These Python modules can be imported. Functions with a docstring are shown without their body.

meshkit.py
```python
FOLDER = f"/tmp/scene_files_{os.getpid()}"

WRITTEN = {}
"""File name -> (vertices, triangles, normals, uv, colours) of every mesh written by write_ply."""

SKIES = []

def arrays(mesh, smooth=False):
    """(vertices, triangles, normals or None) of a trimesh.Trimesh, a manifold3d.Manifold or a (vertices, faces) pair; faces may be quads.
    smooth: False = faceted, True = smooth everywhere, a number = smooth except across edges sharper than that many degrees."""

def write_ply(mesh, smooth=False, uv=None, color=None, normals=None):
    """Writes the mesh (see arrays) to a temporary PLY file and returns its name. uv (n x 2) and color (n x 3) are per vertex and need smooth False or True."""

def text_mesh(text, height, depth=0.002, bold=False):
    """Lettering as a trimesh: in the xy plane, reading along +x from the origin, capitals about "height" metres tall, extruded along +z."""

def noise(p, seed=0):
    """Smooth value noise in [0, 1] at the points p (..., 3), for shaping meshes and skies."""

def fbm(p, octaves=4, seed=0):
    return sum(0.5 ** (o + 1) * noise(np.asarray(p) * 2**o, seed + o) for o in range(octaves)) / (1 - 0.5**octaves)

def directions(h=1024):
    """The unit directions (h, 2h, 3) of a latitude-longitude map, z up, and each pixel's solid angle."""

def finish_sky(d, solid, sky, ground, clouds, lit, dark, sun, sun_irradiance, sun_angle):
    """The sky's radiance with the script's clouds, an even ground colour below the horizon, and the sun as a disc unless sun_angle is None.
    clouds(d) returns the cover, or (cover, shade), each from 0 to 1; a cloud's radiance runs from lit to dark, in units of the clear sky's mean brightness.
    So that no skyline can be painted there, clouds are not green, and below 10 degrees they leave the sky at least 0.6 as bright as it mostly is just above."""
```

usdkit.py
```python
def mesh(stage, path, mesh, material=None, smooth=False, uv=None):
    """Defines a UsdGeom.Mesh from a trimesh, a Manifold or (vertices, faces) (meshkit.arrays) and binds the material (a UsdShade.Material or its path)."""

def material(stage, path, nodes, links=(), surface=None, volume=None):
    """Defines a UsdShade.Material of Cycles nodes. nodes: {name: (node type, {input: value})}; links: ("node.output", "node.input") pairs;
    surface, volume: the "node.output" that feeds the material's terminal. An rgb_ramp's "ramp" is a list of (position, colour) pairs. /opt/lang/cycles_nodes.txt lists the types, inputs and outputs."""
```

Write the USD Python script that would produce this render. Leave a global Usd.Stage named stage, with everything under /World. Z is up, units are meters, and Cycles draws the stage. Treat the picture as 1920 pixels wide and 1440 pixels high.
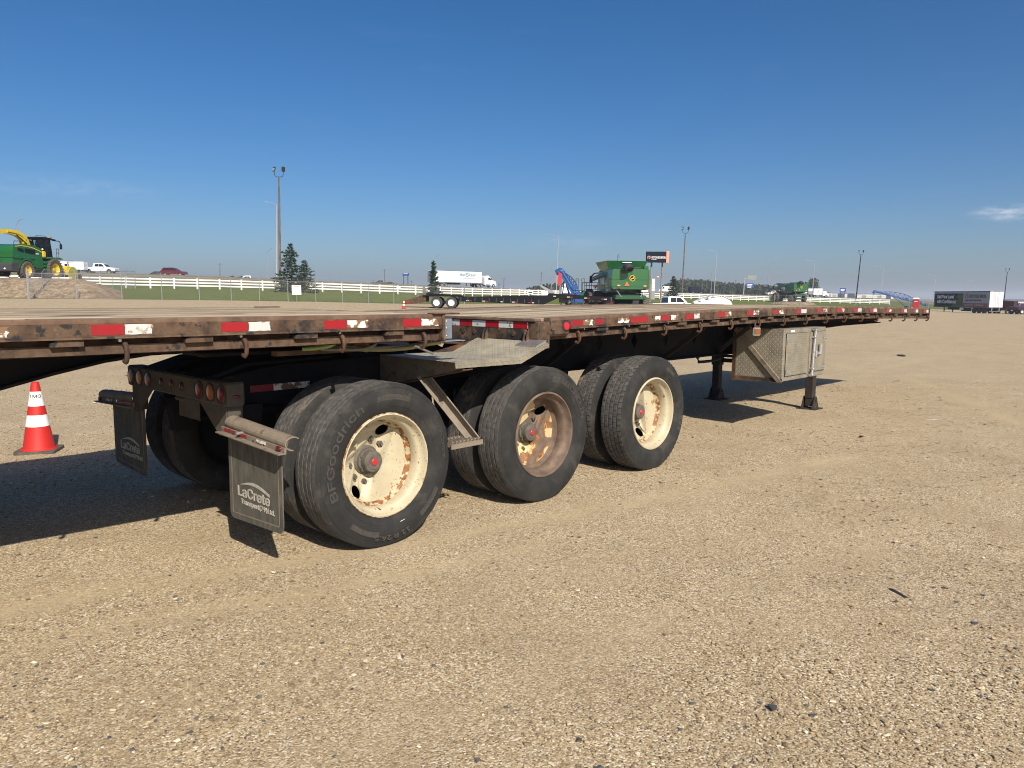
import math, random, re
import numpy as np, trimesh, usdkit, meshkit
import shapely.geometry as sg, shapely.affinity as sa
from scipy.interpolate import PchipInterpolator
from pxr import Usd, UsdGeom, UsdLux, UsdShade, Gf, Sdf, Vt
PI = math.pi
stage = Usd.Stage.CreateInMemory()
UsdGeom.SetStageUpAxis(stage, 'Z'); UsdGeom.SetStageMetersPerUnit(stage, 1.0)
UsdGeom.Xform.Define(stage, '/World'); UsdGeom.Scope.Define(stage, '/World/Looks')

# ---------------------------------------------------------------- camera
CAM = np.array([-2.9167, -3.8289, 1.6192]); YAW, PITCH, ROLL, FPX = 0.7581, 0.1167, 0.0083, 1420.88
def camera_axes():
    cy, sy, cp, sp = math.cos(YAW), math.sin(YAW), math.cos(PITCH), math.sin(PITCH)
    f = np.array([cy*cp, sy*cp, -sp]); r = np.array([sy, -cy, 0.]); u = np.cross(r, f)
    c, s = math.cos(ROLL), math.sin(ROLL)
    return c*r + s*u, -s*r + c*u, f
R_, U_, F_ = camera_axes()
cam = UsdGeom.Camera.Define(stage, '/World/camera')
cam.AddTransformOp().Set(Gf.Matrix4d(*R_, 0, *U_, 0, *(-F_), 0, *CAM, 1))
cam.CreateHorizontalApertureAttr(36.0); cam.CreateVerticalApertureAttr(27.0)
cam.CreateFocalLengthAttr(36.0*FPX/1920); cam.CreateClippingRangeAttr((0.05, 20000.0))
cam.CreateExposureAttr(0.5)

# ---------------------------------------------------------------- sky and sun
SUN = np.array([-0.55, -1.23, 1.0]); SUN /= np.linalg.norm(SUN)
SUN_EL, SUN_ROT = math.asin(SUN[2]), math.atan2(SUN[0], SUN[1])
SKY_STRENGTH = 0.076
sun = UsdLux.DistantLight.Define(stage, '/World/sun')
sun.CreateIntensityAttr(1.25); sun.CreateAngleAttr(0.5); sun.CreateNormalizeAttr(True) if hasattr(sun, 'CreateNormalizeAttr') else None
sun.CreateColorAttr(Gf.Vec3f(1.0, 0.92, 0.80))
_z = SUN; _x = np.cross([0, 0, 1.], _z); _x /= np.linalg.norm(_x); _y = np.cross(_z, _x)
sun.AddTransformOp().Set(Gf.Matrix4d(*_x, 0, *_y, 0, *_z, 0, 0, 0, 60, 1))
def direction(px, py):
    d = F_ + (px-960)/FPX*R_ - (py-720)/FPX*U_
    return d/np.linalg.norm(d)
def make_sky():
    n = {'s': ('sky_texture', dict(sky_type='single_scattering', sun_disc=False, sun_elevation=SUN_EL, sun_rotation=SUN_ROT, altitude=300.0, air_density=0.75, aerosol_density=SKY_AEROSOL, ozone_density=3.5)), 'hs': ('hsv', dict(saturation=1.32)),
         'g': ('texture_coordinate', {}), 'b': ('background_shader', {'strength': SKY_STRENGTH}),
         'm': ('mapping', dict(scale=(3.0, 3.0, 26.0))), 'n': ('noise_texture', dict(scale=1.6, detail=6.0, roughness=0.6, distortion=0.4)),
         'r': ('map_range', dict(from_min=0.60, from_max=0.85, to_min=0.0, to_max=0.03, clamp=True)), 'x': ('mix', dict(color2=(6.0, 6.6, 7.6)))}
    l = [('g.generated', 'm.vector'), ('m.vector', 'n.vector'), ('n.fac', 'r.value')]
    # a few small clouds, each an ellipsoidal patch of noise about one direction
    last = 'r.result'
    for i, (d, w, h, amt) in enumerate([((1893, 399), .044, .011, .95), ((1075, 455), .065, .010, .22), ((130, 352), .12, .014, .20)]):
        c = direction(*d); a = {}
        n.update({f'sub{i}': ('vector_math', dict(math_type='subtract', vector2=tuple(c))), f'map{i}': ('mapping', dict(rotation=(0, 0, -math.atan2(c[1], c[0])), scale=(1., 1., 1.))),
                  f'sc{i}': ('vector_math', dict(math_type='multiply', vector2=(0., 1/w, 1/h))), f'ln{i}': ('vector_math', dict(math_type='length')),
                  f'mr{i}': ('map_range', dict(from_min=1.0, from_max=0.15, to_min=0.0, to_max=1.0, clamp=True)),
                  f'nz{i}': ('noise_texture', dict(scale=40.0, detail=6.0, roughness=.65)), f'ms{i}': ('mapping', dict(scale=(1., 1., 3.5))),
                  f'nr{i}': ('map_range', dict(from_min=.38, from_max=.68, to_min=0., to_max=amt, clamp=True)),
                  f'mu{i}': ('math', dict(math_type='multiply')), f'mx{i}': ('math', dict(math_type='maximum'))})
        l += [('g.generated', f'sub{i}.vector1'), (f'sub{i}.vector', f'map{i}.vector'), (f'map{i}.vector', f'sc{i}.vector1'), (f'sc{i}.vector', f'ln{i}.vector1'), (f'ln{i}.value', f'mr{i}.value'),
              ('g.generated', f'ms{i}.vector'), (f'ms{i}.vector', f'nz{i}.vector'), (f'nz{i}.fac', f'nr{i}.value'), (f'mr{i}.result', f'mu{i}.value1'), (f'nr{i}.result', f'mu{i}.value2'),
              (last, f'mx{i}.value1'), (f'mu{i}.value', f'mx{i}.value2')]
        last = f'mx{i}.value'
    l += [(last, 'x.fac'), ('s.color', 'hs.color'), ('hs.color', 'x.color1'), ('x.color', 'b.color')]
    dome = UsdLux.DomeLight.Define(stage, '/World/sky')
    m = usdkit.material(stage, '/World/Looks/sky', n, l, surface='b.background')
    UsdShade.MaterialBindingAPI.Apply(dome.GetPrim()).Bind(m)
    dome.GetPrim().SetCustomDataByKey('kind', 'structure'); dome.GetPrim().SetCustomDataByKey('label', 'clear deep blue daytime sky with faint wisps of cloud')
SKY_AEROSOL = 2.2
make_sky()

# ---------------------------------------------------------------- materials
def _mask(N, L, key, pos, sp):
    """a 0..1 mask from noise: sp = dict(scale, lo, hi, detail, stretch)"""
    N[key+'m'] = ('mapping', dict(location=sp.get('seed', (0., 0., 0.)), scale=sp.get('stretch', (1., 1., 1.)), rotation=sp.get('rot', (0., 0., 0.))))
    N[key+'n'] = ('noise_texture', dict(scale=sp['scale'], detail=sp.get('detail', 6.), roughness=sp.get('rgh', .6), distortion=sp.get('dist', 0.)))
    N[key+'r'] = ('map_range', dict(from_min=sp.get('lo', .45), from_max=sp.get('hi', .55), to_min=0., to_max=sp.get('amt', 1.), clamp=True))
    L += [(pos, key+'m.vector'), (key+'m.vector', key+'n.vector'), (key+'n.fac', key+'r.value')]
    return key+'r.result'
def mat(name, base, layers=(), rough=.6, metal=0., bumps=(), spec=.5, coat=0., vary=0., space='world', emit=None):
    N, L = {}, []
    if space == 'object': N['pos'] = ('texture_coordinate', {}); pos = 'pos.object'
    else: N['pos'] = ('geometry', {}); pos = 'pos.position'
    P = dict(roughness=rough, metallic=metal, specular_ior_level=spec, coat_weight=coat)
    if isinstance(base, dict):
        N['bm'] = ('mapping', dict(scale=base.get('stretch', (1., 1., 1.)), rotation=base.get('rot', (0., 0., 0.)), location=base.get('seed', (0., 0., 0.))))
        N['bn'] = ('noise_texture', dict(scale=base['scale'], detail=base.get('detail', 8.), roughness=base.get('rgh', .6)))
        N['br'] = ('rgb_ramp', dict(ramp=base['ramp']))
        L += [(pos, 'bm.vector'), ('bm.vector', 'bn.vector'), ('bn.fac', 'br.fac')]; col = 'br.color'
    else:
        N['bc'] = ('color', dict(value=base)); col = 'bc.color'
    rg = None
    for i, ly in enumerate(layers):
        k = f'l{i}'; fac = _mask(N, L, k, pos, ly)
        N[k+'x'] = ('mix', dict(color2=ly['color']))
        if 'color_b' in ly:
            N[k+'cn'] = ('noise_texture', dict(scale=ly.get('cscale', 30.), detail=5.)); N[k+'cr'] = ('rgb_ramp', dict(ramp=[(.35, ly['color']), (.65, ly['color_b'])]))
            L += [(pos, k+'cn.vector'), (k+'cn.fac', k+'cr.fac'), (k+'cr.color', k+'x.color2')]
        L += [(fac, k+'x.fac'), (col, k+'x.color1')]; col = k+'x.color'
        if 'rough' in ly:
            N[k+'g'] = ('mix_float', dict(a=rough, b=ly['rough'])); L.append((fac, k+'g.fac'))
            if rg: L.append((rg, k+'g.a'))
            rg = k+'g.result'
    if vary:
        N['oi'] = ('object_info', {}); N['ov'] = ('map_range', dict(from_min=0., from_max=1., to_min=1-vary, to_max=1+vary)); N['hs'] = ('hsv', {})
        L += [('oi.random', 'ov.value'), ('ov.result', 'hs.value'), (col, 'hs.color')]; col = 'hs.color'
    N['p'] = ('principled_bsdf', P); L.append((col, 'p.base_color'))
    if rg: L.append((rg, 'p.roughness'))
    if emit: N['p'][1]['emission_color'] = emit[0]; N['p'][1]['emission_strength'] = emit[1]
    nr = None
    for i, b in enumerate(bumps):
        k = f'b{i}'
        N[k+'m'] = ('mapping', dict(scale=b.get('stretch', (1., 1., 1.)), rotation=b.get('rot', (0., 0., 0.))))
        if b.get('voronoi'): N[k+'n'] = ('voronoi_texture', dict(scale=b['scale'])); o = k+'n.distance'
        else: N[k+'n'] = ('noise_texture', dict(scale=b['scale'], detail=b.get('detail', 5.), roughness=.6)); o = k+'n.fac'
        N[k+'b'] = ('bump', dict(strength=b.get('strength', .6), distance=b.get('distance', .01), invert=bool(b.get('voronoi'))))
        L += [(pos, k+'m.vector'), (k+'m.vector', k+'n.vector'), (o, k+'b.height')]
        if nr: L.append((nr, k+'b.normal'))
        nr = k+'b.normal'
    if nr: L.append((nr, 'p.normal'))
    return usdkit.material(stage, '/World/Looks/'+name, N, L, surface='p.BSDF')

def lin(r, g, b): return tuple(((c/255)/12.92 if c/255 <= .04045 else ((c/255+.055)/1.055)**2.4) for c in (r, g, b))
RUST = [(.30, (.028, .019, .015)), (.45, (.066, .041, .027)), (.58, (.106, .068, .043)), (.72, (.056, .038, .029))]
MT = {}
MT['rust'] = mat('rust', dict(scale=9., ramp=RUST, detail=10., rgh=.68), [dict(scale=2.6, lo=.57, hi=.64, color=(.022, .020, .020), detail=9.), dict(scale=5., lo=.55, hi=.70, color=(.16, .105, .062), amt=.6), dict(scale=16., lo=.585, hi=.63, color=(.024, .022, .022), detail=6., seed=(3., 1., 8.)), dict(scale=11., lo=.62, hi=.68, color=(.20, .14, .09), amt=.5, seed=(8., 3., 2.))], rough=.85, bumps=[dict(scale=60., strength=.5, distance=.004)], spec=.25)
MT['rust_dark'] = mat('rust_dark', dict(scale=11., ramp=[(.3, (.03, .018, .013)), (.5, (.085, .045, .026)), (.7, (.14, .078, .045))], detail=10.), [dict(scale=4., lo=.55, hi=.65, color=(.03, .025, .024))], rough=.88, bumps=[dict(scale=70., strength=.5, distance=.003)], spec=.25)
MT['frame_black'] = mat('frame_black', dict(scale=3., ramp=[(.3, (.004, .0045, .006)), (.6, (.008, .0085, .011)), (.75, (.014, .012, .011))]), [dict(scale=2.2, lo=.58, hi=.68, color=(.035, .026, .02), amt=.5)], rough=.75, spec=.2)  # black paint taken deeper, undercarriage shade put into the colour
MT['dusty_steel'] = mat('dusty_steel', dict(scale=7., ramp=[(.3, (.13, .105, .08)), (.55, (.20, .165, .125)), (.75, (.10, .075, .058))], detail=9.), [dict(scale=14., lo=.60, hi=.7, color=(.10, .05, .03))], rough=.8, bumps=[dict(scale=90., strength=.3, distance=.002)], spec=.3)
WOOD = [[(.3, (.15, .115, .082)), (.5, (.29, .235, .17)), (.7, (.22, .17, .12))], [(.3, (.19, .155, .115)), (.5, (.34, .28, .205)), (.7, (.25, .20, .145))],
        [(.3, (.10, .075, .055)), (.5, (.21, .165, .12)), (.7, (.15, .115, .083))], [(.3, (.22, .18, .13)), (.5, (.38, .31, .22)), (.7, (.29, .23, .16))]]
for i, w in enumerate(WOOD):
    for tag_, rz in (('', 0.), ('b', -.051)):
        MT[f'wood{i}{tag_}'] = mat(f'wood{i}{tag_}', dict(scale=10., ramp=w, stretch=(.10, 2.2, 2.2), rot=(0., 0., -rz), detail=9., seed=(i*3.1, i*1.7, 0.)), [dict(scale=9., lo=.58, hi=.66, color=(.055, .04, .03), stretch=(.05, 3., 1.), amt=.85), dict(scale=1.3, lo=.55, hi=.72, color=(.10, .06, .04), amt=.5)],
            rough=.9, bumps=[dict(scale=18., stretch=(.07, 2.5, 1.), strength=.7, distance=.01)], spec=.15, vary=.18)
MT['tape_red'] = mat('tape_red', (.27, .006, .011), [dict(scale=38., lo=.63, hi=.66, color=(.12, .03, .025)), dict(scale=9., lo=.58, hi=.7, color=(.17, .010, .013), amt=.6)], rough=.35, coat=.3)
MT['tape_white'] = mat('tape_white', (.46, .47, .46), [dict(scale=30., lo=.585, hi=.61, color=(.22, .15, .08)), dict(scale=7., lo=.55, hi=.7, color=(.50, .49, .45), amt=.7)], rough=.4, coat=.2)
MT['tape_white_worn'] = mat('tape_white_worn', (.62, .60, .55), [dict(scale=17., lo=.47, hi=.50, color=(.17, .095, .05), detail=8., seed=(4., 2., 1.))], rough=.6)
MT['tape_red_worn'] = mat('tape_red_worn', (.22, .010, .014), [dict(scale=24., lo=.56, hi=.59, color=(.11, .04, .03), detail=8., seed=(1., 7., 3.))], rough=.5)
MT['rubber'] = mat('rubber', dict(scale=6., ramp=[(.3, (.013, .013, .013)), (.55, (.021, .021, .0205)), (.75, (.034, .032, .029))]), [dict(scale=3.5, lo=.50, hi=.75, color=(.075, .068, .057), amt=.45), dict(scale=26., lo=.62, hi=.70, color=(.08, .076, .068), amt=.35, stretch=(1., 1., 1.), detail=8.), dict(scale=6., lo=.58, hi=.72, color=(.10, .085, .065), amt=.35, seed=(2., 9., 4.), detail=9.)], rough=.82, bumps=[dict(scale=160., strength=.25, distance=.002)], spec=.3)
MT['tread'] = mat('tread', dict(scale=25., ramp=[(.3, (.042, .041, .039)), (.55, (.080, .076, .071)), (.75, (.125, .117, .105))], detail=8.), [dict(scale=5., lo=.60, hi=.66, color=(.20, .165, .115), amt=.6)], rough=.9, bumps=[dict(scale=120., strength=.5, distance=.004)], spec=.2)
MT['letter_rubber'] = mat('letter_rubber', dict(scale=40., ramp=[(.3, (.034, .032, .029)), (.7, (.062, .057, .050))]), rough=.85, spec=.25)
MT['groove'] = mat('groove', (.018, .018, .018), rough=.9, spec=.1)
CREAM = (.72, .62, .40)
MT['rim_cream'] = mat('rim_cream', dict(scale=4., ramp=[(.3, (.37, .32, .215)), (.6, (.46, .41, .285))]), [dict(scale=14., lo=.64, hi=.67, color=(.26, .11, .035), color_b=(.13, .05, .02), detail=10.), dict(scale=60., lo=.63, hi=.66, color=(.12, .055, .03)), dict(scale=2.4, lo=.58, hi=.80, color=(.24, .18, .11), amt=.35, seed=(5., 2., 1.), detail=9.), dict(scale=3., lo=.58, hi=.75, color=(.42, .30, .16), amt=.6)], rough=.55, bumps=[dict(scale=50., strength=.25, distance=.002)])
MT['rim_edge'] = mat('rim_edge', dict(scale=4., ramp=[(.3, (.38, .31, .19)), (.6, (.46, .39, .26))]), [dict(scale=26., lo=.46, hi=.52, color=(.27, .11, .03), color_b=(.10, .045, .02), detail=10.)], rough=.65)
MT['rim_rusty'] = mat('rim_rusty', dict(scale=10., ramp=[(.3, (.075, .05, .037)), (.55, (.14, .098, .07)), (.75, (.20, .145, .10))], detail=9.), rough=.8, bumps=[dict(scale=60., strength=.4, distance=.003)])
MT['rim_flaking'] = mat('rim_flaking', dict(scale=10., ramp=[(.3, (.085, .06, .045)), (.55, (.15, .108, .078)), (.75, (.21, .155, .11))], detail=9.), [dict(scale=3.6, lo=.485, hi=.50, color=(.33, .13, .03), color_b=(.16, .06, .02), detail=7., seed=(.4, 0., .1)), dict(scale=3.6, lo=.515, hi=.53, color=(.48, .38, .20), detail=7., seed=(.4, 0., .1))], rough=.7, bumps=[dict(scale=50., strength=.4, distance=.003)])
MT['hub_grease'] = mat('hub_grease', dict(scale=18., ramp=[(.3, (.06, .053, .044)), (.7, (.12, .105, .085))]), rough=.75)
MT['lamp_red_bright'] = mat('lamp_red_bright', (.45, .012, .03), rough=.3, coat=.3)
MT['leg_dark'] = mat('leg_dark', dict(scale=8., ramp=[(.3, (.016, .013, .012)), (.6, (.034, .027, .023)), (.75, (.06, .042, .032))]), rough=.8, spec=.3)
MT['bar_shaded'] = mat('bar_shaded', dict(scale=7., ramp=[(.3, (.050, .044, .037)), (.55, (.078, .068, .055)), (.75, (.045, .036, .03))], detail=9.), rough=.85, bumps=[dict(scale=90., strength=.3, distance=.002)], spec=.2)  # lamp bar steel darkened, shade under the deck put into the colour
MT['red_plastic'] = mat('red_plastic', (.38, .02, .025), rough=.35, coat=.3)
MT['red_lens'] = mat('red_lens', (.10, .009, .011), rough=.3, coat=.15)
MT['amber_lens'] = mat('amber_lens', (.24, .065, .010), rough=.3, coat=.15)
MT['black_rubber'] = mat('black_rubber', (.015, .015, .015), rough=.7)
MT['flap'] = mat('flap', dict(scale=22., ramp=[(.3, (.060, .058, .048)), (.6, (.105, .10, .082)), (.75, (.15, .14, .11))], detail=9., stretch=(1., 1., .35)), rough=.85, spec=.25)
MT['flap_logo'] = mat('flap_logo', dict(scale=30., ramp=[(.35, (.30, .285, .24)), (.65, (.42, .40, .35))]), rough=.75)
MT['chrome'] = mat('chrome', (.60, .60, .60), [dict(scale=20., lo=.55, hi=.7, color=(.30, .26, .2), amt=.6)], rough=.32, metal=.85)
MT['steel_blue'] = mat('steel_blue', dict(scale=6., ramp=[(.3, (.10, .125, .155)), (.6, (.20, .24, .28)), (.75, (.30, .33, .36))]), [dict(scale=16., lo=.6, hi=.68, color=(.14, .08, .05))], rough=.55, metal=.4)
MT['white_paint'] = mat('white_paint', (.78, .78, .77), rough=.4)
MT['hose_grey'] = mat('hose_grey', (.20, .19, .16), rough=.6); MT['hose_green'] = mat('hose_green', (.28, .38, .12), rough=.55); MT['hose_olive'] = mat('hose_olive', (.30, .28, .14), rough=.6)
MT['galv_rod'] = mat('galv_rod', (.22, .22, .21), rough=.5, metal=.5)
MT['orange_rust'] = mat('orange_rust', dict(scale=12., ramp=[(.3, (.18, .06, .02)), (.6, (.36, .15, .05))]), rough=.85)
MT['rust_bright'] = mat('rust_bright', dict(scale=9., ramp=[(.3, (.06, .034, .024)), (.5, (.115, .066, .042)), (.7, (.17, .11, .072))], detail=10.), rough=.88)

def diamond_plate(name, axes, pitch=.030, tint=(.235, .21, .158)):
    """tread plate: raised lozenges lying alternately at +45 and -45 degrees; axes = the two world axes of the sheet"""
    N = {'g': ('geometry', {}), 's': ('separate_xyz', {}), 'rs': ('math', dict(math_type='multiply', value2=1/pitch)), 'rt': ('math', dict(math_type='multiply', value2=1/pitch))}
    L = [('g.position', 's.vector'), (f's.{axes[0]}', 'rs.value1'), (f's.{axes[1]}', 'rt.value1')]
    def m(k, kind, a=None, b=None, c=None):
        inp = dict(math_type=kind); N[k] = ('math', inp)
        for i, v in enumerate((a, b, c), 1):
            if v is None: continue
            if isinstance(v, str): L.append((v+'.value', f'{k}.value{i}'))
            else: inp[f'value{i}'] = float(v)
        return k
    fu, fv = m('fu', 'floor', 'rs'), m('fv', 'floor', 'rt')
    par = m('par', 'floored_modulo', m('sum', 'add', fu, fv), 2.)
    sgn = m('sgn', 'multiply_add', par, 2., -1.)
    a, b = m('a', 'subtract', m('a0', 'fraction', 'rs'), .5), m('b', 'subtract', m('b0', 'fraction', 'rt'), .5)
    bs = m('bs', 'multiply', b, sgn)
    u, v = m('u', 'absolute', m('u0', 'add', a, bs)), m('v', 'absolute', m('v0', 'subtract', a, bs))
    d = m('d', 'add', m('d1', 'multiply', u, 1.15), m('d2', 'multiply', v, 4.2))
    N['h'] = ('map_range', dict(from_min=1.0, from_max=.55, to_min=0., to_max=1., clamp=True)); L.append(('d.value', 'h.value'))
    N['bp'] = ('bump', dict(strength=1.0, distance=.006)); L.append(('h.result', 'bp.height'))
    N['n'] = ('noise_texture', dict(scale=5., detail=8., roughness=.65)); N['r'] = ('rgb_ramp', dict(ramp=[(.3, tuple(c*.62 for c in tint)), (.55, tint), (.75, tuple(min(1, c*1.25) for c in tint))]))
    N['mx'] = ('mix', dict(mix_type='mix', color2=tuple(min(1., c*1.7) for c in tint))); N['hf'] = ('math', dict(math_type='multiply', value2=.75))  # raised lozenges mixed lighter, highlights put into the colour
    N['p'] = ('principled_bsdf', dict(metallic=.15, roughness=.58))
    L += [('g.position', 'n.vector'), ('n.fac', 'r.fac'), ('r.color', 'mx.color1'), ('h.result', 'hf.value1'), ('hf.value', 'mx.fac'), ('mx.color', 'p.base_color'), ('bp.normal', 'p.normal')]
    return usdkit.material(stage, '/World/Looks/'+name, N, L, surface='p.BSDF')
MT['plate_xy'] = diamond_plate('plate_xy', 'xy', tint=(.33, .30, .225)); MT['plate_xz'] = diamond_plate('plate_xz', 'xz'); MT['plate_yz'] = diamond_plate('plate_yz', 'yz')

# ---------------------------------------------------------------- meshes
def cat(*ms):
    V, F, n = [], [], 0
    for m in ms:
        if hasattr(m, 'vertices'): m = (np.asarray(m.vertices), np.asarray(m.faces))
        V.append(np.asarray(m[0], float)); F.append(np.asarray(m[1]) + n); n += len(m[0])
    return np.vstack(V), np.vstack(F)
_BV = np.array([(x, y, z) for x in (-1, 1) for y in (-1, 1) for z in (-1, 1)], float)
_BF = np.array([(0, 1, 3), (0, 3, 2), (4, 6, 7), (4, 7, 5), (0, 4, 5), (0, 5, 1), (2, 3, 7), (2, 7, 6), (0, 2, 6), (0, 6, 4), (1, 5, 7), (1, 7, 3)])
def box(x0, x1, y0, y1, z0, z1, b=0.):
    c, h = np.array([(x0+x1)/2, (y0+y1)/2, (z0+z1)/2]), np.array([abs(x1-x0), abs(y1-y0), abs(z1-z0)])/2
    if b <= 0: return _BV*h + c, _BF
    b = min(b, h.min()*.9); pts = []
    for s in _BV:
        for k in range(3):
            p = s*(h-b); p[k] = s[k]*h[k]; pts.append(p)
    hull = trimesh.convex.convex_hull(np.array(pts))
    return np.asarray(hull.vertices)+c, np.asarray(hull.faces)
def bar(p0, p1, w, h, up=(0, 0, 1.)):
    """a beam of section w (sideways) by h (up) from p0 to p1"""
    p0, p1 = np.asarray(p0, float), np.asarray(p1, float); d = p1-p0; L = np.linalg.norm(d); d = d/L
    s = np.cross(d, up)
    if np.linalg.norm(s) < 1e-6: s = np.cross(d, (1., 0, 0))
    s /= np.linalg.norm(s); u = np.cross(s, d)
    v, f = box(0, L, -w/2, w/2, -h/2, h/2)
    return p0 + v[:, :1]*d + v[:, 1:2]*(-s) + v[:, 2:]*u, f
def tube(pts, r, n=8, caps=True):
    p = np.asarray(pts, float); rr = np.broadcast_to(r, (len(p),)).astype(float)
    t = np.gradient(p, axis=0); t /= np.linalg.norm(t, axis=1, keepdims=True)+1e-12
    ref = np.array([0, 0, 1.]) if abs(t[:, 2]).max() < .95 else (np.array([1., 0, 0]) if abs(t[:, 0]).max() < .95 else np.array([0.37, .8, .47]))
    a = np.cross(t, ref); a /= np.linalg.norm(a, axis=1, keepdims=True)+1e-12; b = np.cross(t, a)
    ang = np.arange(n)*2*PI/n
    v = (p[:, None] + rr[:, None, None]*(np.cos(ang)[None, :, None]*a[:, None] + np.sin(ang)[None, :, None]*b[:, None])).reshape(-1, 3)
    i, j = np.meshgrid(np.arange(len(p)-1), np.arange(n), indexing='ij')
    q = np.stack([i*n+j, (i+1)*n+j, (i+1)*n+(j+1) % n, i*n+(j+1) % n], -1).reshape(-1, 4)
    f = [q[:, [0, 1, 2]], q[:, [0, 2, 3]]]
    if caps:
        k = np.arange(1, n-1); e = (len(p)-1)*n
        f += [np.stack([0*k, k, k+1], 1), np.stack([e+0*k, e+k+1, e+k], 1)]
    return v, np.vstack(f)
def prism(poly, a0, a1, axis='y'):
    """a polygon (list of 2-d points or shapely) extruded along an axis: axis y -> (x, z), x -> (y, z), z -> (x, y)"""
    g = poly if hasattr(poly, 'exterior') else sg.Polygon(poly)
    m = trimesh.creation.extrude_polygon(g, a1-a0, engine='earcut'); v = np.asarray(m.vertices).copy(); f = np.asarray(m.faces)
    h = v[:, 2]+a0
    if axis == 'y': v = np.stack([v[:, 0], h, v[:, 1]], 1); f = f[:, ::-1]
    elif axis == 'x': v = np.stack([h, v[:, 0], v[:, 1]], 1)
    else: v = np.stack([v[:, 0], v[:, 1], h], 1)
    return v, f
def lathe(prof, n=32, axis='y', center=(0, 0, 0), closed=False, wob=None):
    """prof: (radius, along) points turned about an axis"""
    pr = np.asarray(prof, float); ang = np.arange(n)*2*PI/n; k = len(pr)
    r, h = np.broadcast_to(pr[:, 0][:, None], (k, n)), np.broadcast_to(pr[:, 1][:, None], (k, n)).copy()
    if wob is not None: h = h + wob(ang)
    c, s = r*np.cos(ang), r*np.sin(ang)
    v = {'y': np.stack([c, h, s], -1), 'z': np.stack([c, s, h], -1), 'x': np.stack([h, c, s], -1)}[axis].reshape(-1, 3) + np.asarray(center)
    m = k if closed else k-1
    i, j = np.meshgrid(np.arange(m), np.arange(n), indexing='ij')
    q = np.stack([i*n+j, ((i+1) % k)*n+j, ((i+1) % k)*n+(j+1) % n, i*n+(j+1) % n], -1).reshape(-1, 4)
    f = np.vstack([q[:, [0, 1, 2]], q[:, [0, 2, 3]]])
    return v, (f[:, ::-1] if axis == 'y' else f)
def sweep(path, section):
    """closed section polygon [(side, up)] moved along a path that runs about +x; side = +y"""
    p = np.asarray(path, float); s = np.asarray(section, float); n = len(s)
    v = (p[:, None, :] + np.stack([0*s[:, 0], s[:, 0], s[:, 1]], 1)[None]).reshape(-1, 3)
    i, j = np.meshgrid(np.arange(len(p)-1), np.arange(n), indexing='ij')
    q = np.stack([i*n+j, i*n+(j+1) % n, (i+1)*n+(j+1) % n, (i+1)*n+j], -1).reshape(-1, 4)
    caps = trimesh.creation.triangulate_polygon(sg.Polygon(s), engine='earcut')
    cv, cf = caps
    e = (len(p)-1)*n
    idx = np.array([int(np.argmin(((s-c)**2).sum(1))) for c in cv]); cf = idx[cf]
    area = .5*np.sum(s[:, 0]*np.roll(s[:, 1], -1)-np.roll(s[:, 0], -1)*s[:, 1])
    f = np.vstack([q[:, [0, 1, 2]], q[:, [0, 2, 3]]])
    if area > 0: f = f[:, ::-1]
    return v, np.vstack([f, cf[:, ::-1], cf+e])
def ball(c, r, sub=2, scale=(1, 1, 1)):
    m = trimesh.creation.icosphere(sub, 1.0); return np.asarray(m.vertices)*np.asarray(scale)*r+np.asarray(c), np.asarray(m.faces)
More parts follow.
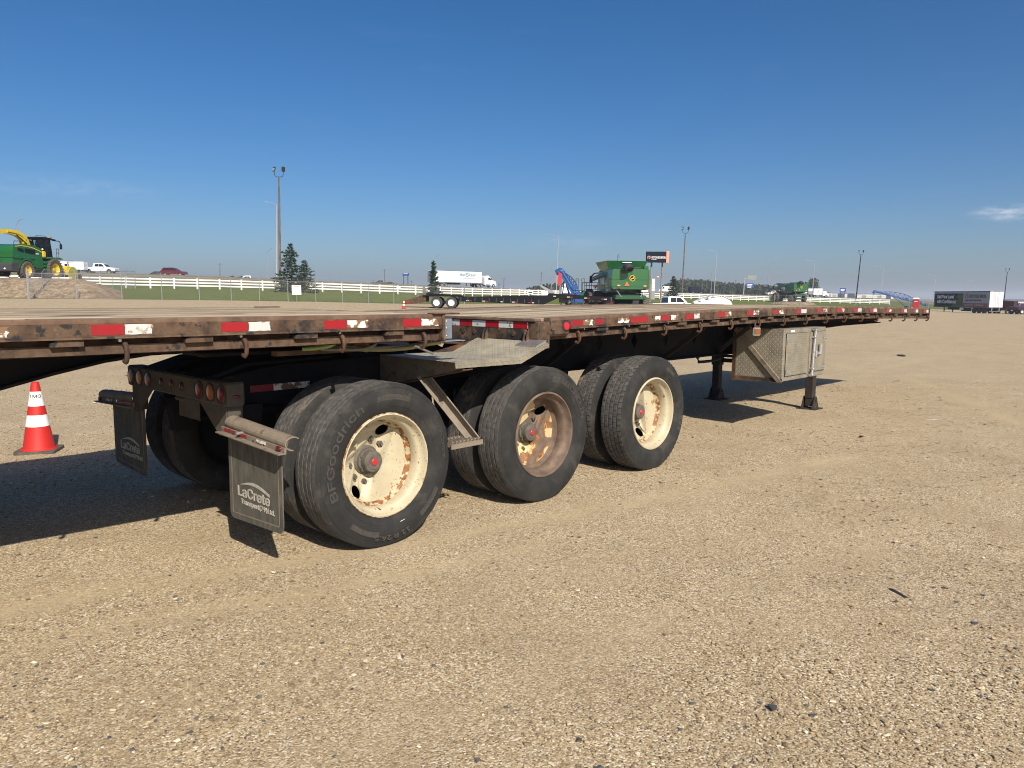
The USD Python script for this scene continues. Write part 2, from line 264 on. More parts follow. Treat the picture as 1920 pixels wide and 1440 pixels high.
def move(m, loc=(0, 0, 0), rz=0., ry=0., rx=0., s=1.):
    v = np.asarray(m[0])*s
    for ax, a in (('x', rx), ('y', ry), ('z', rz)):
        if a:
            c, q = math.cos(a), math.sin(a)
            R = {'x': [[1, 0, 0], [0, c, -q], [0, q, c]], 'y': [[c, 0, q], [0, 1, 0], [-q, 0, c]], 'z': [[c, -q, 0], [q, c, 0], [0, 0, 1]]}[ax]
            v = v @ np.array(R).T
    return v+np.asarray(loc, float), m[1]
def mirror(m, axis, about):
    v = np.array(m[0], float); v[:, axis] = 2*about-v[:, axis]; return v, np.asarray(m[1])[:, ::-1]
def text(s, height, o, right, up, depth=.002, bold=True, xs=1., center=False):
    m = meshkit.text_mesh(s, height, depth, bold); v = np.asarray(m.vertices).copy(); v[:, 0] *= xs
    if center: v[:, 0] -= (v[:, 0].max()+v[:, 0].min())/2
    right, up = np.asarray(right, float), np.asarray(up, float); right = right/np.linalg.norm(right); up = up/np.linalg.norm(up); nn = np.cross(right, up)
    return np.asarray(o)+v[:, :1]*right+v[:, 1:2]*up+v[:, 2:]*nn, np.asarray(m.faces)
def arc_text(s, height, phi0, radius, y, xs=1., depth=.0015, bold=True):
    """lettering round a tyre whose outer face looks to -y; phi runs clockwise from the top"""
    m = meshkit.text_mesh(s, height, depth, bold); v = np.asarray(m.vertices)
    ph = phi0+v[:, 0]*xs/radius; rr = radius+v[:, 1]
    return np.stack([rr*np.sin(ph), y-v[:, 2], rr*np.cos(ph)], 1), np.asarray(m.faces)

# ---------------------------------------------------------------- scene tree
_names = {}
def numbered(parent, name):
    k = (str(parent), name); c = _names.get(k, 0); _names[k] = c+1
    return name if c == 0 else f'{name}_{c:03d}'
def _data(prim, label=None, category=None, group=None, kind=None):
    for k, v in (('label', label), ('category', category), ('group', group), ('kind', kind)):
        if v: prim.SetCustomDataByKey(k, v)
class Thing:
    """an Xform at a thing's base; its parts are given in the thing's own frame (or in world coordinates when world=True)"""
    def __init__(self, name, label, category, loc=(0, 0, 0), rz=0., group=None, world=False, kind=None):
        self.path = '/World/'+numbered('/World', name); self.loc = np.asarray(loc, float); self.rz = rz; self.world = world
        x = UsdGeom.Xform.Define(stage, self.path); x.AddTranslateOp().Set(Gf.Vec3d(*map(float, loc)))
        if rz: x.AddRotateZOp().Set(math.degrees(rz))
        self.prim = x.GetPrim(); _data(self.prim, label, category, group, kind)
    def local(self, m):
        if not self.world: return m
        return move((np.asarray(m[0])-self.loc, m[1]), rz=-self.rz)
    def part(self, name, m, material, smooth=False, parent=None, label=None, kind=None, raw=False):
        if hasattr(m, 'vertices'): m = (np.asarray(m.vertices), np.asarray(m.faces))
        p = parent or self.path; path = f'{p}/{numbered(p, name)}'
        g = usdkit.mesh(stage, path, m if raw else self.local(m), MT[material] if isinstance(material, str) else material, smooth)
        _data(g.GetPrim(), label, kind=kind)
        return path
    def copy(self, proto, name, loc, rz=0., label=None):
        """a part that is a copy of a class prim"""
        path = f'{self.path}/{numbered(self.path, name)}'; x = UsdGeom.Xform.Define(stage, path)
        l = self.local((np.array([loc], float), None))[0][0] if self.world else loc
        x.AddTranslateOp().Set(Gf.Vec3d(*map(float, l)))
        if rz: x.AddRotateZOp().Set(math.degrees(rz))
        x.GetPrim().GetReferences().AddInternalReference(proto.path); x.GetPrim().SetInstanceable(True)
        _data(x.GetPrim(), label); return path
class Proto(Thing):
    def __init__(self, name):
        self.path = '/World/'+name; stage.CreateClassPrim(self.path); self.world = False; self.loc = np.zeros(3); self.rz = 0.
        stage.GetPrimAtPath(self.path).SetTypeName('Xform')
def clone(proto, name, label, category, loc, rz=0., group=None):
    path = '/World/'+numbered('/World', name); x = UsdGeom.Xform.Define(stage, path); x.AddTranslateOp().Set(Gf.Vec3d(*map(float, loc)))
    if rz: x.AddRotateZOp().Set(math.degrees(rz))
    x.GetPrim().GetReferences().AddInternalReference(proto.path); x.GetPrim().SetInstanceable(True)
    _data(x.GetPrim(), label, category, group); return path
def single(name, m, material, label, category=None, group=None, kind=None, smooth=False):
    path = '/World/'+numbered('/World', name)
    g = usdkit.mesh(stage, path, m, MT[material] if isinstance(material, str) else material, smooth); _data(g.GetPrim(), label, category, group, kind); return g

# ---------------------------------------------------------------- terrain
PR = np.array([  # bearing as photo column, gravel edge (distance, height), white fence (d, z), bank foot (d, z), road near edge (d, z), road far edge d, far height
    (-600, 58, 1.1, 75, 2.2, 100, 2.8, 125, 5.0, 155, 4.), (0, 58, 1.05, 80, 2.15, 108, 2.8, 130, 4.85, 160, 4.), (200, 60, 1.04, 85, 2.1, 113, 3.0, 133, 4.9, 165, 4.), (400, 68, .95, 91, 2.02, 120, 2.9, 142, 4.7, 175, 3.8),
    (600, 76, .80, 98, 1.85, 135, 2.6, 160, 4.25, 195, 3.5), (785, 84, .55, 104, 1.56, 150, 2.2, 178, 3.8, 215, 3.3), (968, 100, .5, 124, 1.4, 180, 2.0, 215, 3.4, 252, 3.0), (1100, 115, .30, 140, 1.3, 200, 2.0, 240, 3.2, 280, 3.),
    (1300, 135, -.62, 160, 1.10, 230, 1.8, 275, 2.9, 320, 2.8), (1500, 150, -.15, 178, .5, 240, 1.4, 290, 2.2, 340, 2.5), (1660, 155, -.2, 180, .14, 250, .8, 300, 1.4, 350, 1.5), (1800, 190, -1.2, 215, -1.1, 260, -1.0, 310, -.8, 360, -1.5),
    (1950, 200, -1.4, 230, -1.6, 280, -2.0, 330, -2.0, 380, -3.), (2600, 200, -1.4, 230, -1.6, 280, -2.0, 330, -2.0, 380, -3.)], float)
FH, RH = np.array([math.cos(YAW), math.sin(YAW), 0]), np.array([math.sin(YAW), -math.cos(YAW), 0])
PA = np.arctan((PR[:, 0]-960)/FPX)                      # angle to the right of the camera's heading
SC = 1/np.cos(np.clip(PA, -1.2, 1.2))
def profile(a):
    g = lambda v: np.interp(a, PA, v)
    out = [g(PR[:, 1]*SC), g(PR[:, 2]), g(PR[:, 3]*SC), g(PR[:, 4]), g(PR[:, 5]*SC), g(PR[:, 6]), g(PR[:, 7]*SC), g(PR[:, 8]), g(PR[:, 9]*SC), g(PR[:, 10])]
    k = np.clip((np.abs(a)-1.0)/1.2, 0, 1)               # behind the camera the land lies level
    return [o*(1-k*.7) if i % 2 else o for i, o in enumerate(out)]
def ground_z(x, y):
    d = np.stack([np.asarray(x, float)-CAM[0], np.asarray(y, float)-CAM[1]], -1); R = np.hypot(d[..., 0], d[..., 1]); a = np.arctan2(d @ RH[:2], d @ FH[:2])
    R1, z1, Rf, zf, R2, z2, R3, z3, R4, z4 = profile(a)
    t = np.clip((R-20)/(R1-20), 0, 1); t = t*t*(3-2*t)
    z = z1*t
    z = np.where(R > R1, z1+(zf-z1)*np.clip((R-R1)/(Rf-R1), 0, 1), z)
    z = np.where(R > Rf, zf+(z2-zf)*np.clip((R-Rf)/(R2-Rf), 0, 1), z)
    z = np.where(R > R2, z2+(z3-z2)*np.clip((R-R2)/(R3-R2), 0, 1), z)
    z = np.where(R > R3, z3, z); z = np.where(R > R4, z3+(z4-.6-z3)*np.clip((R-R4)/200, 0, 1), z)
    return z
def spot(px, D, dz=0.):
    """the point of the terrain at forward distance D on the bearing of a photo column"""
    p = CAM+FH*D+RH*(px-960)/FPX*D; z = float(ground_z(p[0], p[1])); return np.array([p[0], p[1], z+dz])
TRACKS = [([(-2.9, .72), (-2.03, .57), (-1.55, .48), (-1.03, .32), (-.44, .14), (.26, -.08), (2., -.5), (5., -1.1)], .20, .62), ([(17.08, 4.49), (14.74, 1.83), (13.44, .6), (11.22, -.66), (8.7, -1.98), (6., -3.6)], .26, .6), ([(16.6, 5.6), (13.9, 2.9), (12.3, 1.6), (10.2, .5), (7.6, -.9)], .2, .25),
          ([(20.2, 4.83), (18.99, 3.08), (19.24, 1.95), (24., 1.9)], .25, .45), ([(13.5, 1.6), (15., 1.92), (21.15, 2.18), (32.15, 1.99)], .25, .55), ([(-2., -1.6), (-.95, -1.81), (.09, -1.85), (1.53, -2.05), (2.88, -2.26), (6., -3.)], .22, .18), ([(-2.9, .15), (-2.14, .07), (-1.61, -.04), (-1.02, -.27), (.8, -.7)], .16, .4)]
def track_mask(P):
    out = np.zeros(len(P))
    for pts, w, amt in TRACKS:
        q = np.array(pts); d = np.full(len(P), 9e9)
        for a, b in zip(q[:-1], q[1:]):
            t = np.clip(((P-a) @ (b-a))/((b-a) @ (b-a)), 0, 1); d = np.minimum(d, np.hypot(*(P-a-t[:, None]*(b-a)).T))
        out = np.maximum(out, amt*np.exp(-(d/(w*.6))**2))
    out = out*np.clip(.35+1.3*(meshkit.fbm(np.column_stack([P*[2.2, 2.2], 0*P[:, 0]]), 4, 17)-.2), 0, 1.2)
    return out
def polar(angles, radii_of, zfun, closed):
    """radii_of(angle array) -> (rings, angles)"""
    R = radii_of(angles); k, n = R.shape
    x = CAM[0]+R*(np.cos(angles)*FH[0]+np.sin(angles)*RH[0]); y = CAM[1]+R*(np.cos(angles)*FH[1]+np.sin(angles)*RH[1])
    v = np.stack([x, y, zfun(x, y)], -1).reshape(-1, 3)
    m = n if closed else n-1
    i, j = np.meshgrid(np.arange(k-1), np.arange(m), indexing='ij')
    q = np.stack([i*n+j, i*n+(j+1) % n, (i+1)*n+(j+1) % n, (i+1)*n+j], -1).reshape(-1, 4)
    return v, np.vstack([q[:, [0, 1, 2]], q[:, [0, 2, 3]]])
ANG = np.concatenate([np.linspace(-PI, -.75, 40)[:-1], np.linspace(-.75, .75, 340), np.linspace(.75, PI, 40)[1:-1]])
def add_ground():
    near = np.concatenate([[.02], np.arange(.5, 2.2, .4), np.arange(2.2, 9, .07), np.geomspace(9, 30, 60)])
    def rad(a):
        R1 = profile(a)[0]; f = np.linspace(0, 1, 26)[1:, None]
        return np.vstack([np.repeat(near[:, None], len(a), 1), 30+(R1-30)*f**1.3])
    def zf(x, y):
        P = np.stack([x.ravel(), y.ravel()], 1); R = np.hypot(P[:, 0]-CAM[0], P[:, 1]-CAM[1])
        dz = (meshkit.fbm(np.stack([P[:, 0]*.9, P[:, 1]*.9, 0*R], 1), 3, 5)-.5)*.03+(meshkit.fbm(np.stack([P[:, 0]*5, P[:, 1]*5, 0*R], 1), 3, 9)-.5)*.012-track_mask(P)*.010
        w = np.clip((34-R)/6, 0, 1)
        return ground_z(x, y)+(dz*w).reshape(x.shape)
    v, f = polar(ANG, rad, zf, True)
    g = usdkit.mesh(stage, '/World/gravel_yard', (v, f), MT['gravel'], True); _data(g.GetPrim(), 'tan gravel yard with dusty wheel tracks under the parked trailers', None, None, 'structure')
    t = track_mask(v[:, :2])
    UsdGeom.PrimvarsAPI(g).CreatePrimvar('dust', Sdf.ValueTypeNames.FloatArray, 'vertex').Set(Vt.FloatArray.FromNumpy(t.astype(np.float32)))
    band = lambda i0, i1, n, e=1.: (lambda a: (lambda p: p[i0]+(p[i1]-p[i0])*np.linspace(0, 1, n)[:, None]**e)(profile(a)))
    A2 = ANG[::2]
    for name, r, m, lab in (('grass_verge', lambda a: np.vstack([band(0, 2, 9)(a), band(2, 4, 8)(a)[1:]]), 'grass', 'mown green grass strip between the yard and the white rail fence'), ('road_bank', band(4, 6, 6), 'bank', 'dry grass bank below the highway'),
                            ('highway', band(6, 8, 4), 'asphalt', 'raised grey highway behind the fences'), ('far_fields', lambda a: profile(a)[8]+np.concatenate([[0.], np.geomspace(20, 6000, 14)])[:, None]+0*a, 'field', 'pale flat farmland beyond the highway')):
        v, f = polar(A2, r, ground_z, True)
        g = usdkit.mesh(stage, '/World/'+name, (v, f), MT[m], True); _data(g.GetPrim(), lab, None, None, 'structure')
def gravel_material():
    N = {'g': ('geometry', {}), 'n1': ('noise_texture', dict(scale=.55, detail=7., roughness=.6)), 'r1': ('rgb_ramp', dict(ramp=[(.33, (0.261, 0.197, 0.117)), (.5, (0.319, 0.244, 0.146)), (.66, (0.370, 0.293, 0.181))])),
         'n2': ('noise_texture', dict(scale=26., detail=8., roughness=.75)), 'r2': ('rgb_ramp', dict(ramp=[(.28, (0.428, 0.428, 0.423)), (.5, (1., 1., 1.)), (.72, (1.45, 1.42, 1.36))])), 'm2': ('mix', dict(mix_type='multiply', fac=1.0)),
         'v': ('voronoi_texture', dict(scale=130.)), 'sv': ('separate_color', {}), 'rv': ('rgb_ramp', dict(ramp=[(0., (0.062, 0.060, 0.071)), (.07, (0.157, 0.115, 0.071)), (.25, (0.296, 0.220, 0.127)), (.7, (0.434, 0.345, 0.214)), (.92, (0.599, 0.519, 0.371)), (1., (0.709, 0.657, 0.548))])),
         'nm': ('noise_texture', dict(scale=1.4, detail=5.)), 'fm': ('map_range', dict(from_min=.38, from_max=.62, to_min=.55, to_max=.95, clamp=True)), 'mx': ('mix', {}),
         'at': ('attribute', dict(attribute='dust')), 'am': ('math', dict(math_type='multiply', value2=.75)), 'md': ('mix', dict(color2=(0.470, 0.381, 0.236))),
         'inv': ('math', dict(math_type='subtract', value1=1.0)), 'fmm': ('math', dict(math_type='multiply')),
         'v2': ('voronoi_texture', dict(scale=85.)), 'b1': ('bump', dict(strength=.6, distance=.0035, invert=True)), 'b2': ('bump', dict(strength=.35, distance=.006)), 'b3': ('bump', dict(strength=.4, distance=.0035, invert=True)), 'p': ('principled_bsdf', dict(roughness=.92, specular_ior_level=.2))}
    L = [('g.position', 'n1.vector'), ('n1.fac', 'r1.fac'), ('g.position', 'n2.vector'), ('n2.fac', 'r2.fac'), ('r1.color', 'm2.color1'), ('r2.color', 'm2.color2'), ('g.position', 'v.vector'), ('v.color', 'sv.color'), ('sv.r', 'rv.fac'),
         ('g.position', 'nm.vector'), ('nm.fac', 'fm.value'), ('at.fac', 'inv.value2'), ('fm.result', 'fmm.value1'), ('inv.value', 'fmm.value2'), ('fmm.value', 'mx.fac'), ('m2.color', 'mx.color1'), ('rv.color', 'mx.color2'),
         ('at.fac', 'am.value1'), ('am.value', 'md.fac'), ('mx.color', 'md.color1'), ('md.color', 'p.base_color'), ('v.distance', 'b1.height'), ('n2.fac', 'b2.height'), ('b1.normal', 'b2.normal'), ('g.position', 'v2.vector'), ('v2.distance', 'b3.height'), ('b2.normal', 'b3.normal'), ('b3.normal', 'p.normal')]
    return usdkit.material(stage, '/World/Looks/gravel', N, L, surface='p.BSDF')
MT['gravel'] = gravel_material()
MT['grass'] = mat('grass', dict(scale=1.2, ramp=[(.3, (.066, .088, .020)), (.5, (.105, .132, .032)), (.7, (.17, .17, .055))], detail=10., rgh=.75), [dict(scale=.25, lo=.5, hi=.7, color=(.13, .15, .06), amt=.6, stretch=(1., 1., 1.))], rough=.95, bumps=[dict(scale=9., strength=.8, distance=.08)], spec=.1)
MT['bank'] = mat('bank', dict(scale=.5, ramp=[(.3, (.13, .12, .07)), (.5, (.20, .175, .11)), (.7, (.24, .21, .14))], detail=10., rgh=.7), rough=.95, spec=.1)
MT['asphalt'] = mat('asphalt', dict(scale=.6, ramp=[(.3, (.085, .083, .08)), (.7, (.13, .125, .12))]), rough=.9)
MT['field'] = mat('field', dict(scale=.02, ramp=[(.3, (.10, .13, .055)), (.5, (.20, .19, .10)), (.7, (.28, .25, .15))], detail=8.), rough=.95, spec=.1)
add_ground()
def add_pebbles():
    rng = np.random.default_rng(7); n = 120000
    u = rng.random(n); k = -.9; a, b = 2.35**(k+1), 15.**(k+1) if False else 15.**(k+1)
    D = (a+u*(b-a))**(1/(k+1)); px = rng.uniform(-80, 2000, n)
    P = CAM[None]+FH*D[:, None]+RH*((px-960)/FPX*D)[:, None]; P[:, 2] = 0
    keep = meshkit.fbm(np.stack([P[:, 0]*1.1, P[:, 1]*1.1, 0*D], 1), 3, 3)+rng.normal(0, .12, n) > .43
    keep &= rng.random(n) > track_mask(P[:, :2])*1.05
    P, D = P[keep], D[keep]; n = len(P)
    s = np.clip(rng.lognormal(math.log(.0032), .50, n), .0016, .012)*(1+.05*np.clip(D-5, 0, 8))
    s[rng.random(n) < .004] *= 1.9
    dz = (meshkit.fbm(np.stack([P[:, 0]*.9, P[:, 1]*.9, 0*D], 1), 3, 5)-.5)*.03+(meshkit.fbm(np.stack([P[:, 0]*5, P[:, 1]*5, 0*D], 1), 3, 9)-.5)*.012-track_mask(P[:, :2])*.010
    P[:, 2] = dz+s*.22
    oc = np.array([(1, 0, 0), (0, 1, 0), (-1, 0, 0), (0, -1, 0), (0, 0, 1), (0, 0, -1)], float); of = np.array([(0, 1, 4), (1, 2, 4), (2, 3, 4), (3, 0, 4), (1, 0, 5), (2, 1, 5), (3, 2, 5), (0, 3, 5)])
    sq = np.array([(1, 1, .45), (1, -1, .4), (-1, -1, .5), (-1, 1, .42), (.65, .1, .85), (-.6, 0, .8), (0, 0, -.6)], float); sq[:4, :2] *= .85
    sf = np.array([(0, 4, 5), (0, 5, 3), (1, 5, 4), (1, 2, 5), (0, 1, 4), (2, 3, 5), (1, 0, 6), (2, 1, 6), (3, 2, 6), (0, 3, 6)])
    sf = np.where(True, sf, sf)
    hull = trimesh.convex.convex_hull(sq); T, TF = np.asarray(hull.vertices), np.asarray(hull.faces)
    J = T[None]*rng.uniform(.65, 1.25, (n, len(T), 3))*s[:, None, None]*np.stack([rng.uniform(.8, 1.5, n), np.ones(n), rng.uniform(.5, .9, n)], 1)[:, None]
    th = rng.uniform(0, 2*PI, n); c, q = np.cos(th)[:, None], np.sin(th)[:, None]
    J = np.stack([J[..., 0]*c-J[..., 1]*q, J[..., 0]*q+J[..., 1]*c, J[..., 2]], -1)+P[:, None]
    F = (TF[None]+(np.arange(n)*len(T))[:, None, None]).reshape(-1, 3)
    N = {'t': ('attribute', dict(attribute='tone')), 'r': ('rgb_ramp', dict(ramp=[(0., (.06, .06, .065)), (.035, (.11, .11, .112)), (.08, (0.182, 0.133, 0.078)), (.25, (0.273, 0.202, 0.113)), (.6, (0.343, 0.266, 0.157)), (.85, (0.444, 0.355, 0.217)), (.95, (0.566, 0.483, 0.331)), (1., (0.657, 0.591, 0.452))])), 'p': ('principled_bsdf', dict(roughness=.85, specular_ior_level=.3))}
    m = usdkit.material(stage, '/World/Looks/stones', N, [('t.fac', 'r.fac'), ('r.color', 'p.base_color')], surface='p.BSDF')
    g = usdkit.mesh(stage, '/World/gravel_stones', (J.reshape(-1, 3), F), m, False); _data(g.GetPrim(), 'loose tan and grey pebbles scattered over the gravel yard', 'pebbles', None, 'stuff'); UsdGeom.PrimvarsAPI(g).CreatePrimvar('tone', Sdf.ValueTypeNames.FloatArray, 'vertex').Set(Vt.FloatArray.FromNumpy(np.repeat(rng.random(n), len(T)).astype(np.float32)))
add_pebbles()
# ---------------------------------------------------------------- trailers: shared pieces
TYRE_R, HUB_Z = .535, .528
def tyre_profile(w=.279):
    h = w/2; g, d = .006, .011
    pr = [(.322, -h*.62), (.335, -h*.74), (.352, -h*.80), (.375, -h*.90), (.41, -h*.985), (.44, -h), (.468, -h*.965), (.495, -h*.90), (.512, -h*.85), (.524, -h*.815), (.531, -h*.77)]
    tr = []
    for y in (-.066, -.022, .022, .066):
        tr += [(TYRE_R, y-g), (TYRE_R-d, y-g*.5), (TYRE_R-d, y+g*.5), (TYRE_R, y+g)]
    tr = [(.534, -h*.70)]+tr+[(.534, h*.70)]
    inner = [(a, -b) for a, b in reversed(pr)]
    return pr, tr, inner
def squash(m):
    v = np.array(m[0], float); t = np.clip((-v[:, 2]-.34)/.19, 0, 1)**2; v[:, 1] = .14+(v[:, 1]-.14)*(1+.055*t); v[:, 2] = np.maximum(v[:, 2], -.5265+0*t); return v, m[1]
def wheel_proto(name, rim_mat, disc_mat, edge_mat, kind, outer=True, letters=(), patches=(), hole=.50):
    P = Proto(name); pr, tr, inner = tyre_profile(); yc = .14
    def rings(prof, n, wob=None):
        v, f = lathe([(a, b+yc) for a, b in prof], n, 'y', wob=wob); return v, f
    amp = .0035 if kind != 'block' else .002
    N = 288
    v, f = rings([(a, b) for a, b in pr], 96); v2, f2 = rings(inner, 96)
    ty = P.part('tyre', squash(cat((v, f), (v2, f2))), 'rubber', 35)
    tv, tf = rings([pr[-1]]+tr+[inner[0]], N, None)
    k = len(tr)+2; T = tv.reshape(k, N, 3); ang = np.arange(N)*2*PI/N
    T[2:-2, :, 1] += amp*np.sign(np.sin(ang*72))[None]*.8
    P.part('tread', squash((T.reshape(-1, 3), tf)), 'tread', 30, parent=ty)
    if kind == 'block':
        cuts = []
        for i in range(64):
            a = i*2*PI/64
            for y0, y1, o in ((-.11, -.071, 0), (-.061, -.027, .5), (-.017, .017, 0), (.027, .061, .5), (.071, .11, 0)):
                m = box(-.0022, .0022, y0+yc, y1+yc, TYRE_R-.004, TYRE_R+.0006); cuts.append(move(m, ry=a+o*2*PI/64))
        P.part('tread_sipes', squash(cat(*cuts)), 'groove', parent=ty, kind='stuff')
    # shoulder and sidewall rings
    for r_, y_ in ((.503, .018), (.385, .012)):
        P.part('sidewall_ring', lathe([(r_-.0025, y_), (r_, y_-.003), (r_+.0025, y_)], 72), 'rubber', 60, parent=ty)
    for s, h, p0, rad, xs in letters:
        P.part('sidewall_lettering', squash(arc_text(s, h, p0, rad, .0015, xs, .0035)), 'letter_rubber', parent=ty)
    for a0, a1, r0, r1 in patches:
        th = np.radians(np.linspace(a0, a1, 14)); pg = [(r1*math.sin(t), r1*math.cos(t)) for t in th]+[(r0*math.sin(t), r0*math.cos(t)) for t in th[::-1]]
        P.part('sidewall_band', squash(prism(pg, .0006, .012, 'y')), 'letter_rubber', parent=ty)
    if outer:
        rim = P.part('rim', lathe([(.330, .052), (.337, .036), (.336, .026), (.328, .023), (.321, .034), (.317, .060), (.300, .075), (.290, .085), (.286, .105), (.284, .135), (.290, .150), (.288, .165), (.274, .186), (.266, .190)], 72), rim_mat, 40)
        P.part('rim_lip', lathe([(.328, .030), (.336, .0245), (.341, .031), (.339, .040)], 72), edge_mat, 60, parent=rim)
        P.part('rim_seam', lathe([(.2895, .1495), (.282, .162), (.270, .1865), (.258, .1925), (.2545, .1965)], 72), 'rim_edge' if rim_mat == 'rim_cream' else 'rim_rusty', 60, parent=rim)
        ann = sg.Point(0, 0).buffer(.2675, 48).difference(sg.Point(0, 0).buffer(.082, 24))
        for i in range(2):
            a = hole+i*PI; ann = ann.difference(sg.Point(.222*math.sin(a), .222*math.cos(a)).buffer(.040, 16))
        dv, df = prism(ann, 0, .010, 'y'); rr = np.hypot(dv[:, 0], dv[:, 2]); dv[:, 1] += np.interp(rr, [.08, .168, .180, .235, .268], [.268, .268, .262, .215, .185])
        P.part('wheel_disc', (dv, df), disc_mat, 30)
        P.part('brake_drum', lathe([(.0, .300), (.20, .300), (.205, .31), (.205, .46)], 40), 'frame_black', 30)
        for i in range(10):
            a = i*2*PI/10+.2; c = (.1425*math.sin(a), 0, .1425*math.cos(a))
            P.part('wheel_nut', cat(move(lathe([(0, .228), (.012, .224), (.012, .240), (.021, .240), (.021, .272)], 6), c)), 'hub_grease')
        hub = P.part('hub', lathe([(.0, .166), (.050, .166), (.054, .170), (.066, .172), (.070, .178), (.070, .222), (.082, .226), (.084, .245), (.098, .258), (.100, .275)], 36), 'hub_grease', 30)
        for i in range(6):
            a = i*2*PI/6; P.part('hub_bolt', move(lathe([(0, .214), (.007, .214), (.007, .226)], 6), (.076*math.sin(a), 0, .071*math.cos(a))), 'hub_grease', parent=hub)
        P.part('hub_plug', lathe([(0, .157), (.020, .158), (.024, .162), (.024, .168)], 20), 'red_plastic', 40, parent=hub)
    else:
        P.part('rim', lathe([(.330, .04), (.325, .025), (.305, .07), (.283, .12), (.26, .14), (.1, .15), (.1, .2), (.283, .2), (.33, .25)], 48), rim_mat, 40)
    return P
W1 = wheel_proto('wheel_type_a', 'rim_cream', 'rim_cream', 'rim_edge', 'rib', letters=[('BFGoodrich', .050, math.radians(-112), .418, 1.62), ('Route Control', .026, math.radians(52), .445, 1.35), ('11 R 24.5', .030, math.radians(160), .452, 1.5)], patches=[(-12, 22, .428, .462), (118, 146, .428, .462), (-168, -138, .428, .462)])
W2 = wheel_proto('wheel_type_b', 'rim_rusty', 'rim_flaking', 'rim_rusty', 'rib', letters=[('MICHELIN', .040, math.radians(20), .425, 1.55)], patches=[(6, 17, .418, .468)], hole=.80)
W3 = wheel_proto('wheel_type_c', 'rim_cream', 'rim_cream', 'rim_cream', 'block', patches=[(98, 103, .42, .47), (105, 110, .42, .47), (112, 117, .42, .47), (20, 40, .43, .46)], hole=-.3)
WI = wheel_proto('wheel_type_inner', 'frame_black', 'frame_black', 'frame_black', 'rib', outer=False)  # inner rims use the deepened black in place of shade
WIB = wheel_proto('wheel_type_inner_block', 'frame_black', 'frame_black', 'frame_black', 'block', outer=False)

def flap_logo(T, parent, X, yL, z0, s=1.):
    """firm name raised on a mud flap that looks to -x; reads towards -y"""
    o = lambda y, z: (X, y, z)
    T.part('flap_lettering', text('LaCrete', .059*s, o(yL-.012, z0), (0, -1, -.0), (0, 0, 1), .0025, True, 1.30), 'flap_logo', parent=parent)
    T.part('flap_lettering', text('Transport(79)Ltd.', .028*s, o(yL-.055, z0-.045), (0, -1, 0), (0, 0, 1), .0025, True, 1.24), 'flap_logo', parent=parent)
    th = np.linspace(0, 1, 16); up = [(yL-.055-.345*t, z0+.071+.034*math.sin(PI*min(1, t*1.02))-.002*t) for t in th]; lo = [(yL-.055-.345*t, z0+.069+.024*math.sin(PI*t)-.016*t) for t in th[::-1]]
    T.part('flap_lettering', prism(sg.Polygon(up+lo).buffer(0), X-.0025, X, 'x'), 'flap_logo', parent=parent)

def hook(x, z, out):
    """J shaped rope hook under the side rail; out = -1 towards the near side"""
    p = [(.058, -.100), (.020, -.094), (.002, -.112), (-.004, -.140), (.000, -.168), (.018, -.186), (.042, -.180)]
    y0, sg_ = out
    return tube([(x, y0+sg_*a, z+b) for a, b in p], [.013, .013, .012, .012, .012, .012, .011], 6)
def spacer(x0, x1, y0, s, z):
    q = [(x0, -.082), (x0+.035, -.067), (x1, -.067), (x1, -.100), (x0, -.100)]
    a, b = sorted((y0+s*.002, y0+s*.075))
    return prism([(u, z+v) for u, v in q], a, b, 'y')

def deck(T, x0, x1, zt, wood, seed, boards=13, yA=0., yB=2.6):
    rng = random.Random(seed); xs = lambda a, b: np.arange(a, b+.001, .25) if b-a > .3 else np.array([a, b])
    w = (yB-yA-.15)/boards
    def strip(a, b, y0, y1, top, th):
        X = np.unique(np.append(np.arange(a, b, .3), b)); Y = (y0+y1)/2; h = (y1-y0)/2
        return sweep([(x, Y, zt(x)) for x in X], [(-h, top-th), (h, top-th), (h, top-.003), (h-.004, top), (-h+.004, top), (-h, top-.003)])
    for i in range(boards):
        y0 = yA+.075+i*w; cuts = sorted([x0+rng.uniform(.0, .02), x1-.005]+[x0+(x1-x0)*(j+rng.uniform(.3, .7))/2.2 for j in range(2)])
        for a, b in zip(cuts[:-1], cuts[1:]):
            T.part('deck_plank', strip(a+.004, b-.004, y0+.003, y0+w-.003, .024+rng.uniform(-.006, .003), .038), 'wood%d%s' % (rng.randrange(4), wood), raw=not T.world)
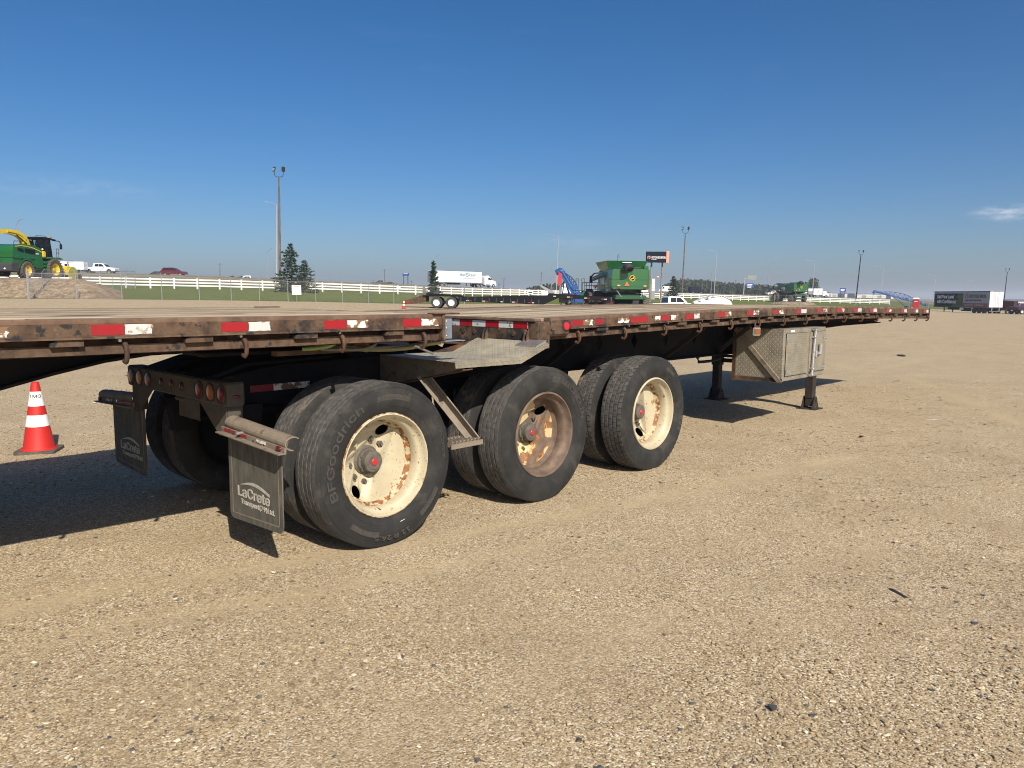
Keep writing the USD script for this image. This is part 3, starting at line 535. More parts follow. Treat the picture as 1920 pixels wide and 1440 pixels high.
def rails(T, x0, x1, zt, hooks, spacers, bolts, yA=0., yB=2.6, raw=False):
    X = np.unique(np.append(np.arange(x0, x1, .25), x1))
    for y0, s in ((yA, 1), (yB, -1)):
        sec = lambda pts: [(s*a, b) for a, b in pts]
        pa = [(x, y0, zt(x)) for x in X]; rw = np.random.default_rng(int(abs(x0)*10)+s+5); pw = [(x, y0+rw.uniform(-.0025, .0025), zt(x)+rw.uniform(-.003, .003)) for x in X]
        R = dict(raw=raw)
        T.part('side_rail', sweep(pa, sec([(0, -.058), (.05, -.058), (.05, .003), (0, .003)])), 'rust', **R)
        T.part('top_angle', sweep(pa, sec([(.006, .0035), (.072, .0035), (.072, .026), (.012, .026), (.006, .021)])), 'rust_bright', **R)
        T.part('rail_lip', sweep(pa, sec([(-.012, -.068), (.052, -.068), (.052, -.0585), (-.009, -.0585)])), 'rust', **R)
        T.part('rail_web', sweep(pa, sec([(.078, -.15), (.088, -.15), (.088, -.0685), (.078, -.0685)])), 'rust_dark', **R)
        T.part('lower_rail', sweep(pw, sec([(.036, -.142), (.060, -.142), (.060, -.098), (.036, -.098)])), 'rust', **R)
        for h in hooks: T.part('rope_hook', hook(h, zt(h), (y0, s)), 'rust_dark', 40, **R)
        for a, b in spacers: T.part('rail_spacer', spacer(a, b, y0, s, zt((a+b)/2)), 'rust', **R)
        for b in bolts:
            a0, a1 = sorted((y0+s*.030, y0+s*.080)); z = zt(b)-.080
            T.part('rail_bolt', tube([(b, a0, z), (b, a1, z)], .008, 8), 'chrome', **R)
def tapes(T, items, zt, y0=0., raw=False, h0=-.0515, h1=-.0005):
    rng = random.Random(41)
    for a, b, c in items:
        m = {'r': 'tape_red', 'w': 'tape_white', 'R': 'tape_red_worn', 'W': 'tape_white_worn'}[c]; rag = .020 if c == 'W' else .010 if c in 'wR' else .003
        lo = [(a+(b-a)*t, h0+rng.uniform(0, rag*.45)) for t in np.linspace(0, 1, 9)]; hi = [(a+(b-a)*t, h1-rng.uniform(0, rag*.18)) for t in np.linspace(1, 0, 7)]
        end = [(b-rng.uniform(0, rag), h0+(h1-h0)*t) for t in (.25, .5, .75)]; beg = [(a+rng.uniform(0, rag*.3), h0+(h1-h0)*t) for t in (.7, .35)]
        g = sg.Polygon(lo[:-1]+[(b-rng.uniform(0, rag), h0+.002)]+end+[(b-rng.uniform(0, rag), h1-.001)]+hi[1:]+beg).buffer(0)
        if g.geom_type != 'Polygon': g = max(g.geoms, key=lambda q: q.area)
        v, f = prism(g, y0-.0016, y0-.0004, 'y'); v[:, 2] += np.array([zt(x) for x in v[:, 0]])
        T.part('red_reflector_tape' if c in 'rR' else 'white_reflector_tape', (v, f), m, raw=raw)

# ---------------------------------------------------------------- the front flatbed trailer with three axles
def lead_trailer():
    T = Thing('flatbed_trailer', 'long rusty three axle flatbed trailer with wooden deck, toolbox and mud flaps', 'trailer', (5.5, 1.3, 0), world=True)
    sp = PchipInterpolator([1.38, 1.79, 3.6, 5.04, 7.65, 9.3, 11.70], [1.418, 1.424, 1.453, 1.474, 1.481, 1.461, 1.426]); zt = lambda x: float(sp(x))
    X0, X1 = 1.42, 11.66
    deck(T, X0, X1, zt, '', 3)
    rails(T, X0+.14, X1-.03, zt, [1.92+.645*i for i in range(16)], [(2.16+.637*i, 2.31+.637*i) for i in range(15)], [2.02+.637*i for i in range(15)])
    tp = [(1.8, 1.96, 'R'), (1.96, 2.1, 'W'), (2.12, 2.25, 'R'), (2.44, 2.62, 'W'), (2.63, 2.91, 'r'), (3.01, 3.12, 'W'), (3.13, 3.27, 'r'), (3.28, 3.42, 'W'), (3.56, 3.71, 'r'), (3.71, 3.82, 'w'), (4.19, 4.33, 'r'), (4.34, 4.48, 'W'), (4.82, 4.98, 'r'), (4.98, 5.12, 'W'), (5.47, 5.6, 'r'), (5.63, 5.77, 'W'), (6.11, 6.24, 'r'), (6.24, 6.41, 'w'), (6.75, 6.89, 'r'), (6.91, 7.08, 'W'), (7.39, 7.54, 'r'), (7.55, 7.68, 'W'), (8.03, 8.17, 'r'), (8.17, 8.32, 'w'), (8.68, 8.81, 'r'), (8.81, 8.96, 'w'), (9.38, 9.5, 'r'), (9.5, 9.65, 'W'), (10.1, 10.24, 'r'), (10.24, 10.38, 'w'), (10.72, 10.83, 'r'), (10.85, 10.99, 'w'), (11.3, 11.43, 'r'), (11.45, 11.58, 'w')]
    tapes(T, tp, zt)
    # rear panel with its row of tape, gussets and end posts
    z0, z1 = 1.208, zt(X0)
    T.part('rear_panel', box(X0-.004, X0+.010, .12, 2.48, z0+.012, z1), 'rust')
    T.part('rear_top_angle', cat(box(X0-.022, X0+.05, .02, 2.58, z1+.0005, z1+.022, .004)), 'rust_bright')
    T.part('rear_bottom_angle', box(X0-.045, X0+.012, .12, 2.48, z0-.004, z0+.0115, .003), 'rust_bright')
    edges = [.977, .884, .730, .575, .422, .265, .115, .0]
    for i in range(7): T.part('white_reflector_tape' if i % 2 == 0 else 'red_reflector_tape', box(X0-.0062, X0-.0045, edges[i+1] if i < 6 else .02, edges[i], z1-.056, z1-.006), 'tape_white' if i % 2 == 0 else 'tape_red')
    for i in range(6): T.part('red_reflector_tape' if i % 2 == 0 else 'white_reflector_tape', box(X0-.0062, X0-.0045, .977+.15*i, 1.127+.15*i, z1-.056, z1-.006), 'tape_red' if i % 2 == 0 else 'tape_white')
    for y in (.112, .563, 1.2, 2.04, 2.49):
        for s in (-.016, .016): T.part('rear_gusset', prism([(X0-.0045, z1-.060), (X0-.0045, z0+.013), (X0-.05, z0+.013), (X0-.032, z1-.10), (X0-.018, z1-.066)], y+s-.004, y+s+.004, 'y'), 'rust')
    for y in (.26, .70, .83): T.part('panel_bolt', tube([(X0-.012, y, z0+.11), (X0, y, z0+.11)], .018, 10), 'rust_dark')
    for a, b in ((-.004, .11), (2.49, 2.604)):
        T.part('corner_post', box(X0-.01, X0+.13, a, b, z0, z1+.001, .008), 'rust')
    for a, b, s in ((-.010, .05, -1), (2.55, 2.61, 1)):
        lb = T.part('lamp_box', box(X0+.1305, X0+.37, a, b, z1-.118, z1-.004, .022), 'rust')
        yy = a if s < 0 else b
        ring = T.part('side_marker_lamp', move(lathe([(0, -.010), (.030, -.008), (.036, .0), (.036, .004)], 24) if s < 0 else mirror(lathe([(0, -.010), (.030, -.008), (.036, .0), (.036, .004)], 24), 1, 0), (1.736, yy, z1-.038)), 'lamp_red_bright', 40)
        T.part('lamp_grommet', move(lathe([(.035, -.006), (.046, -.003), (.047, .004)], 24) if s < 0 else mirror(lathe([(.035, -.006), (.046, -.003), (.047, .004)], 24), 1, 0), (1.736, yy, z1-.038)), 'black_rubber', 40, parent=ring)
    T.part('front_panel', cat(box(X1-.03, X1, -.004, 2.604, zt(X1)-.155, zt(X1)+.024, .004)), 'rust')
    # underframe
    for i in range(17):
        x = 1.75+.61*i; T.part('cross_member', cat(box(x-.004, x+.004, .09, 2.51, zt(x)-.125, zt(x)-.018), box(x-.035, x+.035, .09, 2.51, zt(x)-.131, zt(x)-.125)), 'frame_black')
    def beam(y):
        top = [(x, zt(x)-.132) for x in np.arange(1.45, 11.5, .5)]
        g = sg.Polygon(top+[(11.45, 1.20), (9.6, 1.19), (8.9, 1.17), (8.3, 1.08), (7.6, .955), (7.2, .92), (1.45, .92)])
        for i in range(9):
            c = (2.0+.62*i, 1.145); g = g.difference(sg.Polygon([(c[0]-.055, c[1]), (c[0], c[1]+.085), (c[0]+.055, c[1]), (c[0], c[1]-.085)]))
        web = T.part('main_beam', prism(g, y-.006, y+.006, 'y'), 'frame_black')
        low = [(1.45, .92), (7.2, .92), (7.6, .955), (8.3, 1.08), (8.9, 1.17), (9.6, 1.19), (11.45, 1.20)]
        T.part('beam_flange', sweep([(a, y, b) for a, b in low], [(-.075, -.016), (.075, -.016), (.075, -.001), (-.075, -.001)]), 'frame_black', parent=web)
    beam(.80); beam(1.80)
    for (ya, xa, za), (yb, xb, zb) in (((.10, 2.03, 1.275), (.77, 2.34, .95)), ((.10, 4.09, 1.31), (.77, 4.42, .945)), ((.10, 5.125, 1.30), (.77, 5.66, .95)), ((.10, 8.9, 1.30), (.77, 9.0, 1.20))):
        T.part('side_brace', bar((xa, ya, za), (xb, yb, zb), .05, .010, (1, 0, 0)), 'leg_dark'); T.part('side_brace', mirror(bar((xa, ya, za), (xb, yb, zb), .05, .010, (1, 0, 0)), 1, 1.3), 'leg_dark')
    # rear sub-frame carrying the coupling
    for y in (.85, 1.75):
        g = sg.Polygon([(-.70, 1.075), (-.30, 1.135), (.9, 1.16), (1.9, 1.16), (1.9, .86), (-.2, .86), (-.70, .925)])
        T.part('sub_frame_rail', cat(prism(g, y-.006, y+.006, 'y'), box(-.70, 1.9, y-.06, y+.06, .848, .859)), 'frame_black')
    fr = .85-.0075
    T.part('white_reflector_tape', box(-.33, -.05, fr-.001, fr, .965, 1.01), 'tape_white_worn', label='grimy white reflector tape on the dark sub-frame'); T.part('red_reflector_tape', box(-.50, -.335, fr-.001, fr, .965, 1.01), 'tape_red_worn', label='grimy red reflector tape on the dark sub-frame')
    for y0, y1 in ((.80, 1.15), (1.45, 1.80)):
        T.part('coupling_ramp', prism([(-.82, 1.085), (-.55, 1.165), (.10, 1.185), (.10, 1.165), (-.54, 1.145), (-.80, 1.065)], y0, y1, 'y'), 'frame_black')
    T.part('fifth_wheel', cat(move(prism(sg.Point(0, 0).buffer(.46, 24).difference(sg.Polygon([(-.6, -.05), (-.6, .05), (-.05, .03), (-.05, -.03)])), 1.188, 1.222, 'z'), (.62, 1.3, 0)), box(.35, .9, .95, 1.0, 1.0, 1.187), box(.35, .9, 1.6, 1.65, 1.0, 1.187)), 'frame_black')
    for x in (-.55, .1, .8, 1.5): T.part('sub_frame_cross_member', box(x-.05, x+.05, .857, 1.743, .90, 1.05), 'frame_black')
    # lamp bar
    bx0, bx1, by0, by1, bz0, bz1 = -.817, -.705, .507, 2.093, .933, 1.082
    T.part('lamp_bar', box(bx0, bx1, by0, by1, bz0, bz1, .012), 'bar_shaded')
    def lamp(y, z, r, m, nm='tail_lamp'):
        pr = [(0, -.014), (r*.7, -.011), (r, -.003), (r, .002)]
        l = T.part(nm, move(lathe(pr, 28, 'x'), (bx0, y, z)), m, 40)
        T.part('lamp_grommet', move(lathe([(r*.99, -.004), (r*1.12, -.007), (r*1.24, -.004), (r*1.26, .003)], 28, 'x'), (bx0, y, z)), 'black_rubber', 40, parent=l)
    for y, m in ((.590, 'red_lens'), (.738, 'amber_lens'), (.895, 'red_lens'), (1.714, 'red_lens'), (1.869, 'amber_lens'), (2.020, 'red_lens')): lamp(y, 1.004, .050, m)
    for y in (1.15, 1.309, 1.475): lamp(y, 1.006, .024, 'red_lens', 'marker_lamp')
    T.part('marker_lamp', ball((-.765, by0, .995), 1., 2, (.025, .010, .011)), 'red_lens', True)
    T.part('number_plate_bracket', box(-.800, -.794, .94, 1.25, .80, .93, .003), 'bar_shaded'); T.part('plate_lamp', box(-.81, -.77, 1.16, 1.30, .900, .932, .012), 'bar_shaded')
    # mud flaps on their hangers, right and left
    for s, o in ((1, 0.), (-1, 2.6)):
        Y = lambda y: o+s*y if s > 0 else o-y
        mk = lambda m: m if s > 0 else mirror(m, 1, 1.3)
        T.part('hanger_gusset', mk(prism([(.93, .934), (.56, .934), (.56, .745), (.66, .745), (.74, .80)], -.806, -.798, 'x')), 'bar_shaded')
        T.part('hanger_gusset', mk(box(-.797, -.70, .556, .564, .745, .933)), 'bar_shaded')
        th = np.linspace(-PI*.5, PI*.75, 12); sec = [( .052*math.cos(t), .040*math.sin(t)) for t in th]; sec2 = [(a*.86, b*.86) for a, b in sec[::-1]]
        arm = trimesh.creation.extrude_polygon(sg.Polygon(sec+sec2).buffer(0), .70, engine='earcut'); av = np.asarray(arm.vertices); L = av[:, 2]
        mm = (np.stack([-.765-av[:, 0]*1.0, .56-L, .835+av[:, 1]-L*.055], 1), np.asarray(arm.faces))
        ha = T.part('flap_hanger', mk(mm), 'dusty_steel')
        T.part('hanger_lip', mk(cat(bar((-.815, .60, .795), (-.815, -.14, .765), .012, .030), bar((-.835, .60, .778), (-.835, -.14, .748), .05, .006))), 'dusty_steel', parent=ha)
        T.part('hanger_stripe', mk(bar((-.8225, .56, .797), (-.8225, .28, .786), .0015, .018)), 'tape_red_worn', parent=ha); T.part('hanger_stripe', mk(bar((-.8225, .17, .781), (-.8225, .06, .777), .0015, .018)), 'tape_white_worn', parent=ha)
        T.part('marker_lamp', mk(ball((-.825, -.085, .772), 1., 2, (.012, .026, .014))), 'red_lens', True); T.part('hanger_bolt', mk(tube([(-.85, .35, .80), (-.80, .35, .80)], .010, 8)), 'chrome')
        for y in (.44, .2, .08): T.part('hanger_bolt', mk(tube([(-.826, y, .774+.055*(y-.2)), (-.815, y, .774+.055*(y-.2))], .006, 6)), 'rust_dark')
        # the flap sheet, slightly bowed, with rounded lower corners
        x_ = -.775 if s > 0 else -.745
        ou = sg.box(-.03, .262, .602, .75).buffer(0); ou = sg.Polygon([(-.03, .30), (-.018, .27), (.01, .257), (.56, .235), (.59, .245), (.602, .275), (.602, .775), (-.03, .755)])
        fl = T.part('mud_flap', mk(prism(ou, x_-.004, x_+.004, 'x')), 'flap')
        rim_ = ou.buffer(-.034).difference(ou.buffer(-.042)); T.part('flap_border', mk(prism(rim_, x_-.0055, x_-.0041, 'x')), 'dusty_steel', parent=fl)
        flap_logo(T, fl, x_-.0042, .513 if s > 0 else 2.6-.085, .395)
    # axles, springs and brakes
    AX = (0., 1.544, 3.092)
    for ax in AX:
        T.part('axle', tube([(ax, .25, HUB_Z), (ax, 2.35, HUB_Z)], .065, 16), 'frame_black', 40)
        for y in (.80, 1.80):
            T.part('leaf_spring', cat(*[bar((ax-.50+.07*k, y, .66+.016*k), (ax+.50-.07*k, y, .66+.016*k), .075, .013) for k in range(4)], box(ax-.07, ax+.07, y-.05, y+.05, .56, .655)), 'frame_black')
        T.part('brake_chamber', tube([(ax-.22, .72, .60), (ax-.05, .72, .60)], .085, 14), 'frame_black', 40); T.part('brake_chamber', tube([(ax-.22, 1.88, .60), (ax-.05, 1.88, .60)], .085, 14), 'frame_black', 40)
    for ax in (-.56, .77, 2.31, 3.85):
        for y in (.80, 1.80): T.part('spring_hanger', prism([(ax-.10, .90), (ax+.10, .90), (ax+.06, .60), (ax-.06, .60)], y-.05, y+.05, 'y'), 'frame_black')
    for ax, p, i in zip(AX, (W1, W2, W3), (WI, WI, WIB)):
        T.copy(p, 'wheel', (ax, 0, HUB_Z), label={W1: 'rearmost dual wheel with cream rim', W2: 'middle wheel with rusty rim flaking to cream', W3: 'front wheel with cream rim and block tread'}[p]); T.copy(i, 'inner_wheel', (ax, .335, HUB_Z))
        T.copy(p, 'wheel', (ax, 2.6, HUB_Z), PI); T.copy(i, 'inner_wheel', (ax, 2.6-.335, HUB_Z), PI)
    T.part('chalk_mark', move(box(.0, .040, -.0008, .0004, -.005, .005), (.085, .008, HUB_Z-.388), ry=-.22), 'white_paint')
    T.part('wheel_sticker', box(-.168, -.130, .170, .172, HUB_Z+.12, HUB_Z+.16), 'hose_olive')
    # tread plate walkway over the middle wheels, with its bracket and the step below
    ya, yb = -.09, .66
    T.part('walkway_plate', prism([(.472, 1.170), (1.115, 1.164), (1.118, 1.171), (.474, 1.177)], ya, yb, 'y'), 'plate_xy')
    T.part('walkway_slope', prism([(1.1165, 1.1635), (1.405, 1.262), (1.402, 1.270), (1.119, 1.1715)], ya, yb, 'y'), 'plate_xy')
    T.part('walkway_edge', prism([(.472, 1.1765), (1.116, 1.1705), (1.404, 1.2685), (1.432, 1.25), (1.425, 1.228), (1.395, 1.222), (1.12, 1.124), (.480, 1.129)], ya-.006, ya-.0005, 'y'), 'plate_xz')
    T.part('walkway_cleat', prism([(1.30, 1.2365), (1.42, 1.2775), (1.418, 1.2835), (1.298, 1.2425)], ya+.01, ya+.22, 'y'), 'chrome')
    T.part('walkway_stay', bar((.95, .66, 1.16), (1.40, .68, 1.235), .05, .03), 'rust_dark')
    br = T.part('walkway_bracket', prism([(-.085, 1.168), (-.085, 1.120), (.47, .985), (.85, .93), (.85, 1.168)], .560, .570, 'x'), 'dusty_steel')
    T.part('bracket_flange', bar((.60, -.085, 1.114), (.60, .85, .915), .09, .008, (0, 0, 1)), 'rust_dark', parent=br)
    T.part('walkway_bracket', prism([(-.085, 1.150), (-.085, 1.115), (.47, .985), (.85, .93), (.85, 1.158)], 1.06, 1.07, 'x'), 'frame_black')
    st = T.part('step_hanger', cat(bar((.58, .34, 1.05), (.80, .03, .585), .010, .085, (0, 1, 0)), bar((.555, .37, 1.04), (.775, .06, .575), .055, .006, (0, 1, 0))), 'dusty_steel')
    T.part('step_tread', cat(box(.50, .80, -.03, -.024, .565, .60), box(.50, .80, .13, .136, .565, .60), *[box(.51+.035*k, .518+.035*k, -.0235, .1295, .575, .606) for k in range(8)], *[box(.513+.035*(k//2), .531+.035*(k//2), -.0235+.13*(k % 2), .0+.13*(k % 2), .6065, .616) for k in range(16)]), 'dusty_steel', parent=st)
    # toolbox
    bx = (5.80, 7.065, 0.004, .64, .622, 1.245)
    tb = T.part('toolbox', box(bx[0], bx[1], bx[2], bx[3], bx[4], bx[5], .004), 'plate_xz', label='tread plate toolbox hung under the deck edge')
    T.part('toolbox_back', box(bx[0]-.004, bx[0]-.0005, .012, .634, .64, 1.235), 'plate_yz', parent=tb)
    for q in ((5.86, 6.487, .680, 1.188), (6.545, 7.045, .688, 1.192)):
        T.part('toolbox_door', box(q[0], q[1], -.012, .0035, q[2], q[3], .006), 'plate_xz', parent=tb)
    for q in ((5.85, 6.497, .670, 1.198), (6.535, 7.055, .678, 1.202)): T.part('door_seal', box(q[0]+.006, q[1]-.006, -.0045, .0036, q[2]+.006, q[3]-.006), 'groove', parent=tb)  # black sheet behind each door, gap shade put in as colour
    T.part('door_gap', box(6.492, 6.540, -.003, .0035, .665, 1.20), 'dusty_steel', parent=tb)
    T.part('lock_rod', cat(tube([(6.575, -.04, .64), (6.625, -.04, 1.235)], .017, 10), *[move(box(-.028, .028, -.062, -.0005, -.014, .014, .006), (6.575+.05*t, 0, .64+.595*t)) for t in (.02, .16, .82, .98)]), 'chrome', 40, parent=tb)
    for q in ((5.875, 6.0, 1.10), (5.865, 5.965, .735), (6.965, 7.06, 1.105), (6.945, 7.05, .735)):
        T.part('door_hinge', cat(box(q[0], q[1], -.019, -.0125, q[2]-.013, q[2]+.013, .003), tube([((q[0] if q[0] < 6.5 else q[1]), -.022, q[2]-.022), ((q[0] if q[0] < 6.5 else q[1]), -.022, q[2]+.022)], .008, 8)), 'chrome', parent=tb)
    T.part('door_handle', cat(box(6.70, 6.90, -.024, -.0125, .895, .925, .005), box(6.70, 6.74, -.034, -.0125, .87, .955, .006), tube([(6.80, -.045, .91), (6.80, -.045, 1.035)], .020, 10), box(6.775, 6.825, -.05, -.0125, .90, .935, .006)), 'chrome', parent=tb)
    T.part('toolbox_label', box(5.985, 6.09, -.0008, .0035, 1.205, 1.228), 'white_paint', parent=tb)
    T.part('toolbox_angle', cat(bar((5.79, .60, 1.245), (5.79, .0, .618), .012, .050, (1, 0, 0)), bar((5.77, .612, 1.235), (5.77, .012, .608), .050, .008, (1, 0, 0))), 'dusty_steel', parent=tb)
    T.part('toolbox_angle', cat(box(5.783, 5.7955, .0, .645, .606, .655), box(5.755, 5.783, .0, .645, .606, .614), box(5.783, 5.7955, .60, .645, .655, 1.2)), 'rust_dark', parent=tb)
    # amber marker lamp under the rail
    am = T.part('amber_marker_lamp', move(box(-.048, .048, -.014, .014, -.048, .048, .013), (5.05, -.012, 1.240), -.55), 'chrome', label='square amber side marker lamp in a chrome bezel')
    T.part('lamp_lens', move(box(-.034, .034, -.024, -.0145, -.030, .030, .006), (5.05, -.012, 1.240), -.55), 'amber_lens', parent=am); T.part('lamp_bracket', box(5.035, 5.065, .006, .012, 1.27, 1.345), 'rust_dark', parent=am)
    # landing legs
    for y, x in ((.56, 8.06), (2.04, 8.02)):
        lg = T.part('landing_leg', cat(box(x-.058, x+.058, y-.058, y+.058, .16, .80, .008), box(x-.072, x+.072, y-.072, y+.072, .55, 1.22, .008)), 'leg_dark')
        T.part('leg_foot', cat(box(x-.15, x+.15, y-.14, y+.14, .0, .018, .004), prism([(x-.12, .019), (x+.12, .019), (x+.05, .15), (x+.03, .19), (x-.03, .19), (x-.05, .15)], y-.085, y-.073, 'y'), prism([(x-.12, .019), (x+.12, .019), (x+.05, .15), (x+.03, .19), (x-.03, .19), (x-.05, .15)], y+.073, y+.085, 'y'), tube([(x, y-.10, .14), (x, y+.10, .14)], .018, 10), box(x-.05, x+.05, y-.05, y+.05, .05, .158)), 'leg_dark', parent=lg)
        T.part('leg_brace', bar((x-.05, y, .78), (x-.75, y, 1.0), .05, .012), 'frame_black')
    T.part('leg_shaft', tube([(8.04, .63, .70), (8.02, 1.97, .70)], .022, 10), 'frame_black', 40); T.part('leg_cross_brace', cat(box(8.0, 8.06, .63, 1.97, .60, .66)), 'frame_black')
    T.part('air_tank', tube([(4.6, 1.0, 1.10), (4.6, 1.6, 1.10)], .12, 18), 'frame_black', 40)
    T.part('spare_hose', tube([(7.2, 1.85, .80), (7.05, 1.85, .72), (7.1, 1.85, .66), (7.5, 1.9, .645), (7.95, 1.95, .66)], .022, 8), 'black_rubber', 40)
lead_trailer()

# ---------------------------------------------------------------- the rear trailer coupled to it
def rear_trailer():
    rz = math.radians(-2.92)
    T = Thing('coupled_flatbed_trailer', 'rusty flatbed trailer at left, its front resting on the other trailer', 'trailer', (0, -.051, 0), rz)
    zt = lambda x: 1.466; XL, XR = -9.4, .466
    deck(T, XL, XR-.006, zt, 'b', 11)
    hk = [.244-.598*i for i in range(16)]
    rails(T, XL+.02, XR-.085, zt, hk, [(-.058-.604*i+.0, .080-.604*i) for i in range(16)], [-.36-.604*i for i in range(15)])
    tapes(T, [(-2.25, -2.02, 'W'), (-1.701, -1.553, 'r'), (-1.553, -1.421, 'w'), (-1.086, -.936, 'r'), (-.936, -.808, 'w'), (-.481, -.333, 'r'), (-.333, -.182, 'W'), (.068, .213, 'r'), (.213, .356, 'W'), (-2.31, -2.251, 'r'), (-2.9, -2.75, 'r'), (-2.75, -2.62, 'w'), (-3.5, -3.36, 'r'), (-3.36, -3.22, 'w')], zt)
    for y, s in ((0, -1), (2.6, 1)):
        a, b = sorted((y+s*.004, y-s*.06))
        T.part('corner_post', box(XR-.0845, XR-.060, a-.004, b, 1.318, 1.491, .004), 'rust')
        T.part('corner_plate', box(XR-.0595, XR, a, b, 1.328, 1.462, .004), 'steel_blue'); T.part('corner_cap', box(XR-.16, XR+.055, a-.012, b, 1.4915, 1.500, .002), 'rust_dark'); T.part('corner_foot', box(XR-.07, XR+.10, a-.012, b, 1.3125, 1.3175), 'chrome')
        for z in (1.35, 1.40, 1.445):
            T.part('plate_rivet', ball((XR-.05, a if s < 0 else b, z), .006, 1), 'chrome', True)
    T.part('front_panel', box(XR-.03, XR-.002, .07, 2.53, 1.33, 1.488, .003), 'rust')
    for i in range(16): T.part('cross_member', cat(box(XL+.2+.61*i, XL+.21+.61*i, .09, 2.51, 1.34, 1.448), box(XL+.17+.61*i, XL+.24+.61*i, .09, 2.51, 1.333, 1.34)), 'frame_black')
    low = [(.30, 1.285), (-1.2, 1.268), (-1.45, 1.238), (-1.70, 1.185), (-1.95, 1.122), (-2.3, 1.03), (-2.7, .95), (-3.1, .91), (-9.3, .91)]
    for y in (.80, 1.80):
        w = T.part('main_beam', prism([(.30, 1.332), (-9.3, 1.332)]+low[::-1], y-.006, y+.006, 'y'), 'frame_black')
        T.part('beam_flange', sweep([(a, y, b) for a, b in low[::-1]], [(-.075, -.016), (.075, -.016), (.075, -.001), (-.075, -.001)]), 'frame_black', parent=w)
    T.part('coupler_plate', box(-.95, .38, .60, 2.0, 1.236, 1.262, .006), 'frame_black')
    T.part('coupler_block', cat(box(-.03, .10, .42, .60, 1.262, 1.325, .01)), 'orange_rust'); T.part('coupler_rail', bar((-.55, .50, 1.245), (.36, .52, 1.25), .07, .03), 'rust_bright')
    tu = lambda pts, r, m, nm='air_line': T.part(nm, tube(PchipPath(pts), r, 8), m, 60)
    tu([(.45, .10, 1.30), (.36, .16, 1.285), (.26, .22, 1.262), (.10, .34, 1.250), (-.10, .44, 1.268), (-.3, .55, 1.275)], .014, 'hose_olive'); tu([(.40, .16, 1.30), (.20, .28, 1.27), (-.05, .40, 1.262), (-.3, .5, 1.275)], .011, 'hose_grey')
    tu([(.06, .30, 1.325), (.02, .26, 1.285), (-.08, .30, 1.262), (-.28, .40, 1.265)], .010, 'hose_grey'); tu([(-.28, .22, 1.318), (-.34, .26, 1.290), (-.44, .34, 1.278)], .012, 'hose_green')
    tu([(.22, .08, 1.285), (.40, .12, 1.225)], .008, 'galv_rod', 'slack_rod'); tu([(.04, .36, 1.252), (-.06, .42, 1.266), (-.12, .45, 1.269)], .017, 'hose_green', 'hose_sleeve')
    for ax in (-8.6, -7.05, -5.5):
        T.part('axle', tube([(ax, .25, HUB_Z), (ax, 2.35, HUB_Z)], .065, 16), 'frame_black', 40)
        for y in (.8, 1.8): T.part('spring_hanger', box(ax-.30, ax+.30, y-.05, y+.05, .58, .90, .02), 'frame_black')
        T.copy(W1, 'wheel', (ax, 0, HUB_Z)); T.copy(WI, 'inner_wheel', (ax, .335, HUB_Z)); T.copy(W1, 'wheel', (ax, 2.6, HUB_Z), PI); T.copy(WI, 'inner_wheel', (ax, 2.265, HUB_Z), PI)
def PchipPath(pts, n=18):
    p = np.asarray(pts, float); t = np.linspace(0, 1, len(p)); return np.stack([PchipInterpolator(t, p[:, k])(np.linspace(0, 1, n)) for k in range(3)], 1)
rear_trailer()
# ---------------------------------------------------------------- background: materials
G = lambda r, g, b: lin(r, g, b)
for n_, c_, r_, k_ in (('green_paint', (.006, .088, .018), .38, .35), ('yellow_paint', (.60, .42, .010), .4, .2), ('white_gloss', (.68, .68, .68), .35, .3), ('black_paint', (.006, .006, .008), .6, 0.), ('grey_plastic', (.035, .036, .040), .7, 0.), ('dark_glass', (.008, .010, .013), .15, 0.),
                        ('red_car', (.10, .004, .010), .3, .3), ('dark_car', (.022, .026, .030), .28, .5), ('blue_steel', (.006, .055, .20), .5, 0.), ('red_flag', (.40, .03, .04), .8, 0.), ('orange_triangle', (.70, .10, .015), .6, 0.), ('navy', (.005, .008, .016), .8, 0.), ('salmon', (.62, .26, .19), .6, 0.),
                        ('sign_blue', (.012, .045, .22), .7, 0.), ('sign_grey', (.18, .20, .17), .6, 0.), ('fence_white', (.72, .72, .70), .6, 0.), ('galv', (.21, .22, .23), .6, 0.), ('pole_grey', (.31, .32, .33), .6, 0.), ('dark_pole', (.022, .022, .024), .7, 0.), ('red_bright', (.36, .008, .012), .5, .1), ('cone_red', (.46, .016, .012), .6, 0.),
                        ('maroon', (.045, .005, .008), .4, .2), ('text_white', (.72, .72, .70), .6, 0.), ('text_black', (.015, .015, .018), .6, 0.), ('trailer_grey', (.22, .24, .26), .7, 0.), ('trailer_red', (.20, .035, .022), .7, 0.), ('decal_dark', (.005, .009, .014), .9, 0.), ('decal_green', (.04, .07, .012), .9, 0.), ('tyre_far', (.035, .033, .031), .85, 0.), ('tyre_dusty', (.075, .065, .052), .9, 0.), ('building_white', (.50, .50, .48), .8, 0.), ('building_tan', (.40, .33, .25), .8, 0.), ('concrete', (.42, .41, .38), .8, 0.), ('roof_dark', (.045, .05, .07), .6, 0.), ('cloth_sign_blue', (.02, .06, .25), .6, 0.), ('text_red', (.5, .03, .03), .6, 0.), ('text_teal', (.02, .14, .20), .6, 0.)):
    MT[n_] = mat(n_, c_, rough=r_, coat=k_, spec=.12 if max(c_) < .03 and r_ > .45 else .5)
MT['wood_pole'] = mat('wood_pole', dict(scale=3., ramp=[(.3, (.06, .048, .038)), (.55, (.12, .095, .075)), (.75, (.17, .14, .115))], stretch=(1., 1., .25)), rough=.9)
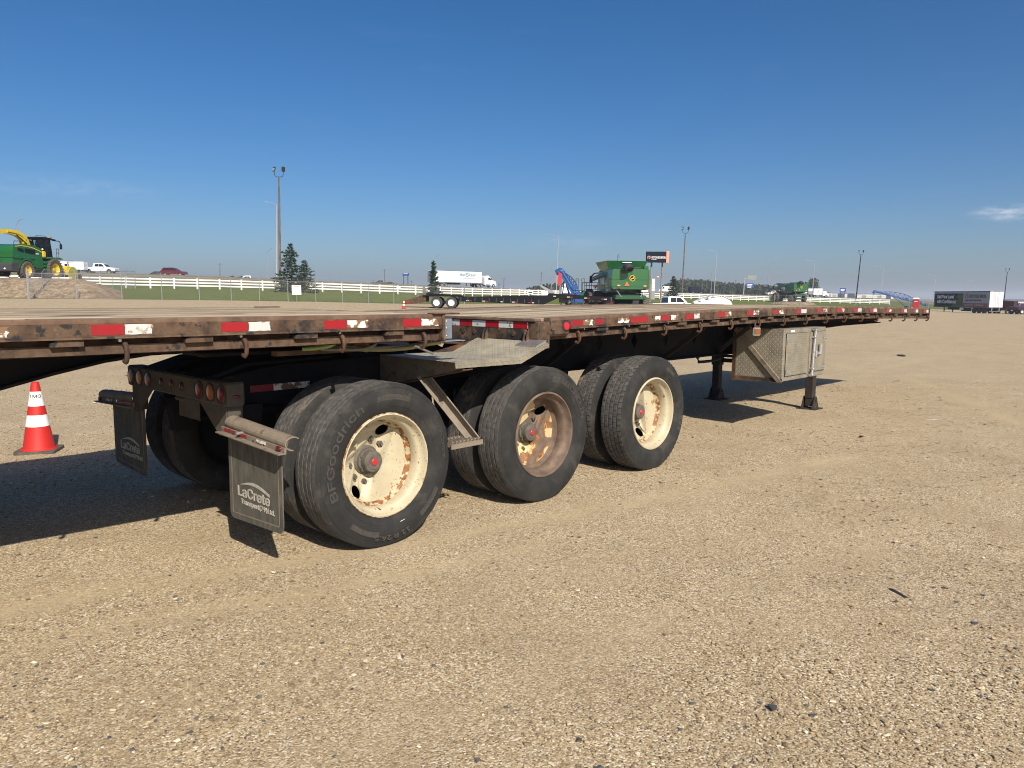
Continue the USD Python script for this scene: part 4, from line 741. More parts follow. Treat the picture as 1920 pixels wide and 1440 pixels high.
MT['pale_wood_pole'] = mat('pale_wood_pole', dict(scale=3., ramp=[(.3, (.15, .12, .09)), (.7, (.26, .22, .17))], stretch=(1., 1., .25)), rough=.9)
MT['mound'] = mat('mound', dict(scale=2.2, ramp=[(.36, (.09, .068, .045)), (.46, (.22, .165, .11)), (.54, (.32, .25, .17)), (.64, (.52, .44, .33))], detail=14., rgh=.85), rough=.95, bumps=[dict(scale=5., strength=1.0, distance=.22, detail=10.)], spec=.1)
def leaf_mat(name, ramp, sc):
    N = {'g': ('geometry', {}), 'n': ('noise_texture', dict(scale=sc, detail=4.)), 'r': ('rgb_ramp', dict(ramp=ramp)), 'p': ('principled_bsdf', dict(roughness=.75, specular_ior_level=.2)), 't': ('translucent_bsdf', {}), 'm': ('mix_closure', dict(fac=.2))}
    return usdkit.material(stage, '/World/Looks/'+name, N, [('g.position', 'n.vector'), ('n.fac', 'r.fac'), ('r.color', 'p.base_color'), ('r.color', 't.color'), ('p.BSDF', 'm.closure1'), ('t.BSDF', 'm.closure2')], surface='m.closure')
MT['spruce'] = leaf_mat('spruce', [(.3, (.018, .034, .018)), (.5, (.036, .060, .030)), (.7, (.060, .085, .046))], 3.)
MT['wood_far'] = leaf_mat('wood_far', [(.3, (.045, .062, .036)), (.5, (.068, .088, .050)), (.7, (.095, .115, .068))], .15)
RZ0 = YAW-PI/2       # local +x to the right of the picture, +y away from the camera
GRAV = -math.radians(1.35)   # the yard is not quite level: plumb posts lean a little from the yard's own normal
def wheel_part(T, x, y, z, R, w, rim_c, rim_r=.55, tyre='tyre_far', lugs=0, name='wheel', side=-1):
    """a wheel about a cross axle; side: which way the open rim looks (-1: -y)"""
    h = w/2
    t = T.part(name, move(lathe([(R*rim_r, -h*.8), (R*.7, -h*.95), (R*.9, -h), (R*.985, -h*.75), (R, -h*.4), (R, h*.4), (R*.985, h*.75), (R*.9, h), (R*.7, h*.95), (R*rim_r, h*.8)], 32), (x, y, z)), tyre, 40)
    s = side
    pr = [(R*rim_r*1.01, s*h*.82), (R*rim_r*.93, s*h*.70), (R*rim_r*.85, s*h*.2), (R*rim_r*.45, s*h*.05), (R*.16, s*h*.25), (R*.15, s*h*.45), (0, s*h*.46)]
    T.part('rim', move(lathe(pr, 24) if s > 0 else lathe(pr[::-1], 24), (x, y, z)), rim_c, 40, parent=t)
    if lugs:
        ls = []
        for i in range(lugs):
            for sd in (-1, 1):
                a = (i+(.5 if sd > 0 else 0))*2*PI/lugs
                c = cat(bar((0, sd*h*.05, R+.012), (R*.16, sd*h*.98, R-.02), R*.055, .07)); ls.append(move(c, ry=a))
        T.part('tyre_lugs', move(cat(*ls), (x, y, z)), tyre, parent=t, kind='stuff')
    return t
def taper(m, z0, k, yc=0.):
    v = np.array(m[0], float); v[:, 1] = yc+(v[:, 1]-yc)*(1-k*np.clip(v[:, 2]-z0, 0, None)); return v, m[1]

# ---------------------------------------------------------------- fences
def polyline(pts, step):
    P = np.array([spot(px, D)[:2] for px, D in pts]); L = np.concatenate([[0], np.cumsum(np.hypot(*np.diff(P, axis=0).T))])
    n = max(1, int(round(L[-1]/step))); s = np.linspace(0, L[-1], n+1)
    xy = np.stack([np.interp(s, L, P[:, k]) for k in (0, 1)], 1); z = ground_z(xy[:, 0], xy[:, 1])
    return np.column_stack([xy, z])
def white_fence():
    P = polyline([(-260, 78), (0, 80), (200, 85), (400, 91), (600, 98), (785, 104), (968, 124), (1100, 140), (1300, 160), (1500, 178), (1662, 181)], 2.5)
    T = Thing('rail_fence', 'long white three rail fence running along the grass in front of the highway', 'fence', P[0])
    o = P[0]; T.world = True
    for i, p in enumerate(P):
        T.part('fence_post', cat(box(p[0]-.07, p[0]+.07, p[1]-.07, p[1]+.07, p[2]-.1, p[2]+1.20), box(p[0]-.085, p[0]+.085, p[1]-.085, p[1]+.085, p[2]+1.2005, p[2]+1.24)), 'fence_white')
    for i, (a, b) in enumerate(zip(P[:-1], P[1:])):
        for h in (.38, .72, 1.06):
            d = (b-a)/np.linalg.norm(b-a); q = np.array([0, 0, h]); T.part('fence_rail', bar(a+q+d*.071, b+q-d*.071, .045, .15), 'fence_white')
white_fence()
def chain_fence(pts, label, h=1.95, step=3.1, name='chain_link_fence', arms=True, first=None):
    P = polyline(pts, step); T = Thing(name, label, 'fence', P[0], group='chain link fences round the yard', world=True); Z = np.array([0, 0, 1.])
    arm = np.cross(Z, P[-1]-P[0]); arm /= np.linalg.norm(arm); arm *= -1 if arm @ FH > 0 else 1
    for i, p in enumerate(P):
        r = .03 if i not in (0, len(P)-1) else .05; hh = h+(.0 if i not in (0,) or not first else first)
        T.part('fence_post', tube([p-Z*.1, p+Z*hh], r, 6), 'galv')
        if arms: T.part('barb_arm', tube([p+Z*h, p+Z*(h+.28)-arm*.22], .016, 4), 'galv')
    wires = []
    for a, b in zip(P[:-1], P[1:]):
        T.part('top_rail', tube([a+Z*h*.985, b+Z*h*.985], .020, 5), 'galv')
        if arms:
            for t in (.33, .66, 1.): wires.append(tube([a+Z*(h+.28*t)-arm*.22*t, b+Z*(h+.28*t)-arm*.22*t], .004, 3, False))
        L = np.linalg.norm(b-a); d = (b-a)/L; hz = h*.96; pit = .075
        for s in (-1, 1):
            for k in np.arange(-hz, L+hz, pit*2):
                u0, u1 = (k, k+hz) if s > 0 else (k+hz, k); z0, z1 = 0., hz
                if s > 0:
                    A0, A1 = max(u0, 0), min(u1, L)
                    if A1-A0 < .02: continue
                    q0, q1 = (A0, A0-u0), (A1, A1-u0)
                else:
                    A0, A1 = min(u0, L), max(u1, 0)
                    if A0-A1 < .02: continue
                    q0, q1 = (A0, u0-A0), (A1, u0-A1)
                wires.append(tube([a+d*q0[0]+Z*(q0[1]+.04), a+d*q1[0]+Z*(q1[1]+.04)], .0030, 3, False))
    T.part('chain_link_mesh', cat(*wires), 'galv', kind='stuff')
chain_fence([(57, 57), (144, 58.5), (221, 60), (294, 62.3), (361, 64.4), (423, 67), (482, 70), (534, 72.5), (588, 75), (638, 77.3), (685, 79.5), (730, 81.5), (772, 83.5), (870, 88)], 'tall chain link fence with barbed wire along the edge of the gravel, at left', first=.35)
chain_fence([(59, 58), (94, 62), (129, 67), (162, 71), (190, 75), (219, 79), (244, 82), (258, 84.5)], 'chain link fence running back beside the gravel mound and forage harvester')
chain_fence([(1447, 158), (1462, 156), (1497, 155)], 'short chain link fence in front of the distant combine on its mound', h=2.0)
chain_fence([(1598, 158), (1660, 154), (1735, 150)], 'chain link fence around the blue conveyor behind the red portable toilet', h=2.2)

# ---------------------------------------------------------------- mounds
def mound(name, label, px0, px1, D0, D1, top, edge_px, edge_D, m='mound', seed=4):
    nx, ny = 110, 46; X, Y = np.meshgrid(np.linspace(px0, px1, nx), np.linspace(D0, D1, ny), indexing='ij')
    p = CAM[None, None]+FH*Y[..., None]+RH*((X-960)/FPX*Y)[..., None]; g = ground_z(p[..., 0], p[..., 1])
    s = lambda t: np.clip(t, 0, 1)**2*(3-2*np.clip(t, 0, 1))
    w = s((X-px0)/edge_px[0])*s((px1-X)/edge_px[1])*s((Y-D0)/edge_D)*s((D1-Y)/edge_D)
    nz = meshkit.fbm(np.stack([p[..., 0]*.9, p[..., 1]*.9, 0*X], -1), 5, seed)
    z = g-.25+(top-g+.25)*w+(nz-.5)*.5*np.clip(4*w*(1-w)+.1, 0, 1)
    v = np.stack([p[..., 0], p[..., 1], z], -1).reshape(-1, 3); i, j = np.meshgrid(np.arange(nx-1), np.arange(ny-1), indexing='ij'); q = np.stack([i*ny+j, (i+1)*ny+j, (i+1)*ny+j+1, i*ny+j+1], -1).reshape(-1, 4)
    single(name, (v, np.vstack([q[:, [0, 1, 2]], q[:, [0, 2, 3]]])), m, label, kind='structure', smooth=True)
mound('gravel_mound', 'flat topped mound of coarse gravel carrying the forage harvester', -160, 262, 58.3, 82, 2.70, (60, 120), 5.5)
mound('low_gravel_mound', 'low mound of gravel carrying the distant combine', 1425, 1540, 158, 178, .70, (45, 45), 5., seed=8)
for i, (px, w) in enumerate(((13, .65), (74, .65), (122, 1.5))):
    p = CAM+FH*65.5+RH*(px-960)/FPX*65.5
    single('white_block', move(box(-w/2, w/2, -.25, .25, 2.50, 2.82, .03), (p[0], p[1], 0), RZ0), 'fence_white', ['small white block left of the corner fence post on the mound', 'small white block under the harvester between its wheels', 'long white block under the yellow header on the mound'][i], 'block')

# ---------------------------------------------------------------- poles
def plumb(h, lean=0.): return np.array([math.sin(-GRAV+lean)*h, 0, math.cos(GRAV)*h])
def twin_light(px, D, h, m, label, r=.16, tilt=0., sz=1.):
    T = Thing('floodlight_pole', label, 'light pole', spot(px, D), RZ0, 'floodlight poles around the yard')
    t = plumb(h, tilt); T.part('pole', tube([(0, 0, -.2), t*.5, t], [r, r*.8, r*.55], 10), m, 60)
    T.part('pole_base', box(-.35, .35, -.35, .35, -.2, .35, .04), 'concrete')
    for s in (-1, 1):
        arc = [t+np.array(q)*sz for q in ((0, 0, 0), (s*.35, 0, -.02), (s*.6, 0, .12), (s*.68, 0, .4), (s*.70, 0, .75))]
        T.part('arm', tube(arc, .045*sz, 6), 'dark_pole', 60)
        c = t+np.array([s*.72, -.05, 1.15])*sz
        f = T.part('floodlight', move(box(-.26*sz, .26*sz, -.10*sz, .10*sz, -.38*sz, .38*sz, .05), c, rz=.5*s, rx=-.35 if s < 0 else .2), 'dark_pole')
        if s < 0: T.part('lamp_glass', move(box(-.2*sz, .2*sz, -.116*sz, -.102*sz, -.3*sz, .15*sz, .0), c, rz=.5*s, rx=-.35), 'galv', parent=f)
def street_light(px, D, h, label, left=True, arm=2.6, m='pole_grey', group='street lights along the highway', curved=False, top_only=False):
    T = Thing('street_light', label, 'street light', spot(px, D), RZ0, group=group); t = plumb(h); s = -1 if left else 1
    T.part('pole', tube([(0, 0, -.2), t], [.14, .075], 8), m, 60)
    a = [t, t+np.array([s*arm*.35, 0, .28]), t+np.array([s*arm*.7, 0, .45]), t+np.array([s*arm, 0, .5])] if not curved else [t, t+np.array([s*arm*.3, 0, .9]), t+np.array([s*arm*.65, 0, 1.5]), t+np.array([s*arm, 0, 1.7])]
    T.part('arm', tube(a, .055, 6), m, 60); T.part('lamp_head', move(box(-.42, .32, -.13, .13, -.07, .07, .04), a[-1]), m)
twin_light(527, 96.5, 14.05, 'wood_pole', 'tall wooden light pole with two floodlights behind the white notice sign', .18, math.radians(-.4), .8)
twin_light(1274.7, 159, 13.5, 'wood_pole', 'wooden pole with two floodlights right of the pylon sign', .16, 0., .85)
twin_light(1599, 181, 11.5, 'dark_pole', 'dark pole with a pair of small floodlights beside the end of the white fence', .16, math.radians(1.6), .7)
twin_light(1874.5, 205, 10.2, 'dark_pole', 'dark pole with floodlights just right of the lettered white trailer', .14, math.radians(.6), .65)
street_light(521, 168, 16.3, 'grey street light just left of the tall wooden pole', arm=2.1)
street_light(1041, 238, 16.5, 'tall grey street light behind the black lowboy trailer', arm=3.2)
street_light(1335, 282, 15.3, 'grey street light right of the dark spruce and pylon sign', arm=3.)
street_light(1517.3, 300, 13.6, 'grey street light behind the white semi trailer and second combine', arm=3.2)
street_light(1645, 318, 12.6, 'grey street light rising behind the blue conveyor at right', arm=3.6)
street_light(1743, 330, 11.2, 'thin street light left of the lettered trailer', arm=3.)
street_light(1816, 372, 11.0, 'thin street light behind the roof of the lettered trailer', arm=2.7)
street_light(41, 190, 13.0, 'street light with a raised curved arm behind the forage harvester', False, 1.6, 'galv', curved=True)
street_light(503, 236, 9.5, 'far street light with a curved arm left of the tall wooden pole', False, 1.6, 'galv', curved=True)
street_light(811, 262, 9.6, 'far street light with a curved arm above the thin spruce', False, 2.0, 'galv', curved=True)
street_light(1031, 290, 9.5, 'far street light with curved arm beside the blue conveyor tower', False, 1.9, 'galv', curved=True)
street_light(1328.5, 325, 9.2, 'far street light with curved arm just left of the tall grey one', False, 1.8, 'galv', curved=True)
street_light(1433, 330, 12.6, 'far street light with curved arm above the black billboard', False, 2.0, 'galv', curved=True)
for px, D, h, lb in ((415.5, 300, 9.5, 'thin wooden utility pole left of the white pickup on the highway'), (721, 300, 8.0, 'wooden utility pole behind the black pickup'), (700, 330, 4.6, 'short utility pole left of the black pickup'), (771, 330, 4.4, 'short utility pole right of the small blue sign'), (943, 330, 6.0, 'utility pole right of the white semi truck'), (934, 360, 4.2, 'low utility pole right of the white semi truck'), (1012, 330, 8.6, 'thin utility pole left of the tall grey street light'), (1373, 420, 8.6, 'wooden utility pole standing in front of the tree line'), (381, 380, 5.8, 'faint utility pole right of the red car')):
    T = Thing('utility_pole', lb, 'utility pole', spot(px, D), RZ0, 'utility poles along the highway'); T.part('pole', tube([(0, 0, -.2), plumb(h)], [.16, .11], 7), 'wood_pole', 60); T.part('crossarm', move(box(-.9, .9, -.05, .05, -.5, -.38), plumb(h)), 'wood_pole')

# ---------------------------------------------------------------- trees
def conifer(px, D, h, r, label, seed, thin=False, gap=0., bend=0., name='spruce_tree', low=.06):
    rng = np.random.default_rng(seed); T = Thing(name, label, 'tree', spot(px, D), RZ0, 'spruces by the white fence' if name == 'spruce_tree' else 'trees far off at right')
    T.part('trunk', tube([(0, 0, -.1), (bend*h*.3, 0, h*.5), (bend*h, 0, h*.97)], [h*.025, h*.016, .01], 7), 'wood_pole', 60)
    V, F, n = [], [], 0; nw = 17 if not thin else 20
    side = rng.uniform(0, 2*PI)
    for w in range(nw):
        t0 = low+(1-low)*(w/nw)**.92; nb = rng.integers(5, 9) if t0 < .8 else 4
        for b_ in range(nb):
            t = min(.99, t0+rng.uniform(-.018, .018)); z = h*t; a = 2*PI*(b_+rng.random()*.8)/nb
            L = r*(1-t)**.85*rng.uniform(.72, 1.18)*(1+.18*math.cos(a-side))+.07
            if rng.random() < gap: L *= rng.uniform(.25, .6)
            if t > .6 and rng.random() < .12: L *= 1.5
            d = np.array([math.cos(a), math.sin(a), 0]); c0 = np.array([bend*h*t, 0, z]); m = int(16+70*L/r*(1 if not thin else .8))
            u = rng.random(m)**.6; wd = .17*L*(1.1-u)+.03; sd0 = np.array([-d[1], d[0], 0])
            base = c0+d*(u*L)[:, None]+sd0*(rng.normal(size=m)*wd)[:, None]; base[:, 2] += (-.30*(1-t)-.05)*L*u+.22*L*u*u+rng.normal(size=m)*.035*h/5-.05*np.abs(rng.normal(size=m))*h/5
            sz = (.065+.075*rng.random(m))*h/5.
            ax = rng.normal(size=(m, 3))*.5+d*.9; ax[:, 2] -= .1; ax /= np.linalg.norm(ax, axis=1)[:, None]; sd = np.cross(ax, rng.normal(size=(m, 3))); sd /= np.linalg.norm(sd, axis=1)[:, None]+1e-9
            q = np.stack([base-sd*sz[:, None]*.45, base+sd*sz[:, None]*.45, base+ax*sz[:, None]*1.8], 1)
            V.append(q.reshape(-1, 3)); F.append(np.arange(3*m).reshape(-1, 3)+n); n += 3*m
    T.part('crown', (np.vstack(V), np.vstack(F)), 'spruce', kind='stuff')
conifer(549, 93.5, 6.0, 2.15, 'larger dark spruce beside the tall wooden light pole', 1, gap=.22)
conifer(573, 94, 4.1, 1.75, 'smaller dark spruce right of the larger one behind the notice sign', 2, gap=.1)
conifer(812, 101, 4.9, .95, 'thin ragged spruce left of the white semi truck', 3, True, .5)
conifer(1258.5, 152, 5.0, 1.5, 'dark spruce between the pylon sign and a floodlight pole', 5, gap=.35)
conifer(1812, 420, 5.6, 2.2, 'left of two small trees peeping over the lettered trailer', 6, name='distant_tree'); conifer(1831, 420, 6.6, 2.4, 'right of two small trees peeping over the lettered trailer', 7, name='distant_tree')
def tree_belt(name, label, px0, px1, D0, D1, hf, n, seed, sz=1.0, kind='stuff', cat_=None):
    rng = np.random.default_rng(seed); V, F, k = [], [], 0
    for _ in range(n):
        px = rng.uniform(px0, px1); D = rng.uniform(D0, D1); h = hf(px)*rng.uniform(.80, 1.04); p = spot(px, D); m = 120
        u = rng.random(m); w = h*.30*np.sqrt(np.clip(u, .02, 1))*(1.15-u)*1.7; a = rng.uniform(0, 2*PI, m); rr = w*np.sqrt(rng.random(m))
        c = p+np.stack([np.cos(a)*rr, np.sin(a)*rr, h*(.08+.92*u)], 1); s = sz*rng.uniform(.22, .62, m)
        e = rng.normal(size=(m, 3)); e /= np.linalg.norm(e, axis=1)[:, None]; f = np.cross(e, rng.normal(size=(m, 3))); f /= np.linalg.norm(f, axis=1)[:, None]
        V.append(np.stack([c+e*s[:, None], c-e*.5*s[:, None]+f*.8*s[:, None], c-e*.5*s[:, None]-f*.8*s[:, None]], 1).reshape(-1, 3)); F.append(np.arange(3*m).reshape(-1, 3)+k); k += 3*m
    single(name, (np.vstack(V), np.vstack(F)), 'wood_far', label, cat_, kind=kind)
tree_belt('tree_line', 'long belt of dark green woods beyond the highway at right', 1236, 1470, 390, 430, lambda px: np.interp(px, [1236, 1262, 1300, 1350, 1400, 1470], [4.3, 7.8, 8.0, 6.9, 6.0, 5.0]), 460, 21, cat_='woods')
tree_belt('far_shrubs', 'low dark bushes along the horizon behind the lowboy trailer', 985, 1062, 330, 360, lambda px: np.interp(px, [985, 1030, 1034, 1062], [2.0, 4.0, 4.4, 2.4]), 46, 22, .8, cat_='bushes')
tree_belt('roadside_bush', 'round dark bush beside the white semi trailer at right', 1511, 1526, 330, 345, lambda px: 8.0, 14, 23, .9, kind=None, cat_='bush')
for px, D, h, lb, sd in ((437, 200, 1.6, 'small dark shrub on the bank left of the white pickup', 31), (453, 205, 1.8, 'small dark shrub just behind the white pickup', 32), (512, 190, 1.0, 'tiny shrub on the highway bank left of the tall pole', 33)):
    tree_belt('bank_shrub', lb, px-3, px+4, D, D+6, lambda q: h, 8, sd, .35, kind=None, cat_='shrub')

# ---------------------------------------------------------------- road vehicles
def rounded(poly, r=.06): return sg.Polygon(poly).buffer(-r).buffer(2*r, 6).buffer(-r)
def car(name, label, cat_, px, D, th, paint, kind, dz=0., at=None):
    T = Thing(name, label, cat_, spot(px, D, dz), RZ0+th, 'pickup trucks' if kind == 'pickup' else None)
    if kind == 'pickup':
        W, wr, wx = .98, .40, (-1.75, 1.85)
        low = [(-2.95, .62), (-2.95, 1.12), (-1.05, 1.16), (1.25, 1.20), (2.70, 1.10), (2.93, .95), (2.93, .52), (2.5, .42), (-2.6, .48)]
        cab = [(-1.02, 1.15), (-.92, 1.84), (-.75, 1.92), (.55, 1.90), (.75, 1.85), (1.45, 1.19)]; wins = [[(-.68, 1.28), (-.62, 1.74), (.0, 1.76), (.0, 1.28)], [(.06, 1.28), (.06, 1.76), (.60, 1.74), (1.10, 1.28)]]
    elif kind == 'suv':
        W, wr, wx = .93, .36, (-1.45, 1.40)
        low = [(-2.30, .50), (-2.36, 1.05), (-2.2, 1.10), (1.05, 1.08), (2.10, .95), (2.35, .78), (2.35, .45), (-2.2, .42)]
        cab = [(-2.22, 1.08), (-1.95, 1.58), (-1.7, 1.68), (-.2, 1.72), (.25, 1.66), (1.15, 1.07)]; wins = [[(-1.95, 1.16), (-1.72, 1.56), (-.62, 1.62), (-.62, 1.14)], [(-.55, 1.14), (-.55, 1.62), (.15, 1.58), (.80, 1.12)]]
    else:
        W, wr, wx = .90, .33, (-1.40, 1.40)
        low = [(-2.35, .45), (-2.40, .92), (-1.5, 1.0), (1.1, .95), (2.1, .80), (2.38, .65), (2.38, .38), (-2.2, .36)]
        cab = [(-1.75, .96), (-1.05, 1.40), (-.6, 1.46), (.2, 1.44), (1.15, .94)]; wins = [[(-1.15, 1.03), (-.85, 1.34), (-.2, 1.38), (-.2, 1.02)], [(-.13, 1.02), (-.13, 1.38), (.18, 1.36), (.82, 1.0)]]
    g = rounded(low)
    for x in wx: g = g.difference(sg.Point(x, wr).buffer(wr+.07, 12))
    b = prism(g, -W, W, 'y'); c = rounded(cab, .05)
    if kind == 'pickup':
        T.part('body', b, paint); T.part('bed_opening', box(-2.82, -1.10, -W+.09, W-.09, 1.10, 1.1705), 'grey_plastic')
    else: T.part('body', b, paint)
    cb = T.part('cabin', taper(prism(c, -W+.03, W-.03, 'y'), 1.1, .22), paint)
    for s in (-1, 1):
        for w in wins:
            wv = prism(rounded(w, .03), (W-.028)*s-.004, (W-.028)*s+.004, 'y'); v = wv[0].copy(); v[:, 1] = s*((W-.03)*(1-.22*np.clip(v[:, 2]-1.1, 0, None))+.004+(.004*np.sign(v[:, 1]-(W-.028)*s)))
            T.part('side_window', (v, wv[1]), 'dark_glass', parent=cb)
    f0, f1 = cab[-1], cab[-2]; r0, r1 = cab[0], cab[1]
    for nm, (p, q), o in (('windscreen', (f0, f1), 1), ('rear_window', (r0, r1), -1)):
        p, q = np.array(p), np.array(q); n_ = np.array([q[1]-p[1], p[0]-q[0]])*(1 if o > 0 else -1); n_ = n_/np.linalg.norm(n_); p, q = p+(q-p)*.14+n_*.006, p+(q-p)*.86+n_*.006
        T.part(nm, taper(prism([tuple(p), tuple(q), tuple(q-n_*.004), tuple(p-n_*.004)], -W+.13, W-.13, 'y'), 1.1, .22), 'dark_glass', parent=cb)
    for x in wx:
        for s in (-1, 1): wheel_part(T, x, s*(W-.12), wr, wr, .24, 'galv', .62, side=s)
    for s in (-1, 1):
        T.part('headlight', box(low[4][0]+.12 if kind != 'pickup' else 2.85, 2.945 if kind == 'pickup' else 2.33, s*(W-.32)-.16, s*(W-.32)+.17, .80 if kind == 'pickup' else .68, .98 if kind == 'pickup' else .80, .03), 'white_gloss')
        T.part('tail_light', box(low[0][0]-.02, low[0][0]+.10, s*(W-.09)-.09, s*(W-.09)+.094, .75, 1.05, .02), 'red_lens')
        T.part('wing_mirror', box(cab[-1][0]-.55, cab[-1][0]-.40, s*(W+.10)-.08, s*(W+.10)+.08, 1.15, 1.32, .03), paint)
    T.part('front_bumper', box(low[-3][0]-.12, low[-3][0]+.05, -W+.05, W-.05, .42, .60, .04), 'grey_plastic'); T.part('rear_bumper', box(low[0][0]-.08, low[0][0]+.12, -W+.05, W-.05, .45, .62, .04), 'grey_plastic')
    return T
car('pickup_truck', 'white crew cab pickup on the highway right of the yellow header', 'pickup', 195, 141, .08, 'white_gloss', 'pickup')
car('red_suv', 'dark red sport utility car on the highway at left', 'car', 331, 152, .12, 'red_car', 'suv')
car('dark_suv', 'dark grey car mostly hidden by the road edge left of the red car', 'car', 296, 163, PI+.3, 'dark_car', 'suv', -.45)
car('pickup_truck', 'small white pickup on the highway left of the tall wooden pole', 'pickup', 467, 205, PI+.25, 'white_gloss', 'pickup', -.1)
car('pickup_truck', 'black pickup on the highway near the small blue sign', 'pickup', 714, 212, PI+.2, 'dark_car', 'pickup', -.3)
car('dark_saloon', 'dark low car following the black pickup on the highway', 'car', 729, 216, PI+.2, 'dark_car', 'sedan', -.3)
car('pickup_truck', 'white crew cab pickup parked in the yard right of the green combine', 'pickup', 1258, 88, .25, 'white_gloss', 'pickup')
car('pickup_truck', 'distant white pickup left of the second combine', 'pickup', 1444, 318, PI+.2, 'white_gloss', 'pickup')
def cargo_van(px, D, th, label, dark=False):
    T = Thing('cargo_van' if not dark else 'distant_truck', label, 'van' if not dark else 'truck', spot(px, D), RZ0+th); p = 'white_gloss' if not dark else 'navy'
    T.part('body', prism(rounded([(-2.9, .5), (-2.9, 2.5), (1.4, 2.55), (2.1, 1.5), (2.9, 1.25), (2.95, .5)], .12), -1., 1., 'y'), p); T.part('windscreen', prism([(1.52, 2.36), (2.08, 1.55), (2.11, 1.57), (1.55, 2.38)], -.85, .85, 'y'), 'dark_glass')
    for s in (-1, 1): T.part('side_window', prism([(1.0, 1.55), (1.0, 2.2), (1.35, 2.2), (1.75, 1.55)], s*1.004-.004, s*1.004+.004, 'y'), 'dark_glass')
    for x in (-1.8, 1.8):
        for s in (-1, 1): wheel_part(T, x, s*.88, .38, .38, .26, 'galv', .6, side=s)
cargo_van(1247, 288, PI-.3, 'white van on the road seen between the pylon legs and spruce'); cargo_van(1301, 300, .3, 'dark blue truck on the road in front of the tree line', True)
def camper():
    T = Thing('white_box_trailer', 'white box trailer behind the yellow header on the mound', 'trailer', spot(146, 137), RZ0+.2)
    T.part('body', box(-1.9, 1.9, -1.1, 1.1, .55, 2.0, .06), 'white_gloss'); T.part('roof_vent', box(-.9, -.1, -.4, .4, 2.001, 2.15, .05), 'grey_plastic'); T.part('window', box(-1.2, -.5, -1.108, -1.1005, 1.2, 1.6, .0), 'dark_glass')
    for s in (-1, 1): wheel_part(T, .2, s*1.0, .36, .36, .24, 'galv', .6, side=s)
    T.part('drawbar', bar((-1.9, 0, .6), (-3.0, 0, .6), .12, .1), 'black_paint')
camper()
def semi_box(T, L, W, H, z0, paint, axles, R=.5):
    T.part('box_body', box(-L/2, L/2, -W/2, W/2, z0, z0+H, .02), paint)
    T.part('bottom_rail', box(-L/2+.01, L/2-.01, -W/2-.012, W/2+.012, z0-.10, z0-.002, .01), 'galv')
    for x in axles:
        for s in (-1, 1): wheel_part(T, x, s*(W/2-.16), R, R, .30, 'galv', .55, side=s)
        T.part('axle', tube([(x, -W/2+.3, R), (x, W/2-.3, R)], .07, 8), 'black_paint')
def semi_truck():
    T = Thing('semi_truck', 'white semi truck and box trailer driving along the highway', 'truck', spot(853, 202), RZ0+.74)
    semi_box(T, 16.1, 2.6, 2.85, 1.2, 'white_gloss', (-6.6, -5.3, -4.0))
    for x in (-8.06,): T.part('rear_door', box(x-.03, x-.002, -1.25, -.01, 1.3, 3.95), 'galv'); T.part('rear_door', box(x-.03, x-.002, .01, 1.25, 1.3, 3.95), 'galv')
    T.part('trailer_lettering', text('Main', .72, (.4, -1.304, 2.85), (1, 0, 0), (0, 0, 1), .003, True, .95), 'text_teal'); T.part('trailer_lettering', text('S', 1.1, (2.5, -1.304, 2.68), (1, 0, 0), (0, 0, 1), .003, True, 1.), 'text_teal'); T.part('trailer_lettering', text('tream', .72, (3.45, -1.304, 2.85), (1, 0, 0), (0, 0, 1), .003, True, .95), 'text_teal')
    T.part('trailer_lettering', box(2.6, 6.2, -1.3035, -1.3005, 3.56, 3.62), 'text_teal'); T.part('trailer_lettering', box(1.0, 6.2, -1.3035, -1.3005, 2.60, 2.64), 'text_teal'); T.part('trailer_lettering', box(1.6, 5.6, -1.3035, -1.3005, 2.22, 2.36), 'trailer_grey')
    T.part('landing_gear', cat(box(4.4, 4.55, -1., -.85, .3, 1.1), box(4.4, 4.55, .85, 1., .3, 1.1)), 'black_paint'); T.part('side_box', box(-2.6, .8, -1.2, 1.2, .62, 1.09, .02), 'black_paint')
    cabp = prism(rounded([(9.2, .75), (9.2, 2.7), (9.8, 3.15), (10.6, 3.2), (11.2, 2.75), (11.75, 2.0), (13.0, 1.75), (13.35, 1.45), (13.45, .55), (9.4, .55)], .12), -1.1, 1.1, 'y')
    cab = T.part('cab', cabp, 'white_gloss')
    T.part('windscreen', prism([(11.28, 2.66), (11.75, 2.02), (11.78, 2.04), (11.31, 2.68)], -.95, .95, 'y'), 'dark_glass', parent=cab)
    for s in (-1, 1):
        T.part('side_window', prism([(10.5, 2.05), (10.5, 2.6), (11.05, 2.6), (11.45, 2.05)], s*1.104-.004, s*1.104+.004, 'y'), 'dark_glass', parent=cab); T.part('wing_mirror', box(11.3, 11.42, s*1.3-.12, s*1.3+.12, 1.95, 2.55, .04), 'black_paint', parent=cab)
        T.part('fuel_tank', tube([(9.6, s*.95, .62), (11.2, s*.95, .62)], .30, 12), 'chrome', 40)
        for x in (6.8, 8.1, 12.4): wheel_part(T, x, s*1.05, .5, .5, .30, 'galv', .55, side=s)
    T.part('chassis', box(6.0, 13.0, -.45, .45, .70, .95, .02), 'black_paint')
semi_truck()
